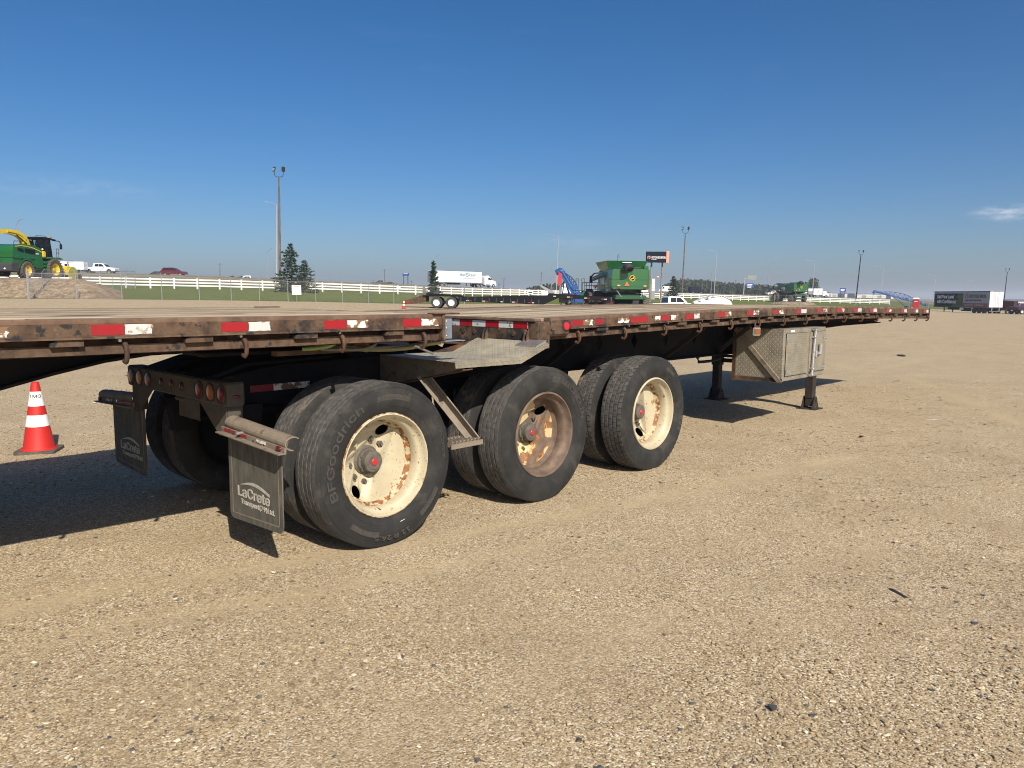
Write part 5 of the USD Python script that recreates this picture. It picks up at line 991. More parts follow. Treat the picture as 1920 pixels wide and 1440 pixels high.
def parked_semi():
    T = Thing('box_truck', 'white box truck parked beyond the second combine', 'truck', spot(1527, 262), RZ0-.25)
    semi_box(T, 2.9, 2.4, 2.15, 1.0, 'white_gloss', (-.9,), .48); T.part('box_lettering', box(-.12, .12, -1.204, -1.2005, 1.7, 2.6), 'trailer_grey')
    T.part('cab', prism(rounded([(1.6, .6), (1.6, 2.3), (2.6, 2.3), (3.1, 1.5), (3.5, 1.4), (3.5, .6)], .1), -1.05, 1.05, 'y'), 'white_gloss')
    for s in (-1, 1): wheel_part(T, 2.7, s*.95, .48, .48, .28, 'galv', .55, side=s)
    T = Thing('grey_box_trailer', 'grey and white box trailer left of the white box truck', 'trailer', spot(1514, 272), RZ0-.2)
    semi_box(T, 1.9, 2.4, 2.0, 1.0, 'trailer_grey', (.2,), .45); T.part('upper_panel', box(-.955, .955, -1.21, -1.202, 2.1, 3.0, .0), 'white_gloss'); T.part('drawbar', bar((-.95, 0, .9), (-2.0, 0, .6), .12, .12), 'black_paint')
parked_semi()
# ---------------------------------------------------------------- farm machines
def duct(pts, w, h, up=(0, 0, 1.)):
    """rectangular tube along a path lying in the x-z plane"""
    p = np.asarray(pts, float); t = np.gradient(p, axis=0); t /= np.linalg.norm(t, axis=1, keepdims=True); s = np.array([0, 1., 0]); n = np.cross(s, t) * -1
    ww, hh = np.broadcast_to(w, (len(p),)), np.broadcast_to(h, (len(p),))
    c = np.stack([p+s*(a*ww/2)[:, None]+n*(b*hh/2)[:, None] for a, b in ((-1, -1), (1, -1), (1, 1), (-1, 1))], 1).reshape(-1, 3)
    i, j = np.meshgrid(np.arange(len(p)-1), np.arange(4), indexing='ij'); q = np.stack([i*4+j, i*4+(j+1) % 4, (i+1)*4+(j+1) % 4, (i+1)*4+j], -1).reshape(-1, 4); e = (len(p)-1)*4
    m = trimesh.Trimesh(c, np.vstack([q[:, [0, 1, 2]], q[:, [0, 2, 3]], [[0, 2, 1], [0, 3, 2], [e, e+1, e+2], [e, e+2, e+3]]]), process=False); m.fix_normals()
    return np.asarray(m.vertices), np.asarray(m.faces)
def shell(sec, xs, scale=None, rise=None):
    """loft of a closed (y, z) section along x with a scale and lift at each station"""
    s = np.asarray(sec, float); V = []
    for k, x in enumerate(xs):
        a = 1 if scale is None else scale[k]; V.append(np.column_stack([np.full(len(s), x), s[:, 0]*a, s[:, 1]*(1 if rise is None else rise[k])]))
    V = np.vstack(V); n = len(s); i, j = np.meshgrid(np.arange(len(xs)-1), np.arange(n), indexing='ij'); q = np.stack([i*n+j, i*n+(j+1) % n, (i+1)*n+(j+1) % n, (i+1)*n+j], -1).reshape(-1, 4)
    cv, cf = trimesh.creation.triangulate_polygon(sg.Polygon(s), engine='earcut'); idx = np.array([int(np.argmin(((s-c)**2).sum(1))) for c in cv]); cf = idx[cf]; e = (len(xs)-1)*n
    m = trimesh.Trimesh(V, np.vstack([q[:, [0, 1, 2]], q[:, [0, 2, 3]], cf[:, ::-1], cf+e]), process=False); m.fix_normals(); return np.asarray(m.vertices), np.asarray(m.faces)
def harvester():
    th = math.radians(84); c = CAM+FH*72+RH*(57-960)/FPX*72; d = np.array([math.cos(RZ0+th), math.sin(RZ0+th)]); nrm = np.array([-d[1], d[0]])
    o = c[:2]+nrm*1.3
    T = Thing('forage_harvester', 'green and yellow forage harvester standing on the gravel mound at far left', 'harvester', (o[0], o[1], 2.70), RZ0+th)
    arch = lambda g: g.difference(sg.Point(0, .85).buffer(1.0, 16))
    up = rounded([(-1.75, 1.95), (-1.80, 2.55), (-1.5, 3.05), (-.3, 3.28), (1.2, 3.22), (2.05, 2.95), (2.05, 1.1), (1.15, 1.1), (1.0, 1.95)], .08)
    T.part('upper_body', taper(prism(arch(up), -1.45, 1.45, 'y'), 2.5, .10), 'green_paint', 25)
    T.part('lower_body', prism(arch(rounded([(-1.72, 1.45), (-1.72, 1.945), (.98, 1.945), (1.6, 1.6), (2.0, 1.0), (1.2, 1.0), (1.0, 1.40)], .05)), -1.36, 1.36, 'y'), 'green_paint')
    T.part('rear_bumper', prism(arch(rounded([(-1.95, .75), (-2.0, 1.35), (-1.8, 1.50), (-.6, 1.50), (-.6, 1.35), (-1.0, 1.0), (-1.1, .70)], .06)), -1.42, 1.42, 'y'), 'grey_plastic')
    for y in (-1.425, 1.425):
        s = 1 if y > 0 else -1
        T.part('wheel_arch', cat(*[bar((1.04*math.cos(a), y, .85+1.04*math.sin(a)), (1.04*math.cos(a+.3), y, .85+1.04*math.sin(a+.3)), .14, .05, (0, s, 0)) for a in np.arange(.35, 2.7, .29)]), 'green_paint')
        yy = 1.462*s
        for x0, x1, z0, z1 in ((-1.15, -.45, 2.55, 2.92), (-.25, 1.05, 2.42, 2.90)):
            v = T.part('vent_panel', prism([(x0, z0+.12), (x0+.05, z1), (x1, z1-.10), (x1, z0)], yy-.022, yy+.002, 'y'), 'black_paint')
            for k in range(3): T.part('vent_slat', prism([(x0+.05, z0+.17+.1*k), (x1-.06, z0+.10+.1*k), (x1-.06, z0+.13+.1*k), (x0+.05, z0+.20+.1*k)], yy+(.003 if s > 0 else -.016), yy+(.016 if s > 0 else -.003), 'y'), 'grey_plastic', parent=v)
        st = [(-1.35, 2.98), (-.6, 3.09), (.2, 3.06), (1.0, 2.93), (1.7, 2.72), (1.98, 2.60), (1.98, 2.68), (1.68, 2.80), (1.0, 3.01), (.2, 3.13), (-.6, 3.15), (-1.35, 3.03)]
        sv, sf = prism(st, yy-.01, yy+.004, 'y'); T.part('yellow_stripe', taper((sv, sf), 2.5, .10), 'yellow_paint')
        T.part('side_badge', box(1.15, 1.55, yy-.012, yy+.006, 2.42, 2.50), 'text_white')
        T.part('yellow_tank', box(2.08, 2.62, s*1.15-.28, s*1.15+.28, 2.15, 2.78, .1), 'yellow_paint'); T.part('work_lamp', ball((2.40, s*1.2, 2.95), .09, 1), 'white_gloss', True)
        for k in range(3): T.part('ladder_step', box(2.15, 2.75, s*1.30-.2, s*1.30+.2, .92+.33*k, 1.15+.33*k, .02), 'green_paint')
        T.part('rear_lamp', box(-1.9, -1.60, s*1.30-.14, s*1.30+.14, 1.22, 1.32, .02), 'red_lens')
        wheel_part(T, 0, s*1.22, .84, .84, .60, 'yellow_paint', .56, 'tyre_dusty', 22, side=s); wheel_part(T, 3.55, s*1.28, 1.05, 1.05, .74, 'yellow_paint', .56, 'tyre_dusty', 24, side=s)
    T.part('slow_vehicle_triangle', prism([(-.22, 1.58), (.22, 1.58), (0, 1.98)], -2.03, -2.005, 'x'), 'orange_triangle'); T.part('rear_lamp', ball((-2.0, -.75, .95), .09, 1), 'white_gloss', True)
    T.part('front_fender', prism(rounded([(2.55, 2.05), (2.6, 2.2), (4.3, 2.25), (4.7, 2.15), (4.7, 2.05)], .03), -1.55, 1.55, 'y'), 'green_paint'); T.part('chassis', box(-1.0, 4.4, -.7, .7, .7, 1.4, .05), 'black_paint')
    # cab
    for s in (-1, 1):
        for (x0, z0), (x1, z1) in (((2.25, 2.1), (2.15, 3.95)), ((3.15, 2.1), (3.0, 3.95)), ((4.05, 2.25), (3.85, 3.95))): T.part('cab_pillar', bar((x0, s*.92, z0), (x1, s*.88, z1), .09, .09, (0, 1, 0)), 'black_paint')
        T.part('cab_glass', prism([(2.29, 2.15), (4.0, 2.3), (3.82, 3.9), (2.2, 3.9)], s*.90-.008, s*.90+.008, 'y'), 'cab_glass')
        T.part('cab_railing', cat(*[tube([(4.15+.25*k, s*1.35, 2.25), (4.15+.25*k, s*1.35, 3.1)], .022, 5) for k in range(2)], *[tube([(4.1, s*1.35, z), (4.55, s*1.35, z)], .022, 5) for z in (2.7, 3.1)]), 'black_paint')
        T.part('mirror', box(4.75, 4.9, s*1.35-.12, s*1.35+.12, 3.1, 3.6, .05), 'black_paint')
        T.part('mirror_arm', tube([(4.3, s*.85, 3.93), (4.75, s*1.25, 3.88), (4.82, s*1.35, 3.58)], .045, 6), 'black_paint')
    T.part('cab_glass', prism([(-.85, 2.3), (.85, 2.3), (.80, 3.9), (-.80, 3.9)], 3.93, 3.945, 'x'), 'cab_glass')
    T.part('operator_seat', cat(box(2.7, 3.2, -.3, .3, 2.3, 2.75, .08), box(2.65, 2.8, -.3, .3, 2.75, 3.4, .06)), 'grey_plastic'); T.part('cab_floor', box(2.1, 4.1, -.95, .95, 1.4, 2.09, .05), 'green_paint')
    T.part('cab_roof', prism(rounded([(1.95, 3.955), (1.95, 4.12), (3.2, 4.18), (4.55, 4.02), (4.6, 3.955)], .02), -1.05, 1.05, 'y'), 'black_paint'); T.part('beacon', tube([(4.2, -.8, 4.05), (4.2, -.8, 4.26)], .07, 8), 'amber_lens', 40)
    T.part('roof_rail', tube([(2.0, -.9, 4.13), (2.05, -.9, 4.25), (3.3, -.9, 4.28), (3.45, -.9, 4.15)], .02, 5), 'black_paint')
    tt = np.linspace(0, 1, 15); sp_ = np.array([(1.75, 0, 3.2), (1.55, 0, 3.75), (1.05, 0, 4.15), (.3, 0, 4.36), (-.7, 0, 4.42), (-1.9, 0, 4.28), (-3.3, 0, 3.95), (-4.9, 0, 3.45)]); pp = PchipPath(sp_, 20)
    T.part('spout', duct(pp, np.linspace(.55, .30, 20), np.linspace(.60, .26, 20)), 'yellow_paint'); T.part('spout_rib', duct(pp[3:12]+np.array([0, 0, .02]), .60, np.linspace(.2, .12, 9)), 'yellow_paint')
    T.part('spout_cylinder', tube([(1.5, -.34, 3.4), (.3, -.30, 4.15)], .05, 6), 'black_paint', 40); T.part('handrail', tube([(-1.3, -1.2, 3.1), (-1.2, -1.2, 3.5), (-.5, -1.2, 3.55), (-.1, -1.2, 3.2)], .03, 5), 'black_paint')
    # pickup header in front
    T.part('header_frame', box(4.95, 5.45, -1.75, 1.75, .55, 1.25, .05), 'yellow_paint'); T.part('header_hood', prism(rounded([(5.0, 1.1), (5.0, 1.42), (5.6, 1.45), (5.7, 1.1)], .04), -1.7, 1.7, 'y'), 'yellow_paint'); T.part('feeder_house', box(4.3, 5.2, -.45, .45, .6, 1.3, .08), 'yellow_paint')
    for s in (-1, 1):
        T.part('header_shield', prism(sg.Point(5.75, .70).buffer(.70, 20).union(sg.box(5.1, .05, 5.8, .75)), s*1.80-.04, s*1.80+.04, 'y'), 'olive_guard'); wheel_part(T, 6.45, s*1.95, .34, .36, .2, 'grey_plastic', .5, 'tyre_dusty', side=s)
        T.part('marker_post', tube([(5.3, s*1.6, 1.4), (5.2, s*1.7, 1.75)], .03, 5), 'white_gloss'); T.part('marker_reflector', ball((5.2, s*1.7, 1.80), .10, 1), 'orange_triangle', True)
    T.part('pickup_reel', tube([(5.75, -1.7, .6), (5.75, 1.7, .6)], .34, 12), 'black_paint', 40)
MT['cab_glass'] = usdkit.material(stage, '/World/Looks/cab_glass', {'t': ('transparent_bsdf', dict(color=(.62, .72, .70))), 'g': ('glossy_bsdf', dict(roughness=.03)), 'f': ('fresnel', dict(IOR=1.5)), 'm': ('mix_closure', {})}, [('f.fac', 'm.fac'), ('t.BSDF', 'm.closure1'), ('g.BSDF', 'm.closure2')], surface='m.closure')
MT['olive_guard'] = mat('olive_guard', (.36, .33, .05), rough=.6)
harvester()

def combine(label, px, D, th, dz, ext=True):
    T = Thing('combine_harvester', label, 'combine', spot(px, D, dz), RZ0+th, 'green combines')
    # local frame: +x forward, +y left, rear face at x = 0
    rear = prism(rounded([(-1.72, 2.28), (1.72, 2.28), (1.78, 3.3), (1.72, 4.12), (-1.72, 4.12), (-1.78, 3.3)], .12), 0.02, 3.0, 'x'); T.part('rear_hood', rear, 'green_paint', 25)
    T.part('rear_crease', box(-.004, .019, -1.72, 1.72, 3.13, 3.19, .0), 'green_dark'); T.part('rear_sill', box(-.006, .019, -1.7, 1.7, 2.50, 2.53, .0), 'green_dark')
    for y in (-1.62,): T.part('rear_edge', box(-.003, .019, y-.02, y+.02, 2.3, 4.0), 'green_dark')
    T.part('body', box(3.0, 6.3, -1.62, 1.62, 1.9, 4.0, .1), 'green_paint'); T.part('side_panel', prism(rounded([(.8, 2.1), (.8, 3.5), (3.2, 3.75), (5.2, 3.5), (5.2, 2.2), (3, 1.9)], .1), 1.625, 1.72, 'y'), 'green_shade'); T.part('side_panel', prism(rounded([(.8, 2.1), (.8, 3.5), (3.2, 3.75), (5.2, 3.5), (5.2, 2.2), (3, 1.9)], .1), -1.72, -1.625, 'y'), 'green_shade')
    T.part('side_decal', prism([(3.4, 2.7), (4.7, 2.9), (5.0, 3.45), (3.9, 3.6), (3.3, 3.2)], 1.721, 1.728, 'y'), 'text_white'); T.part('side_decal', prism([(3.45, 2.45), (5.0, 2.6), (5.0, 2.7), (3.45, 2.55)], 1.721, 1.728, 'y'), 'yellow_paint')
    em = T.part('emblem', lathe([(0, -.016), (.26, -.016), (.27, .0)], 28, 'x', (0, -.12, 3.27)), 'yellow_paint', 30); T.part('emblem_field', lathe([(0, -.020), (.21, -.020), (.215, -.0165)], 28, 'x', (0, -.12, 3.27)), 'black_paint', 30, parent=em)
    deer = [(-.15, -.10), (-.11, .0), (-.05, .02), (.02, .03), (.05, .10), (.09, .13), (.12, .10), (.09, .07), (.10, .0), (.15, -.04), (.14, -.06), (.07, -.03), (.03, -.06), (-.04, -.05), (-.09, -.09), (-.13, -.12)]
    T.part('emblem_figure', prism([(-.12-a*1.05, 3.27+b*1.05) for a, b in deer][::-1], -.024, -.0205, 'x'), 'yellow_paint', parent=em)
    T.part('slow_vehicle_triangle', prism([(.16, 2.58), (.62, 2.58), (.39, 2.98)], -.03, -.012, 'x'), 'orange_triangle')
    for y in (-1.32, 1.15):
        T.part('tail_lamp', box(-.03, .018, y-.14, y+.14, 2.60, 2.68), 'orange_triangle'); T.part('tail_lamp', box(-.03, .018, y-.16, y+.16, 2.30, 2.44), 'red_lens'); T.part('lamp_strip', box(-.032, .018, y-.13, y+.13, 2.56, 2.595), 'text_white')
    T.part('rear_stack', box(.1, .5, -1.66, -1.2, 4.12, 4.42, .05), 'green_paint'); T.part('engine_deck', box(.3, 2.4, -1.0, 1.2, 4.12, 4.30, .06), 'grey_plastic'); T.part('rear_rod', box(-.02, .018, -.14, .02, 3.6, 3.95, .0), 'green_dark')
    if ext:
        lo, hi = [(2.0, -1.6), (2.0, 1.6), (5.4, 1.6), (5.4, -1.6)], [(1.5, -1.98), (1.5, 1.98), (5.9, 1.98), (5.9, -1.98)]
        for k, nm in enumerate(('rear', 'left', 'front', 'right')):
            a, b, c, d = lo[k], lo[(k+1) % 4], hi[(k+1) % 4], hi[k]; P = np.array([(*a, 4.05), (*b, 4.05), (*c, 4.90), (*d, 4.90)]); n_ = np.cross(P[1]-P[0], P[2]-P[0]); n_ /= np.linalg.norm(n_)
            m = trimesh.convex.convex_hull(np.vstack([P, P+n_*.04])); T.part('tank_panel', m, 'green_paint')
        T.part('tank_bracket', box(1.50, 1.56, -.45, .45, 4.74, 4.80), 'text_white'); T.part('aerial', tube([(2.2, .75, 4.1), (2.1, .8, 5.3), (2.1, .68, 5.6), (2.1, .62, 5.2)], .018, 5), 'black_paint')
    T.part('unloading_auger', tube([(5.0, 2.35, 3.30), (3.2, 1.95, 3.62), (1.0, 1.2, 4.02), (-.4, .62, 4.26)], .21, 14), 'green_shade', 40); T.part('auger_spout', tube([(-.35, .63, 4.32), (-.70, .50, 4.28), (-.95, .40, 4.02)], [.30, .36, .40], 14), 'grey_plastic', 40); T.part('spout_mouth', tube([(-.952, .40, 4.015), (-.975, .39, 3.97)], [.33, .30], 14), 'black_paint', 40)
    T.part('auger_cradle', lathe([(0, -.06), (.22, -.06), (.24, .06)], 18, 'x', (.1, 1.45, 3.62)), 'grey_plastic', 40)
    # cab, ladder platform, railings
    T.part('cab_body', box(5.7, 7.4, -1.2, 1.2, 2.0, 2.8, .1), 'green_paint'); T.part('cab_glass', box(5.75, 7.3, -1.1, 1.1, 2.81, 3.95, .1), 'dark_glass'); T.part('cab_roof', box(5.6, 7.7, -1.2, 1.2, 3.96, 4.2, .08), 'grey_plastic')
    T.part('mirror_arm', tube([(7.3, 1.2, 3.95), (7.3, 1.75, 3.9), (7.3, 2.05, 3.6)], .07, 6), 'black_paint'); T.part('mirror', box(7.2, 7.4, 1.92, 2.25, 2.95, 3.65, .08), 'black_paint')
    T.part('platform', box(5.4, 7.2, 1.25, 3.1, 1.72, 1.80), 'black_paint')
    rr = [tube([(6.0, y, 1.8), (6.0, y, 2.95)], .03, 5) for y in (1.7, 2.3, 2.85, 3.05)]+[tube([(6.0, 1.7, z), (6.0, 3.05, z)], .03, 5) for z in (2.3, 2.65, 2.95)]+[tube([(6.9, y, 1.8), (6.9, y, 2.95)], .03, 5) for y in (2.3, 3.05)]+[tube([(6.9, 2.3, 2.95), (6.9, 3.05, 2.95)], .03, 5), tube([(6.0, 3.05, 2.95), (6.9, 3.05, 2.95)], .03, 5)]
    for r_ in rr: T.part('railing_bar', r_, 'black_paint')
    T.part('warning_board', cat(box(5.1, 5.14, 1.9, 2.35, 2.50, 2.72), box(5.1, 5.14, 2.02, 2.22, 2.35, 2.4995)), 'orange_triangle'); T.part('board_stripe', box(5.092, 5.0995, 1.9, 2.35, 2.57, 2.64), 'text_white')
    T.part('front_axle', box(5.0, 5.8, -1.6, 1.6, .75, 1.3, .1), 'black_paint'); T.part('underbody', box(.5, 6.0, -1.35, 1.35, 1.25, 1.9, .1), 'black_paint'); T.part('feeder_house', box(6.8, 8.6, -.7, .7, .8, 1.7, .1), 'green_paint')
    for s in (-1, 1):
        wheel_part(T, 5.4, s*1.75, 1.05, 1.05, .75, 'yellow_paint', .55, 'tyre_far', 22, side=s); wheel_part(T, 1.2, s*1.62, .78, .78, .58, 'yellow_paint', .55, 'tyre_dusty', 20, side=s)
        T.part('chopper_strut', bar((-.10, s*.9, 1.55), (.25, s*1.3, 2.25), .07, .07), 'galv')
    wheel_part(T, 5.4, 2.55, 1.05, 1.05, .6, 'yellow_paint', .55, 'tyre_dusty', 20, side=1)
    T.part('rear_axle', box(1.0, 1.4, -1.5, 1.5, .65, .95, .05), 'black_paint'); T.part('straw_chopper', box(-.05, .9, -1.45, 1.45, 1.30, 1.75, .08), 'green_dark'); T.part('spreader_bar', box(-.35, -.20, -1.55, 1.55, 1.40, 1.50, .02), 'green_paint'); T.part('spreader_deck', box(-.4, .4, -1.3, 1.3, .75, .95, .05), 'green_dark')
    T.part('tail_bracket', box(-.02, .3, -1.62, -1.0, 2.05, 2.2, .02), 'white_gloss'); T.part('yellow_marker', box(.0, .15, -.95, -.75, .55, .8, .02), 'yellow_paint')
    return T
MT['green_dark'] = mat('green_dark', (.006, .055, .014), rough=.5); MT['green_shade'] = mat('green_shade', (.045, .10, .055), rough=.35, coat=.4)  # green_shade: side panels and auger, unlit look put into the colour
combine('large green combine with open grain tank behind the black lowboy trailer', 1179.6, 70, PI/2+.12, 0., True)
combine('smaller distant green combine on the low gravel mound, grain tank closed', 1496, 166, PI/2+.24, .35, False)

def lowboy():
    p = spot(821, 68); T = Thing('lowboy_trailer', 'black lowboy trailer with loading ramps parked across the yard', 'trailer', p, RZ0-.012)
    z = lambda x: .99-.024*x
    sl = lambda x0, x1, h0, h1: [(x0, z(x0)+h0), (x1, z(x1)+h0), (x1, z(x1)+h1), (x0, z(x0)+h1)]
    for y in (-1.25, 1.25):
        T.part('side_beam', prism([(1.9, z(1.9)-.35), (9.2, z(9.2)-.38), (9.7, z(9.7)+.12), (9.75, z(9.7)+.45), (1.9, z(1.9)+.05)], y-.05, y+.05, 'y'), 'black_paint')
        T.part('gooseneck_beam', prism([(9.0, z(9)-.38), (9.4, z(9)-.38), (10.6, .95), (14.2, .85), (15.0, .60), (15.2, .60), (15.2, 1.02), (9.9, 1.32), (9.2, .95)], y-.06, y+.06, 'y'), 'black_paint')
    T.part('deck', prism(sl(-1.2, 9.3, .051, .11), -1.28, 1.28, 'y'), 'black_paint')
    for k in range(12): T.part('deck_rib', prism(sl(2.1+.62*k, 2.16+.62*k, -.30, .045), -1.325, -1.3005, 'y'), 'grey_plastic')
    T.part('wheel_cover', prism([(-.9, z(-1)+.112), (2.2, z(2)+.112), (2.2, z(2)+.20), (-.9, z(-1)+.28)], -1.2, 1.2, 'y'), 'black_paint')
    T.part('gooseneck_deck', prism([(9.9, 1.325), (15.2, 1.025), (15.2, 1.08), (9.9, 1.39)], -1.25, 1.25, 'y'), 'black_paint')
    for s in (-1, 1):
        T.part('loading_ramp', prism([(-3.05, .36), (-2.7, .32), (-.95, .55), (-.95, z(-1)+.10), (-1.15, z(-1)+.14), (-2.95, .58)], s*.75-.35, s*.75+.35, 'y'), 'rust_dark')
        T.part('ramp_tape', prism([(-2.9, .42), (-2.35, .46), (-2.35, .55), (-2.9, .51)], s*1.105-.004, s*1.105+.004, 'y'), 'tape_red')
        for x in (0, 1.30):
            for yo in (1.12, .80): wheel_part(T, x, s*yo, .50, .50, .28, 'white_gloss' if yo > 1 else 'black_paint', .58, side=s)
    for k, (x, c) in enumerate([(2.6, 'w'), (2.85, 'r'), (4.0, 'w'), (4.25, 'r'), (5.6, 'w'), (6.6, 'w'), (6.85, 'r'), (8.0, 'r'), (8.3, 'w'), (10.2, 'w'), (11.4, 'w'), (11.65, 'r'), (12.9, 'w'), (13.15, 'r'), (14.4, 'r'), (14.65, 'w')]):
        zz = z(x)-.25 if x < 9.5 else 1.12-.05*(x-10.2); ym = -1.3005 if x < 9.5 else -1.311
        T.part('white_reflector_tape' if c == 'w' else 'red_reflector_tape', box(x, x+.24, ym-.004, ym, zz-.035, zz+.035), 'tape_white' if c == 'w' else 'tape_red')
    T.part('axle_beam', box(-.3, 1.6, -.9, .9, .42, .60, .03), 'black_paint')
    T.part('winch_box', box(9.15, 9.75, -1.1, .2, 1.02, 1.58, .03), 'white_gloss'); T.part('headboard', prism([(9.0, 2.05), (9.15, 2.10), (10.3, 1.52), (10.3, 1.35), (9.9, 1.39), (9.1, 1.95)], -.6, 1.1, 'y'), 'galv')
    for s in (-1, 1): T.part('front_leg', box(14.0, 14.12, s*.8-.06, s*.8+.06, -.35, .85, .02), 'grey_plastic'); T.part('front_foot', box(13.92, 14.2, s*.8-.12, s*.8+.12, -.40, -.351), 'grey_plastic')
    T.part('front_lamp_bar', cat(box(15.201, 15.3, -1.2, 1.2, .7, .95, .02)), 'maroon')
lowboy()
def small_truck_front():
    T = Thing('dark_machine', 'dark low machine with maroon guards between the lowboy front and the combine', 'machine', spot(1122, 70), RZ0)
    T.part('frame', box(-1.0, 1.3, -.6, .6, .55, .85, .05), 'black_paint'); T.part('guard', box(.2, 1.2, -.7, -.4, .70, 1.05, .08), 'maroon'); T.part('white_bar', box(-.8, .6, -.72, -.62, 1.0, 1.1, .02), 'white_gloss')
    T.part('yellow_post', box(-.15, .15, -.9, -.65, .0, .75, .02), 'olive_guard')
    for s in (-1, 1):
        for x in (-.8, 1.1): wheel_part(T, x, s*.55, .38, .38, .25, 'grey_plastic', .5, side=s)
small_truck_front()
def grain_conveyor(label, px0, D, L, ang, rz, base, zlow, r, scale=1.0, flag=False, rise=3.2):
    """blue portable belt conveyor: tube, lattice bridge above, undercarriage, hopper, motor"""
    p = spot(px0, D, base); T = Thing('grain_conveyor', label, 'conveyor', p, RZ0+rz, 'blue grain conveyors'); c, s = math.cos(ang), math.sin(ang)
    at = lambda t, o=0., y=0.: (-(t*c)+o*s*1.0, y, zlow+t*s+o*c)
    T.part('conveyor_tube', cat(tube([at(0), at(L)], r, 12), bar(at(.1*L, -r*.8), at(.97*L, -r*.8), r*1.7, r*.7)), 'blue_steel', 40)
    T.part('top_spout', tube([at(L*.985, 0), at(L*1.02, -.1), at(L*1.03, -.55)], [r*1.25, r*1.3, r*1.1], 10), 'blue_steel', 40)
    n = 9
    for y in (-r*.9, r*.9):
        top = [at(L*(.10+.82*k/n), r*.6+math.sin(PI*k/n)*r*rise, y) for k in range(n+1)]; T.part('truss_cable', tube(top, .035*scale, 5), 'blue_steel', 60)
        for k in range(1, n):
            T.part('truss_post', tube([at(L*(.10+.82*k/n), r*.5, y), top[k]], .03*scale, 4), 'blue_steel')
            T.part('truss_brace', tube([at(L*(.10+.82*(k-1)/n), r*.5, y), top[k]], .025*scale, 4), 'blue_steel')
    T.part('belt_motor', cat(tube([at(L*.40, r*1.1, -r*1.2), at(L*.40, r*1.1, r*1.2)], r*1.2, 14)), 'blue_steel', 40); T.part('motor_housing', move(box(-r*1.6, r*1.6, -r*1.3, r*1.3, -r, r, .1*r), at(L*.14, r*1.1), ry=ang), 'blue_steel')
    T.part('hopper', move(box(-r*2.4, r*1.2, -r*2, r*2, -r*1.2, r*1.5, .2*r), at(0, r*.4)), 'blue_steel')
    for y in (-1.1*scale, 1.1*scale):
        T.part('lift_arm', tube([at(L*.62, -r, y*.3), (-(L*.34*c), y, .45*scale)], .05*scale, 6), 'blue_steel'); T.part('lift_arm', tube([at(L*.22, -r, y*.3), (-(L*.34*c), y, .45*scale)], .05*scale, 6), 'blue_steel')
        wheel_part(T, -(L*.34*c), y*1.15, .38*scale, .38*scale, .26*scale, 'white_gloss', .5, side=1 if y > 0 else -1)
    T.part('undercarriage_axle', tube([(-(L*.34*c), -1.25*scale, .40*scale), (-(L*.34*c), 1.25*scale, .40*scale)], .06*scale, 6), 'blue_steel')
    if flag:
        q = at(L*1.02, -.2); T.part('warning_flag', prism([(q[0]-.18, q[2]-1.35), (q[0]+.24, q[2]-1.30), (q[0]+.26, q[2]-.25), (q[0]-.08, q[2]-.05)], q[1]-.30, q[1]-.28, 'y'), 'red_flag')
        T.part('support_leg', tube([at(L*.72, -r, 0), (-(L*.72*c)-.55, 0, 0.)], .06, 6), 'dark_pole'); T.part('hose', tube(PchipPath([at(L*.70, -r*1.2, -.3), at(L*.62, -r*3.2, -.4), at(L*.50, -r*1.1, -.3)], 10), .05, 6), 'dark_pole')
grain_conveyor('upright blue grain conveyor with a hanging red flag behind the lowboy neck', 1084, 74, 3.35, math.radians(58), .0, 0., .95, .24, flag=True, rise=1.9)
grain_conveyor('long low blue grain conveyor sloping up to the left at right of the yard', 1732, 160, 11.3, math.radians(14.5), .0, .0, .95, .20, 1.0, rise=4.2)
def tractor_bits():
    T = Thing('green_implement', 'green and blue farm implement with handrails beside the upright conveyor', 'implement', spot(1095, 76), RZ0+.2)
    T.part('body', prism(rounded([(-.7, .5), (-.7, 1.6), (-.2, 1.9), (.5, 1.3), (.6, .5)], .08), -.5, .5, 'y'), 'green_paint'); T.part('tank', tube([(.45, -.3, 1.75), (.45, .5, 1.75)], .34, 14), 'blue_steel', 40); T.part('platform', box(-.9, -.2, -.5, .5, 1.901, 1.97, .02), 'green_dark')
    for x in (-.85, -.25): T.part('handrail', tube([(x, -.45, 1.97), (x, -.45, 3.1), (x, .45, 3.1), (x, .45, 1.97)], .03, 5), 'green_dark')
    for s in (-1, 1): wheel_part(T, -.1, s*.7, .48, .48, .3, 'yellow_paint', .5, 'tyre_dusty', 14, side=s)
    T2 = Thing('white_hood', 'white truck hood seen beneath the upright blue conveyor', 'truck', spot(1062, 92), RZ0+.1)
    T2.part('hood', prism(rounded([(-.9, 1.0), (-.85, 2.35), (-.5, 2.75), (.3, 2.7), (.9, 2.1), (.95, 1.0)], .12), -1., 1., 'y'), 'white_gloss'); T2.part('hood_stripe', box(-.7, .7, -1.012, -1.001, 1.25, 1.6), 'grey_plastic'); T2.part('chassis', box(-.9, .9, -.8, .8, .45, .999, .05), 'black_paint')
    for s in (-1, 1): wheel_part(T2, .3, s*.85, .45, .45, .28, 'galv', .55, side=s)
tractor_bits()
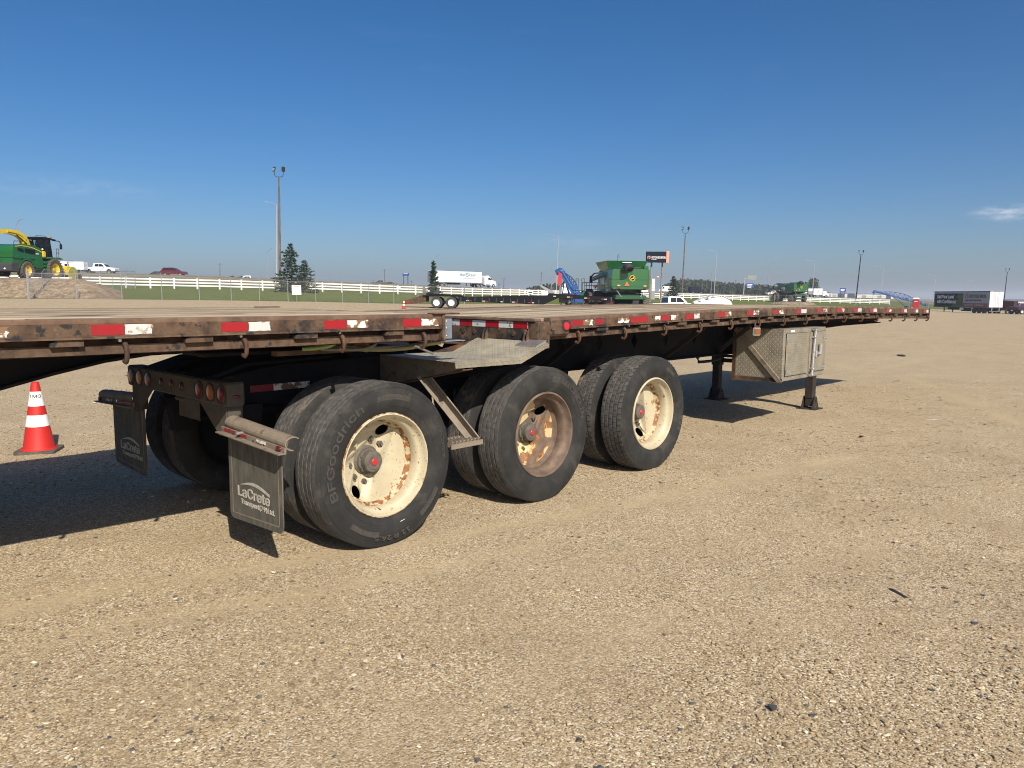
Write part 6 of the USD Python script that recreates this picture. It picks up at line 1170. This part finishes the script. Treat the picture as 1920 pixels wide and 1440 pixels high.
def white_hull():
    T = Thing('white_machine_body', 'long white curved machine body with dark markings behind the deck, right of the parked pickup', 'machine', spot(1331, 74, 0.), RZ0+.1)
    xs = np.linspace(-1.9, 1.9, 15); sec = [(math.cos(a)*1.0, 1.36+.62*math.sin(a)) for a in np.linspace(0, PI, 14)]+[(-1.0, .55), (1.0, .55)]
    prof = np.clip(1-(xs/1.95)**4*.55, .3, 1); rise = 1-.30*np.clip(-xs/1.9, 0, 1)**1.5-.30*np.clip(xs/1.9, 0, 1)**4
    T.part('body_shell', shell(sec, xs, prof, rise), 'white_gloss', 40)
    rng = np.random.default_rng(5); skin = lambda x, a: (x, math.cos(a)*float(np.interp(x, xs, prof)), (1.36+.62*math.sin(a))*float(np.interp(x, xs, rise)))
    for k in range(11):
        x = rng.uniform(-1.5, .3); T.part('dark_marking', ball(skin(x, rng.uniform(1.75, 2.5)), 1., 1, (rng.uniform(.05, .24), .05, rng.uniform(.03, .08))), 'text_black', True)
    for k in range(7): T.part('dark_marking', ball(skin(.30+.19*k, 1.95+.07*k), 1., 1, (.085, .05, .055)), 'decal_brown', True)
    for s in (-1, 1):
        for x in (-1.1, 1.1): wheel_part(T, x, s*.75, .42, .42, .24, 'galv', .5, side=s)
MT['decal_brown'] = mat('decal_brown', (.09, .045, .03), rough=.6)
white_hull()

# ---------------------------------------------------------------- signs
def pylon():
    T = Thing('pylon_sign', 'dark blue company pylon sign with salmon edge on two wooden posts', 'sign', spot(1226, 128), RZ0); z0 = 7.5
    for x, m in ((-.85, 0), (.95, 0)): T.part('post', tube([(x-.12, 0, -.2), (x+.02, 0, z0+.3)], [.15, .12], 8), 'pale_wood_pole', 60); T.part('post_cap', tube([(x+.005, 0, z0-.75), (x+.02, 0, z0-.02)], .135, 8), 'dark_pole')
    T.part('panel', box(-1.78, 1.55, -.20, .20, z0, z0+1.80, .02), 'navy'); T.part('edge_panel', box(1.552, 2.02, -.22, .22, z0-.06, z0+1.88, .02), 'salmon')
    T.part('sign_lettering', text('rb', .50, (-1.60, -.2005, z0+.65), (1, 0, 0), (0, 0, 1), .01, True, .8), 'salmon'); T.part('sign_lettering', text('RITCHIE BROS.', .32, (-.90, -.2005, z0+.68), (1, 0, 0), (0, 0, 1), .01, True, .74), 'text_white'); T.part('sign_lettering', text('Auctioneers', .11, (-.90, -.2005, z0+.44), (1, 0, 0), (0, 0, 1), .01, True, 1.), 'text_white')
    T2 = Thing('tall_totem_sign', 'narrow white totem sign seen beside the left pylon post', 'sign', spot(1221, 150), RZ0); T2.part('post', box(-.35, .35, -.1, .1, -.1, 1.6), 'galv')
    for k in range(5): T2.part('panel', box(-.3, .3, -.14, -.1005, 1.65+.48*k, 2.05+.48*k, .02), 'text_white')
    T2.part('frame', box(-.35, .35, -.0995, .1, 1.6005, 4.1), 'trailer_grey')
    T3 = Thing('stop_sign', 'small octagonal red road sign between the pylon posts', 'sign', spot(1229, 190), RZ0); T3.part('post', tube([(0, 0, -.1), (0, .02, 4.8)], .06, 6), 'galv')
    oc = [(.36*math.cos(PI/8+k*PI/4), 4.9+.36*math.sin(PI/8+k*PI/4)) for k in range(8)]; T3.part('plate', prism(oc, -.06, -.04, 'y'), 'red_bright'); T3.part('plate_bar', box(-.26, .26, -.066, -.0605, 4.80, 5.0), 'text_white')
pylon()
def notice():
    T = Thing('notice_sign', 'white notice board hung on the chain link fence before the spruces', 'sign', spot(557.5, 72.6), RZ0, None); T.part('board', box(-.44, .44, -.02, .01, .66, 1.58, .006), 'fence_white')
    T.part('notice_heading', box(-.30, .30, -.0235, -.0205, 1.44, 1.51), 'text_red')
    for k in range(6): T.part('notice_line', box(-.34+.03*(k % 2), .34-.04*(k % 3), -.0235, -.0205, 1.36-.105*k-.035, 1.36-.105*k), 'trailer_grey')
    T.part('support', tube([(0, .04, -.05), (0, .04, 1.5)], .025, 6), 'galv')
notice()
def road_sign(px, D, w, h, z0, label, m='sign_blue', rows=2, posts=2, name='road_sign'):
    T = Thing(name, label, 'sign', spot(px, D), RZ0, 'signs beside the highway')
    for s in ((-1, 1) if posts == 2 else (0,)): T.part('post', box(s*w*.32-.07, s*w*.32+.07, .03, .15, -.1, z0+h*.9), 'dark_pole')
    T.part('panel', box(-w/2, w/2, -.03, .029, z0, z0+h, .02), m)
    for k in range(rows): T.part('sign_line', box(-w*.36, w*(.30-.08*k), -.036, -.0305, z0+h*(.62-.30*k), z0+h*(.76-.30*k)), 'text_white' if m != 'navy' else 'sign_grey')
road_sign(761, 205, 1.75, .72, 2.7, 'small blue road sign on two legs beside the highway', rows=1)
road_sign(1401, 300, 3.0, 1.7, 2.8, 'blue road sign under the grey gantry sign', rows=3); road_sign(1574, 300, 2.4, 1.75, 1.9, 'blue road sign left of the dark floodlight pole', rows=2)
road_sign(1429.5, 300, 2.8, 1.6, 2.5, 'black roadside billboard left of the second combine', 'navy', 1)
def gantry():
    T = Thing('gantry_sign', 'grey sign panel on a cantilever pole above the blue road sign', 'sign', spot(1389.5, 301), RZ0); T.part('pole', tube([(0, 0, -.1), plumb(6.6)], [.2, .15], 8), 'pole_grey', 60); T.part('beam', bar((.1, 0, 6.45), (3.4, 0, 6.4), .16, .16), 'pole_grey'); T.part('panel', box(1.35, 4.75, -.22, -.14, 5.75, 7.5, .02), 'sign_grey')
    for k in range(2): T.part('sign_line', box(1.7, 4.3-.5*k, -.228, -.2205, 6.95-.55*k, 7.15-.55*k), 'trailer_grey')
gantry()
def fence_plate():
    T = Thing('green_fence_banner', 'white and green banner on the white fence left of the winch box', 'banner', spot(989.5, 126.3), RZ0); T.part('banner', box(-.75, .75, -.02, .0, .45, 1.0), 'fence_white'); T.part('banner_stripe', box(-.6, .6, -.026, -.0205, .62, .80), 'green_paint')
    T = Thing('white_fence_plate', 'blank white plate on the fence right of the wooden pole', 'plate', spot(747.5, 101.2), RZ0); T.part('plate', box(-.26, .26, -.02, .0, .72, 1.2), 'fence_white'); T.part('plate_rim', box(-.28, .28, .0005, .012, .70, 1.22), 'galv')
fence_plate()

# ---------------------------------------------------------------- lettered box trailer and red tractors at right
def lettered_trailer():
    rear = CAM+FH*137+RH*(1848-960)/FPX*137; front = CAM+FH*152.6+RH*(1744.5-960)/FPX*152.6
    d = (rear-front)[:2]; th = math.atan2(d[1], d[0]); c = (rear+front)/2; z = -1.12
    nrm = np.array([-d[1], d[0]])/np.linalg.norm(d)
    if nrm @ (CAM[:2]-c[:2]) > 0: nrm = -nrm
    c2 = c[:2]+nrm*1.3; L = float(np.linalg.norm(d)); side = -1 if (np.array([math.sin(th), -math.cos(th)]) @ (CAM[:2]-c[:2])) > 0 else 1
    T = Thing('box_trailer', 'grey box trailer lettered with a land sale banner, white rear doors facing the yard', 'trailer', (c2[0], c2[1], float(ground_z(c2[0], c2[1]))), th); W = 2.6; y = side*W/2; R_ = (1, 0, 0)
    T.part('box_body', box(-L/2, L/2, -1.3, 1.3, 1.10, 4.05, .02), 'trailer_grey'); T.part('roof_edge', cat(box(-L/2, L/2, -1.315, 1.315, 3.96, 4.07, .01)), 'navy'); T.part('bottom_rail', box(-L/2, L/2, -1.315, 1.315, 1.0, 1.099, .01), 'dark_pole')
    T.part('front_unit', box(-L/2-.55, -L/2-.001, -.9, .9, 2.4, 4.0, .05), 'black_paint')
    o = lambda a, b: sorted((y+side*a, y+side*b)); P = o(.001, .008); Q = o(.0085, .016)
    T.part('banner', box(-L/2+.3, L/2*.10, *P, 1.15, 3.62), 'decal_dark'); T.part('banner_field', prism([(-.8-L*.10, 1.16), (-.8, 3.40), (L/2*.10-.01, 3.40), (L/2*.10-.01, 1.16)], *Q, 'y'), 'decal_green'); T.part('banner_trees', prism([(-L*.12, 2.5), (-L*.10, 2.9), (-.5, 2.75), (-.6, 2.45)], *o(.0165, .02), 'y'), 'decal_dark')
    T.part('red_strip', box(L/2*.10+.01, L/2-.35, *P, 1.15, 1.85), 'trailer_red')
    yt = y+side*.0205
    T.part('banner_lettering', text('Sell Your Land', .62, (-L/2+1.0, yt, 2.72), R_, (0, 0, 1), .01, True, .86), 'text_white'); T.part('banner_lettering', text('with Confidence', .62, (-L/2+1.0, yt, 1.78), R_, (0, 0, 1), .01, True, .86), 'text_white')
    T.part('banner_lettering', text('rb', .85, (L*.085, yt, 2.78), R_, (0, 0, 1), .01, True, .9), 'trailer_red'); T.part('banner_lettering', text('RITCHIE BROS.', .56, (L*.085+1.25, yt, 2.85), R_, (0, 0, 1), .01, True, .78), 'text_black'); T.part('banner_lettering', text('REAL ESTATE AUCTIONS', .26, (L*.085+.2, yt, 2.25), R_, (0, 0, 1), .01, True, .95), 'dark_pole')
    [T.part('banner_lettering', box(L*.075+x0, L*.075+x1, min(yt, yt-side*.01), max(yt, yt-side*.01), 1.42, 1.60), 'trailer_grey') for x0, x1 in ((.0, 2.4), (2.9, 5.2))]
    for s in (-1, 1):
        T.part('rear_door', box(L/2+.001, L/2+.04, min(s*.02, s*1.27), max(s*.02, s*1.27), 1.15, 3.95, .01), 'white_gloss')
        T.part('lock_bar', tube([(L/2+.06, s*.2, 1.15), (L/2+.06, s*.2, 3.95)], .025, 6), 'galv'); T.part('lock_bar', tube([(L/2+.06, s*.42, 1.15), (L/2+.06, s*.42, 3.95)], .025, 6), 'galv')
        T.part('underrun_leg', box(L/2-.1, L/2, s*.7-.06, s*.7+.06, .45, 1.0), 'galv')
        T.part('landing_leg', cat(box(-L/2+2.7, -L/2+2.85, s*.9-.08, s*.9+.08, .05, 1.05, .02), box(-L/2+2.55, -L/2+3.0, s*.9-.16, s*.9+.16, .0, .049)), 'dark_pole'); T.part('leg_brace', bar((-L/2+2.75, s*.9, .4), (-L/2+2.75, 0, .95), .06, .06), 'dark_pole')
        for x in (L/2-1.5, L/2-2.8, L/2-4.1): wheel_part(T, x, s*1.05, .5, .5, .32, 'grey_plastic', .55, side=s)
        T.part('side_skirt', box(L*.02, L/2-4.7, s*1.2-.03, s*1.2+.03, .35, .95, .02), 'black_paint')
    T.part('underrun_bar', box(L/2-.1, L/2-.01, -1.2, 1.2, .42, .5), 'galv'); T.part('spare_carrier', box(-L/2+3.6, -L/2+5., -.8, .8, .55, .99, .1), 'dark_pole'); T.part('tool_cabinet', box(L*.02, L*.02+.8, side*1.25-.2, side*1.25+.2, .5, .99, .03), 'white_gloss'); T.part('bogie', box(L/2-4.6, L/2-1.0, -.6, .6, .6, .95, .03), 'black_paint')
lettered_trailer()
def red_tractor():
    T = Thing('highway_tractor', 'dark red highway tractor unit parked right of the lettered trailer', 'truck', spot(1888, 140), RZ0+.55)
    T.part('hood', prism(rounded([(.6, .8), (.6, 1.75), (1.0, 1.72), (2.3, 1.45), (2.55, 1.2), (2.6, .6), (.8, .6)], .1), -.95, .95, 'y'), 'maroon'); T.part('cab', prism(rounded([(-1.2, .8), (-1.2, 2.3), (.2, 2.35), (.59, 1.75), (.59, .8)], .1), -1.1, 1.1, 'y'), 'maroon')
    for s in (-1, 1):
        T.part('side_window', prism([(-.5, 1.6), (-.5, 2.15), (.12, 2.15), (.4, 1.6)], s*1.104-.004, s*1.104+.004, 'y'), 'dark_glass'); T.part('mirror', box(.4, .5, s*1.3-.1, s*1.3+.1, 1.5, 2.0, .03), 'chrome')
        for x in (-3.2, -2.0, 1.7): wheel_part(T, x, s*.98, .5, .5, .3, 'galv', .55, side=s)
        T.part('rear_fender', prism([(.52*math.cos(a)*1.15-2.0, .5+.52*math.sin(a)*1.15) for a in np.linspace(.2, 2.9, 10)]+[(.52*math.cos(a)*1.08-2.0, .5+.52*math.sin(a)*1.08) for a in np.linspace(2.9, .2, 10)], s*.98-.18, s*.98+.18, 'y'), 'maroon')
    T.part('chassis', box(-3.9, 2.4, -.42, .42, .62, .88, .02), 'black_paint'); T.part('front_bumper', box(2.601, 2.72, -1.1, 1.1, .35, .65, .03), 'chrome')
    T = Thing('red_flat_trailer', 'dark red drop deck trailer at the right edge of the photo', 'trailer', spot(1921, 133), RZ0+.25)
    T.part('gooseneck', prism([(-3.4, 1.0), (-3.4, 1.25), (2.6, 1.75), (3.9, 1.7), (3.9, 1.35), (2.6, 1.40)], -1.2, 1.2, 'y'), 'maroon'); T.part('deck', box(-3.39, 3.0, -1.24, 1.24, .78, .98, .02), 'maroon'); T.part('nose_lamp', box(-3.46, -3.405, -.5, .5, .80, .92), 'red_lens'); T.part('plate', box(-3.46, -3.405, -.2, .2, .56, .72), 'text_white'); T.part('bumper_beam', box(-3.40, -3.2, -1.1, 1.1, .50, .77, .02), 'black_paint')
    for s in (-1, 1):
        for x in (-2.4, -1.2): wheel_part(T, x, s*1.0, .48, .48, .3, 'white_gloss', .5, side=s)
    T = Thing('red_flat_trailer', 'second dark red deck trailer rising behind the first at the right edge', 'trailer', spot(1906, 146), RZ0+.2)
    T.part('gooseneck', prism([(-2.2, 1.2), (-2.2, 1.5), (1.5, 1.9), (3.5, 1.95), (3.5, 1.6), (1.6, 1.5)], -1.2, 1.2, 'y'), 'maroon'); T.part('deck', box(-2.2, 3.4, -1.22, 1.22, .95, 1.15, .02), 'black_paint')
    for s in (-1, 1): wheel_part(T, 1.5, s*1.0, .48, .48, .3, 'galv', .5, side=s)
red_tractor()

# ---------------------------------------------------------------- small things in the yard
def toilet():
    T = Thing('portable_toilet', 'red portable toilet with a white roof beyond the front of the deck', 'portable toilet', spot(1711.5, 147, 0), RZ0-.50)
    T.part('cabin', box(-.56, .56, -.56, .56, .08, 2.05, .05), 'red_bright'); T.part('door', box(-.40, .40, -.585, -.5605, .15, 1.95, .02), 'red_bright'); T.part('roof', prism(rounded([(-.60, 2.051), (-.60, 2.16), (-.35, 2.32), (.35, 2.32), (.60, 2.16), (.60, 2.051)], .03), -.60, .60, 'y'), 'white_gloss'); T.part('base', box(-.6, .6, -.6, .6, .0, .079, .02), 'grey_plastic'); T.part('door_sign', box(-.25, .25, -.592, -.5855, 1.5, 1.62), 'text_white')
toilet()
def cone(label, at, rz, h=.71, lay=False, bands=True, text_=False):
    T = Thing('traffic_cone', label, 'traffic cone', at, rz, 'traffic cones in the yard')
    R = lambda m: move(m, (0, 0, .15), ry=math.radians(-78)) if lay else m
    r = lambda z: .150-.115*(z/h); rows = [(0.035, .27), (.27, .385), (.385, .475), (.475, .62), (.62, h)] if bands else [(.035, h)]
    T.part('base', R(prism(sg.box(-.185, -.185, .185, .185).buffer(-.05).buffer(.05), 0, .034, 'z')), 'cone_base')
    first = None
    for i, (a, b) in enumerate(rows):
        m = 'cone_red' if i % 2 == 0 else 'cone_white'; e = .0012*(i % 2)
        pr = [(r(a)+e, a), (r(b)+e, b-.0005)]
        if i == len(rows)-1: pr += [(r(b)*.95, b), (r(b)*.7, b+.004), (0.0, b+.004)]
        if not bands: pr = [(r(.035), .035), (r(h), h), (r(h)*.7, h+.004), (0, h+.004)]
        if i == 0: pr = [(.165, .0345), (.158, .045)]+[(r(.05), .055)]+pr[1:]
        v, f = lathe(pr, 40, 'z'); first = T.part('cone_body' if i % 2 == 0 else 'reflective_band', R((v, f[:, ::-1] if False else f)), m, 50, parent=None)
    if text_:
        for s, hh, z in (('TMG', .030, .560), ('----------', .012, .540), ('-------', .012, .526)):
            m = meshkit.text_mesh(s, hh, .001, True); v = np.asarray(m.vertices).copy(); v[:, 0] -= (v[:, 0].max()+v[:, 0].min())/2; v[:, 0] *= 1.25; rr = np.array([r(z+q) for q in v[:, 1]])+.0022; a = v[:, 0]/rr+math.radians(10)
            T.part('band_lettering', (np.stack([rr*np.sin(a), -rr*np.cos(a), z+v[:, 1]], 1), np.asarray(m.faces)), 'text_black')
MT['cone_base'] = mat('cone_base', dict(scale=20., ramp=[(.3, (.05, .045, .035)), (.7, (.12, .10, .075))]), rough=.9); MT['cone_white'] = mat('cone_white', (.78, .77, .75), [dict(scale=25., lo=.62, hi=.7, color=(.5, .45, .4))], rough=.45)
cone('red traffic cone with two white bands in the sun under the left trailer', (-.723, 4.85, .0), RZ0+.25, text_=True)
cone('small red traffic cone with white bands far behind the rear deck corner', spot(757, 62), RZ0, .72); cone('red traffic cone lying on its side at the right edge of the yard', spot(1927, 46, .0), RZ0+PI+.3, .72, lay=True, bands=False)
single('rubber_strip', move(prism(rounded([(-.085, -.014), (.07, -.014), (.085, .0), (.07, .014), (-.085, .014)], .004), .004, .012, 'z'), (1.467, -2.618, 0), .944, s=.8), 'black_rubber', 'flat black strip of rubber lying on the gravel at lower right', 'debris')
single('wood_splinter', move(cat(bar((-.13, 0, .014), (.13, .01, .010), .022, .008), bar((.02, 0, .018), (.06, .03, .02), .01, .006)), (8.26, -1.02, 0), -.75, s=.62), 'fence_white', 'pale splinter of wood on the gravel beyond the toolbox', 'debris')
_sh = trimesh.creation.icosphere(3); _sv = np.asarray(_sh.vertices); _sv = _sv*(.55+.9*meshkit.fbm(_sv*2.3+5, 3, 6))[:, None]*[.26, .10, .020]
single('tyre_shred', move((_sv, np.asarray(_sh.faces)), (20.29, 2.92, .01), .4), 'black_rubber', 'dark shredded scrap lying on the gravel ahead of the trailer', 'debris')
rng_ = np.random.default_rng(9)
for i, (x, y, s, m, lb) in enumerate(((-.14, -2.64, .028, 'stone_dark', 'dark grey stone in the near gravel at bottom centre right'), (1.31, -3.02, .026, 'stone_dark', 'dark stone right of the rubber strip'), (6.24, -.79, .05, 'black_rubber', 'black scrap on the gravel right of the front wheel'), (-.9, -1.25, .016, 'stone_dark', 'small dark stone below the rear wheel'), (.95, -2.9, .02, 'stone_pale', 'pale stone near the lower right corner'))):
    MT.setdefault('stone_dark', mat('stone_dark', (.06, .06, .065), rough=.8)) if 'stone_dark' not in MT else None
    if 'stone_pale' not in MT: MT['stone_pale'] = mat('stone_pale', (.5, .44, .34), rough=.85)
    h = trimesh.convex.convex_hull(rng_.normal(size=(26, 3))*[1, .8, .45]); v = np.asarray(h.vertices); v = v/np.abs(v).max()*s
    single('loose_stone' if m != 'black_rubber' else 'rubber_scrap', (v+[x, y, s*.25], np.asarray(h.faces)), m, lb, 'stone' if m != 'black_rubber' else 'debris', 'loose stones on the gravel' if m != 'black_rubber' else None)

# ---------------------------------------------------------------- far buildings
def shed(px, D, w, h, label, wall='building_white', z0=0., roof='galv', depth=12., bands=0, name='warehouse'):
    T = Thing(name, label, 'building', spot(px, D, z0), RZ0, 'far buildings at right'); T.part('wall', box(-w/2, w/2, 0, depth, 0, h), wall); T.part('roof', prism([(-.3, h+.01), (depth/2, h+h*.16), (depth+.3, h+.01)], -w/2-.3, w/2+.3, 'x'), roof)
    for k in range(max(1, int(w/9))):
        x = -w/2+(k+.5)*w/max(1, int(w/9)); T.part('door' if k % 2 == 0 else 'window', box(x-1.4, x+1.4, -.06, -.001, .0 if k % 2 == 0 else h*.4, h*.7), 'trailer_grey')
shed(1598, 520, 15, 2.6, 'long white warehouse behind the white fence, left of the dark pole', z0=.5); shed(1614, 500, 11.5, 2.5, 'white warehouse just right of the dark floodlight pole', z0=.5); shed(1626, 505, 4.4, 2.4, 'tan building between two white warehouses', 'building_tan', .5); shed(1643, 500, 8.5, 2.5, 'white warehouse behind the top of the blue conveyor', z0=.5); shed(1672, 520, 6., 2.2, 'small white building behind the conveyor bridge', z0=.3)
shed(1559, 510, 4.0, 2.6, 'small pale building left of the blue road sign at right', z0=.5); shed(1549, 500, 3.4, 2.8, 'little white house right of the box truck', z0=.3, roof='roof_dark', name='house')
shed(1908, 400, 7.5, 2.6, 'long white building under the overpass at right', z0=-.1); shed(1889, 410, 3.6, 2.0, 'pale building just right of the lettered trailer doors', z0=-.1)
single('overpass', move(cat(box(-14, 22, 0, 9, 2.6, 3.6), *[box(x-.5, x+.5, 1, 8, -1., 2.599) for x in (-10, 2, 14)]), spot(1905, 470, .5), RZ0), 'roof_dark', 'dark overpass deck along the horizon at far right', 'bridge')
# ---------------------------------------------------------------- the thin haze of the open air
def haze():
    m = usdkit.material(stage, '/World/Looks/haze', {'v': ('principled_volume', dict(color=(.86, .90, .96), density=HAZE, anisotropy=.25))}, [], volume='v.volume')
    single('haze', box(-7000, 7000, -7000, 7000, -8, 40), m, 'thin pale haze lying over the yard and the land beyond', kind='stuff')
HAZE = .0004
haze()
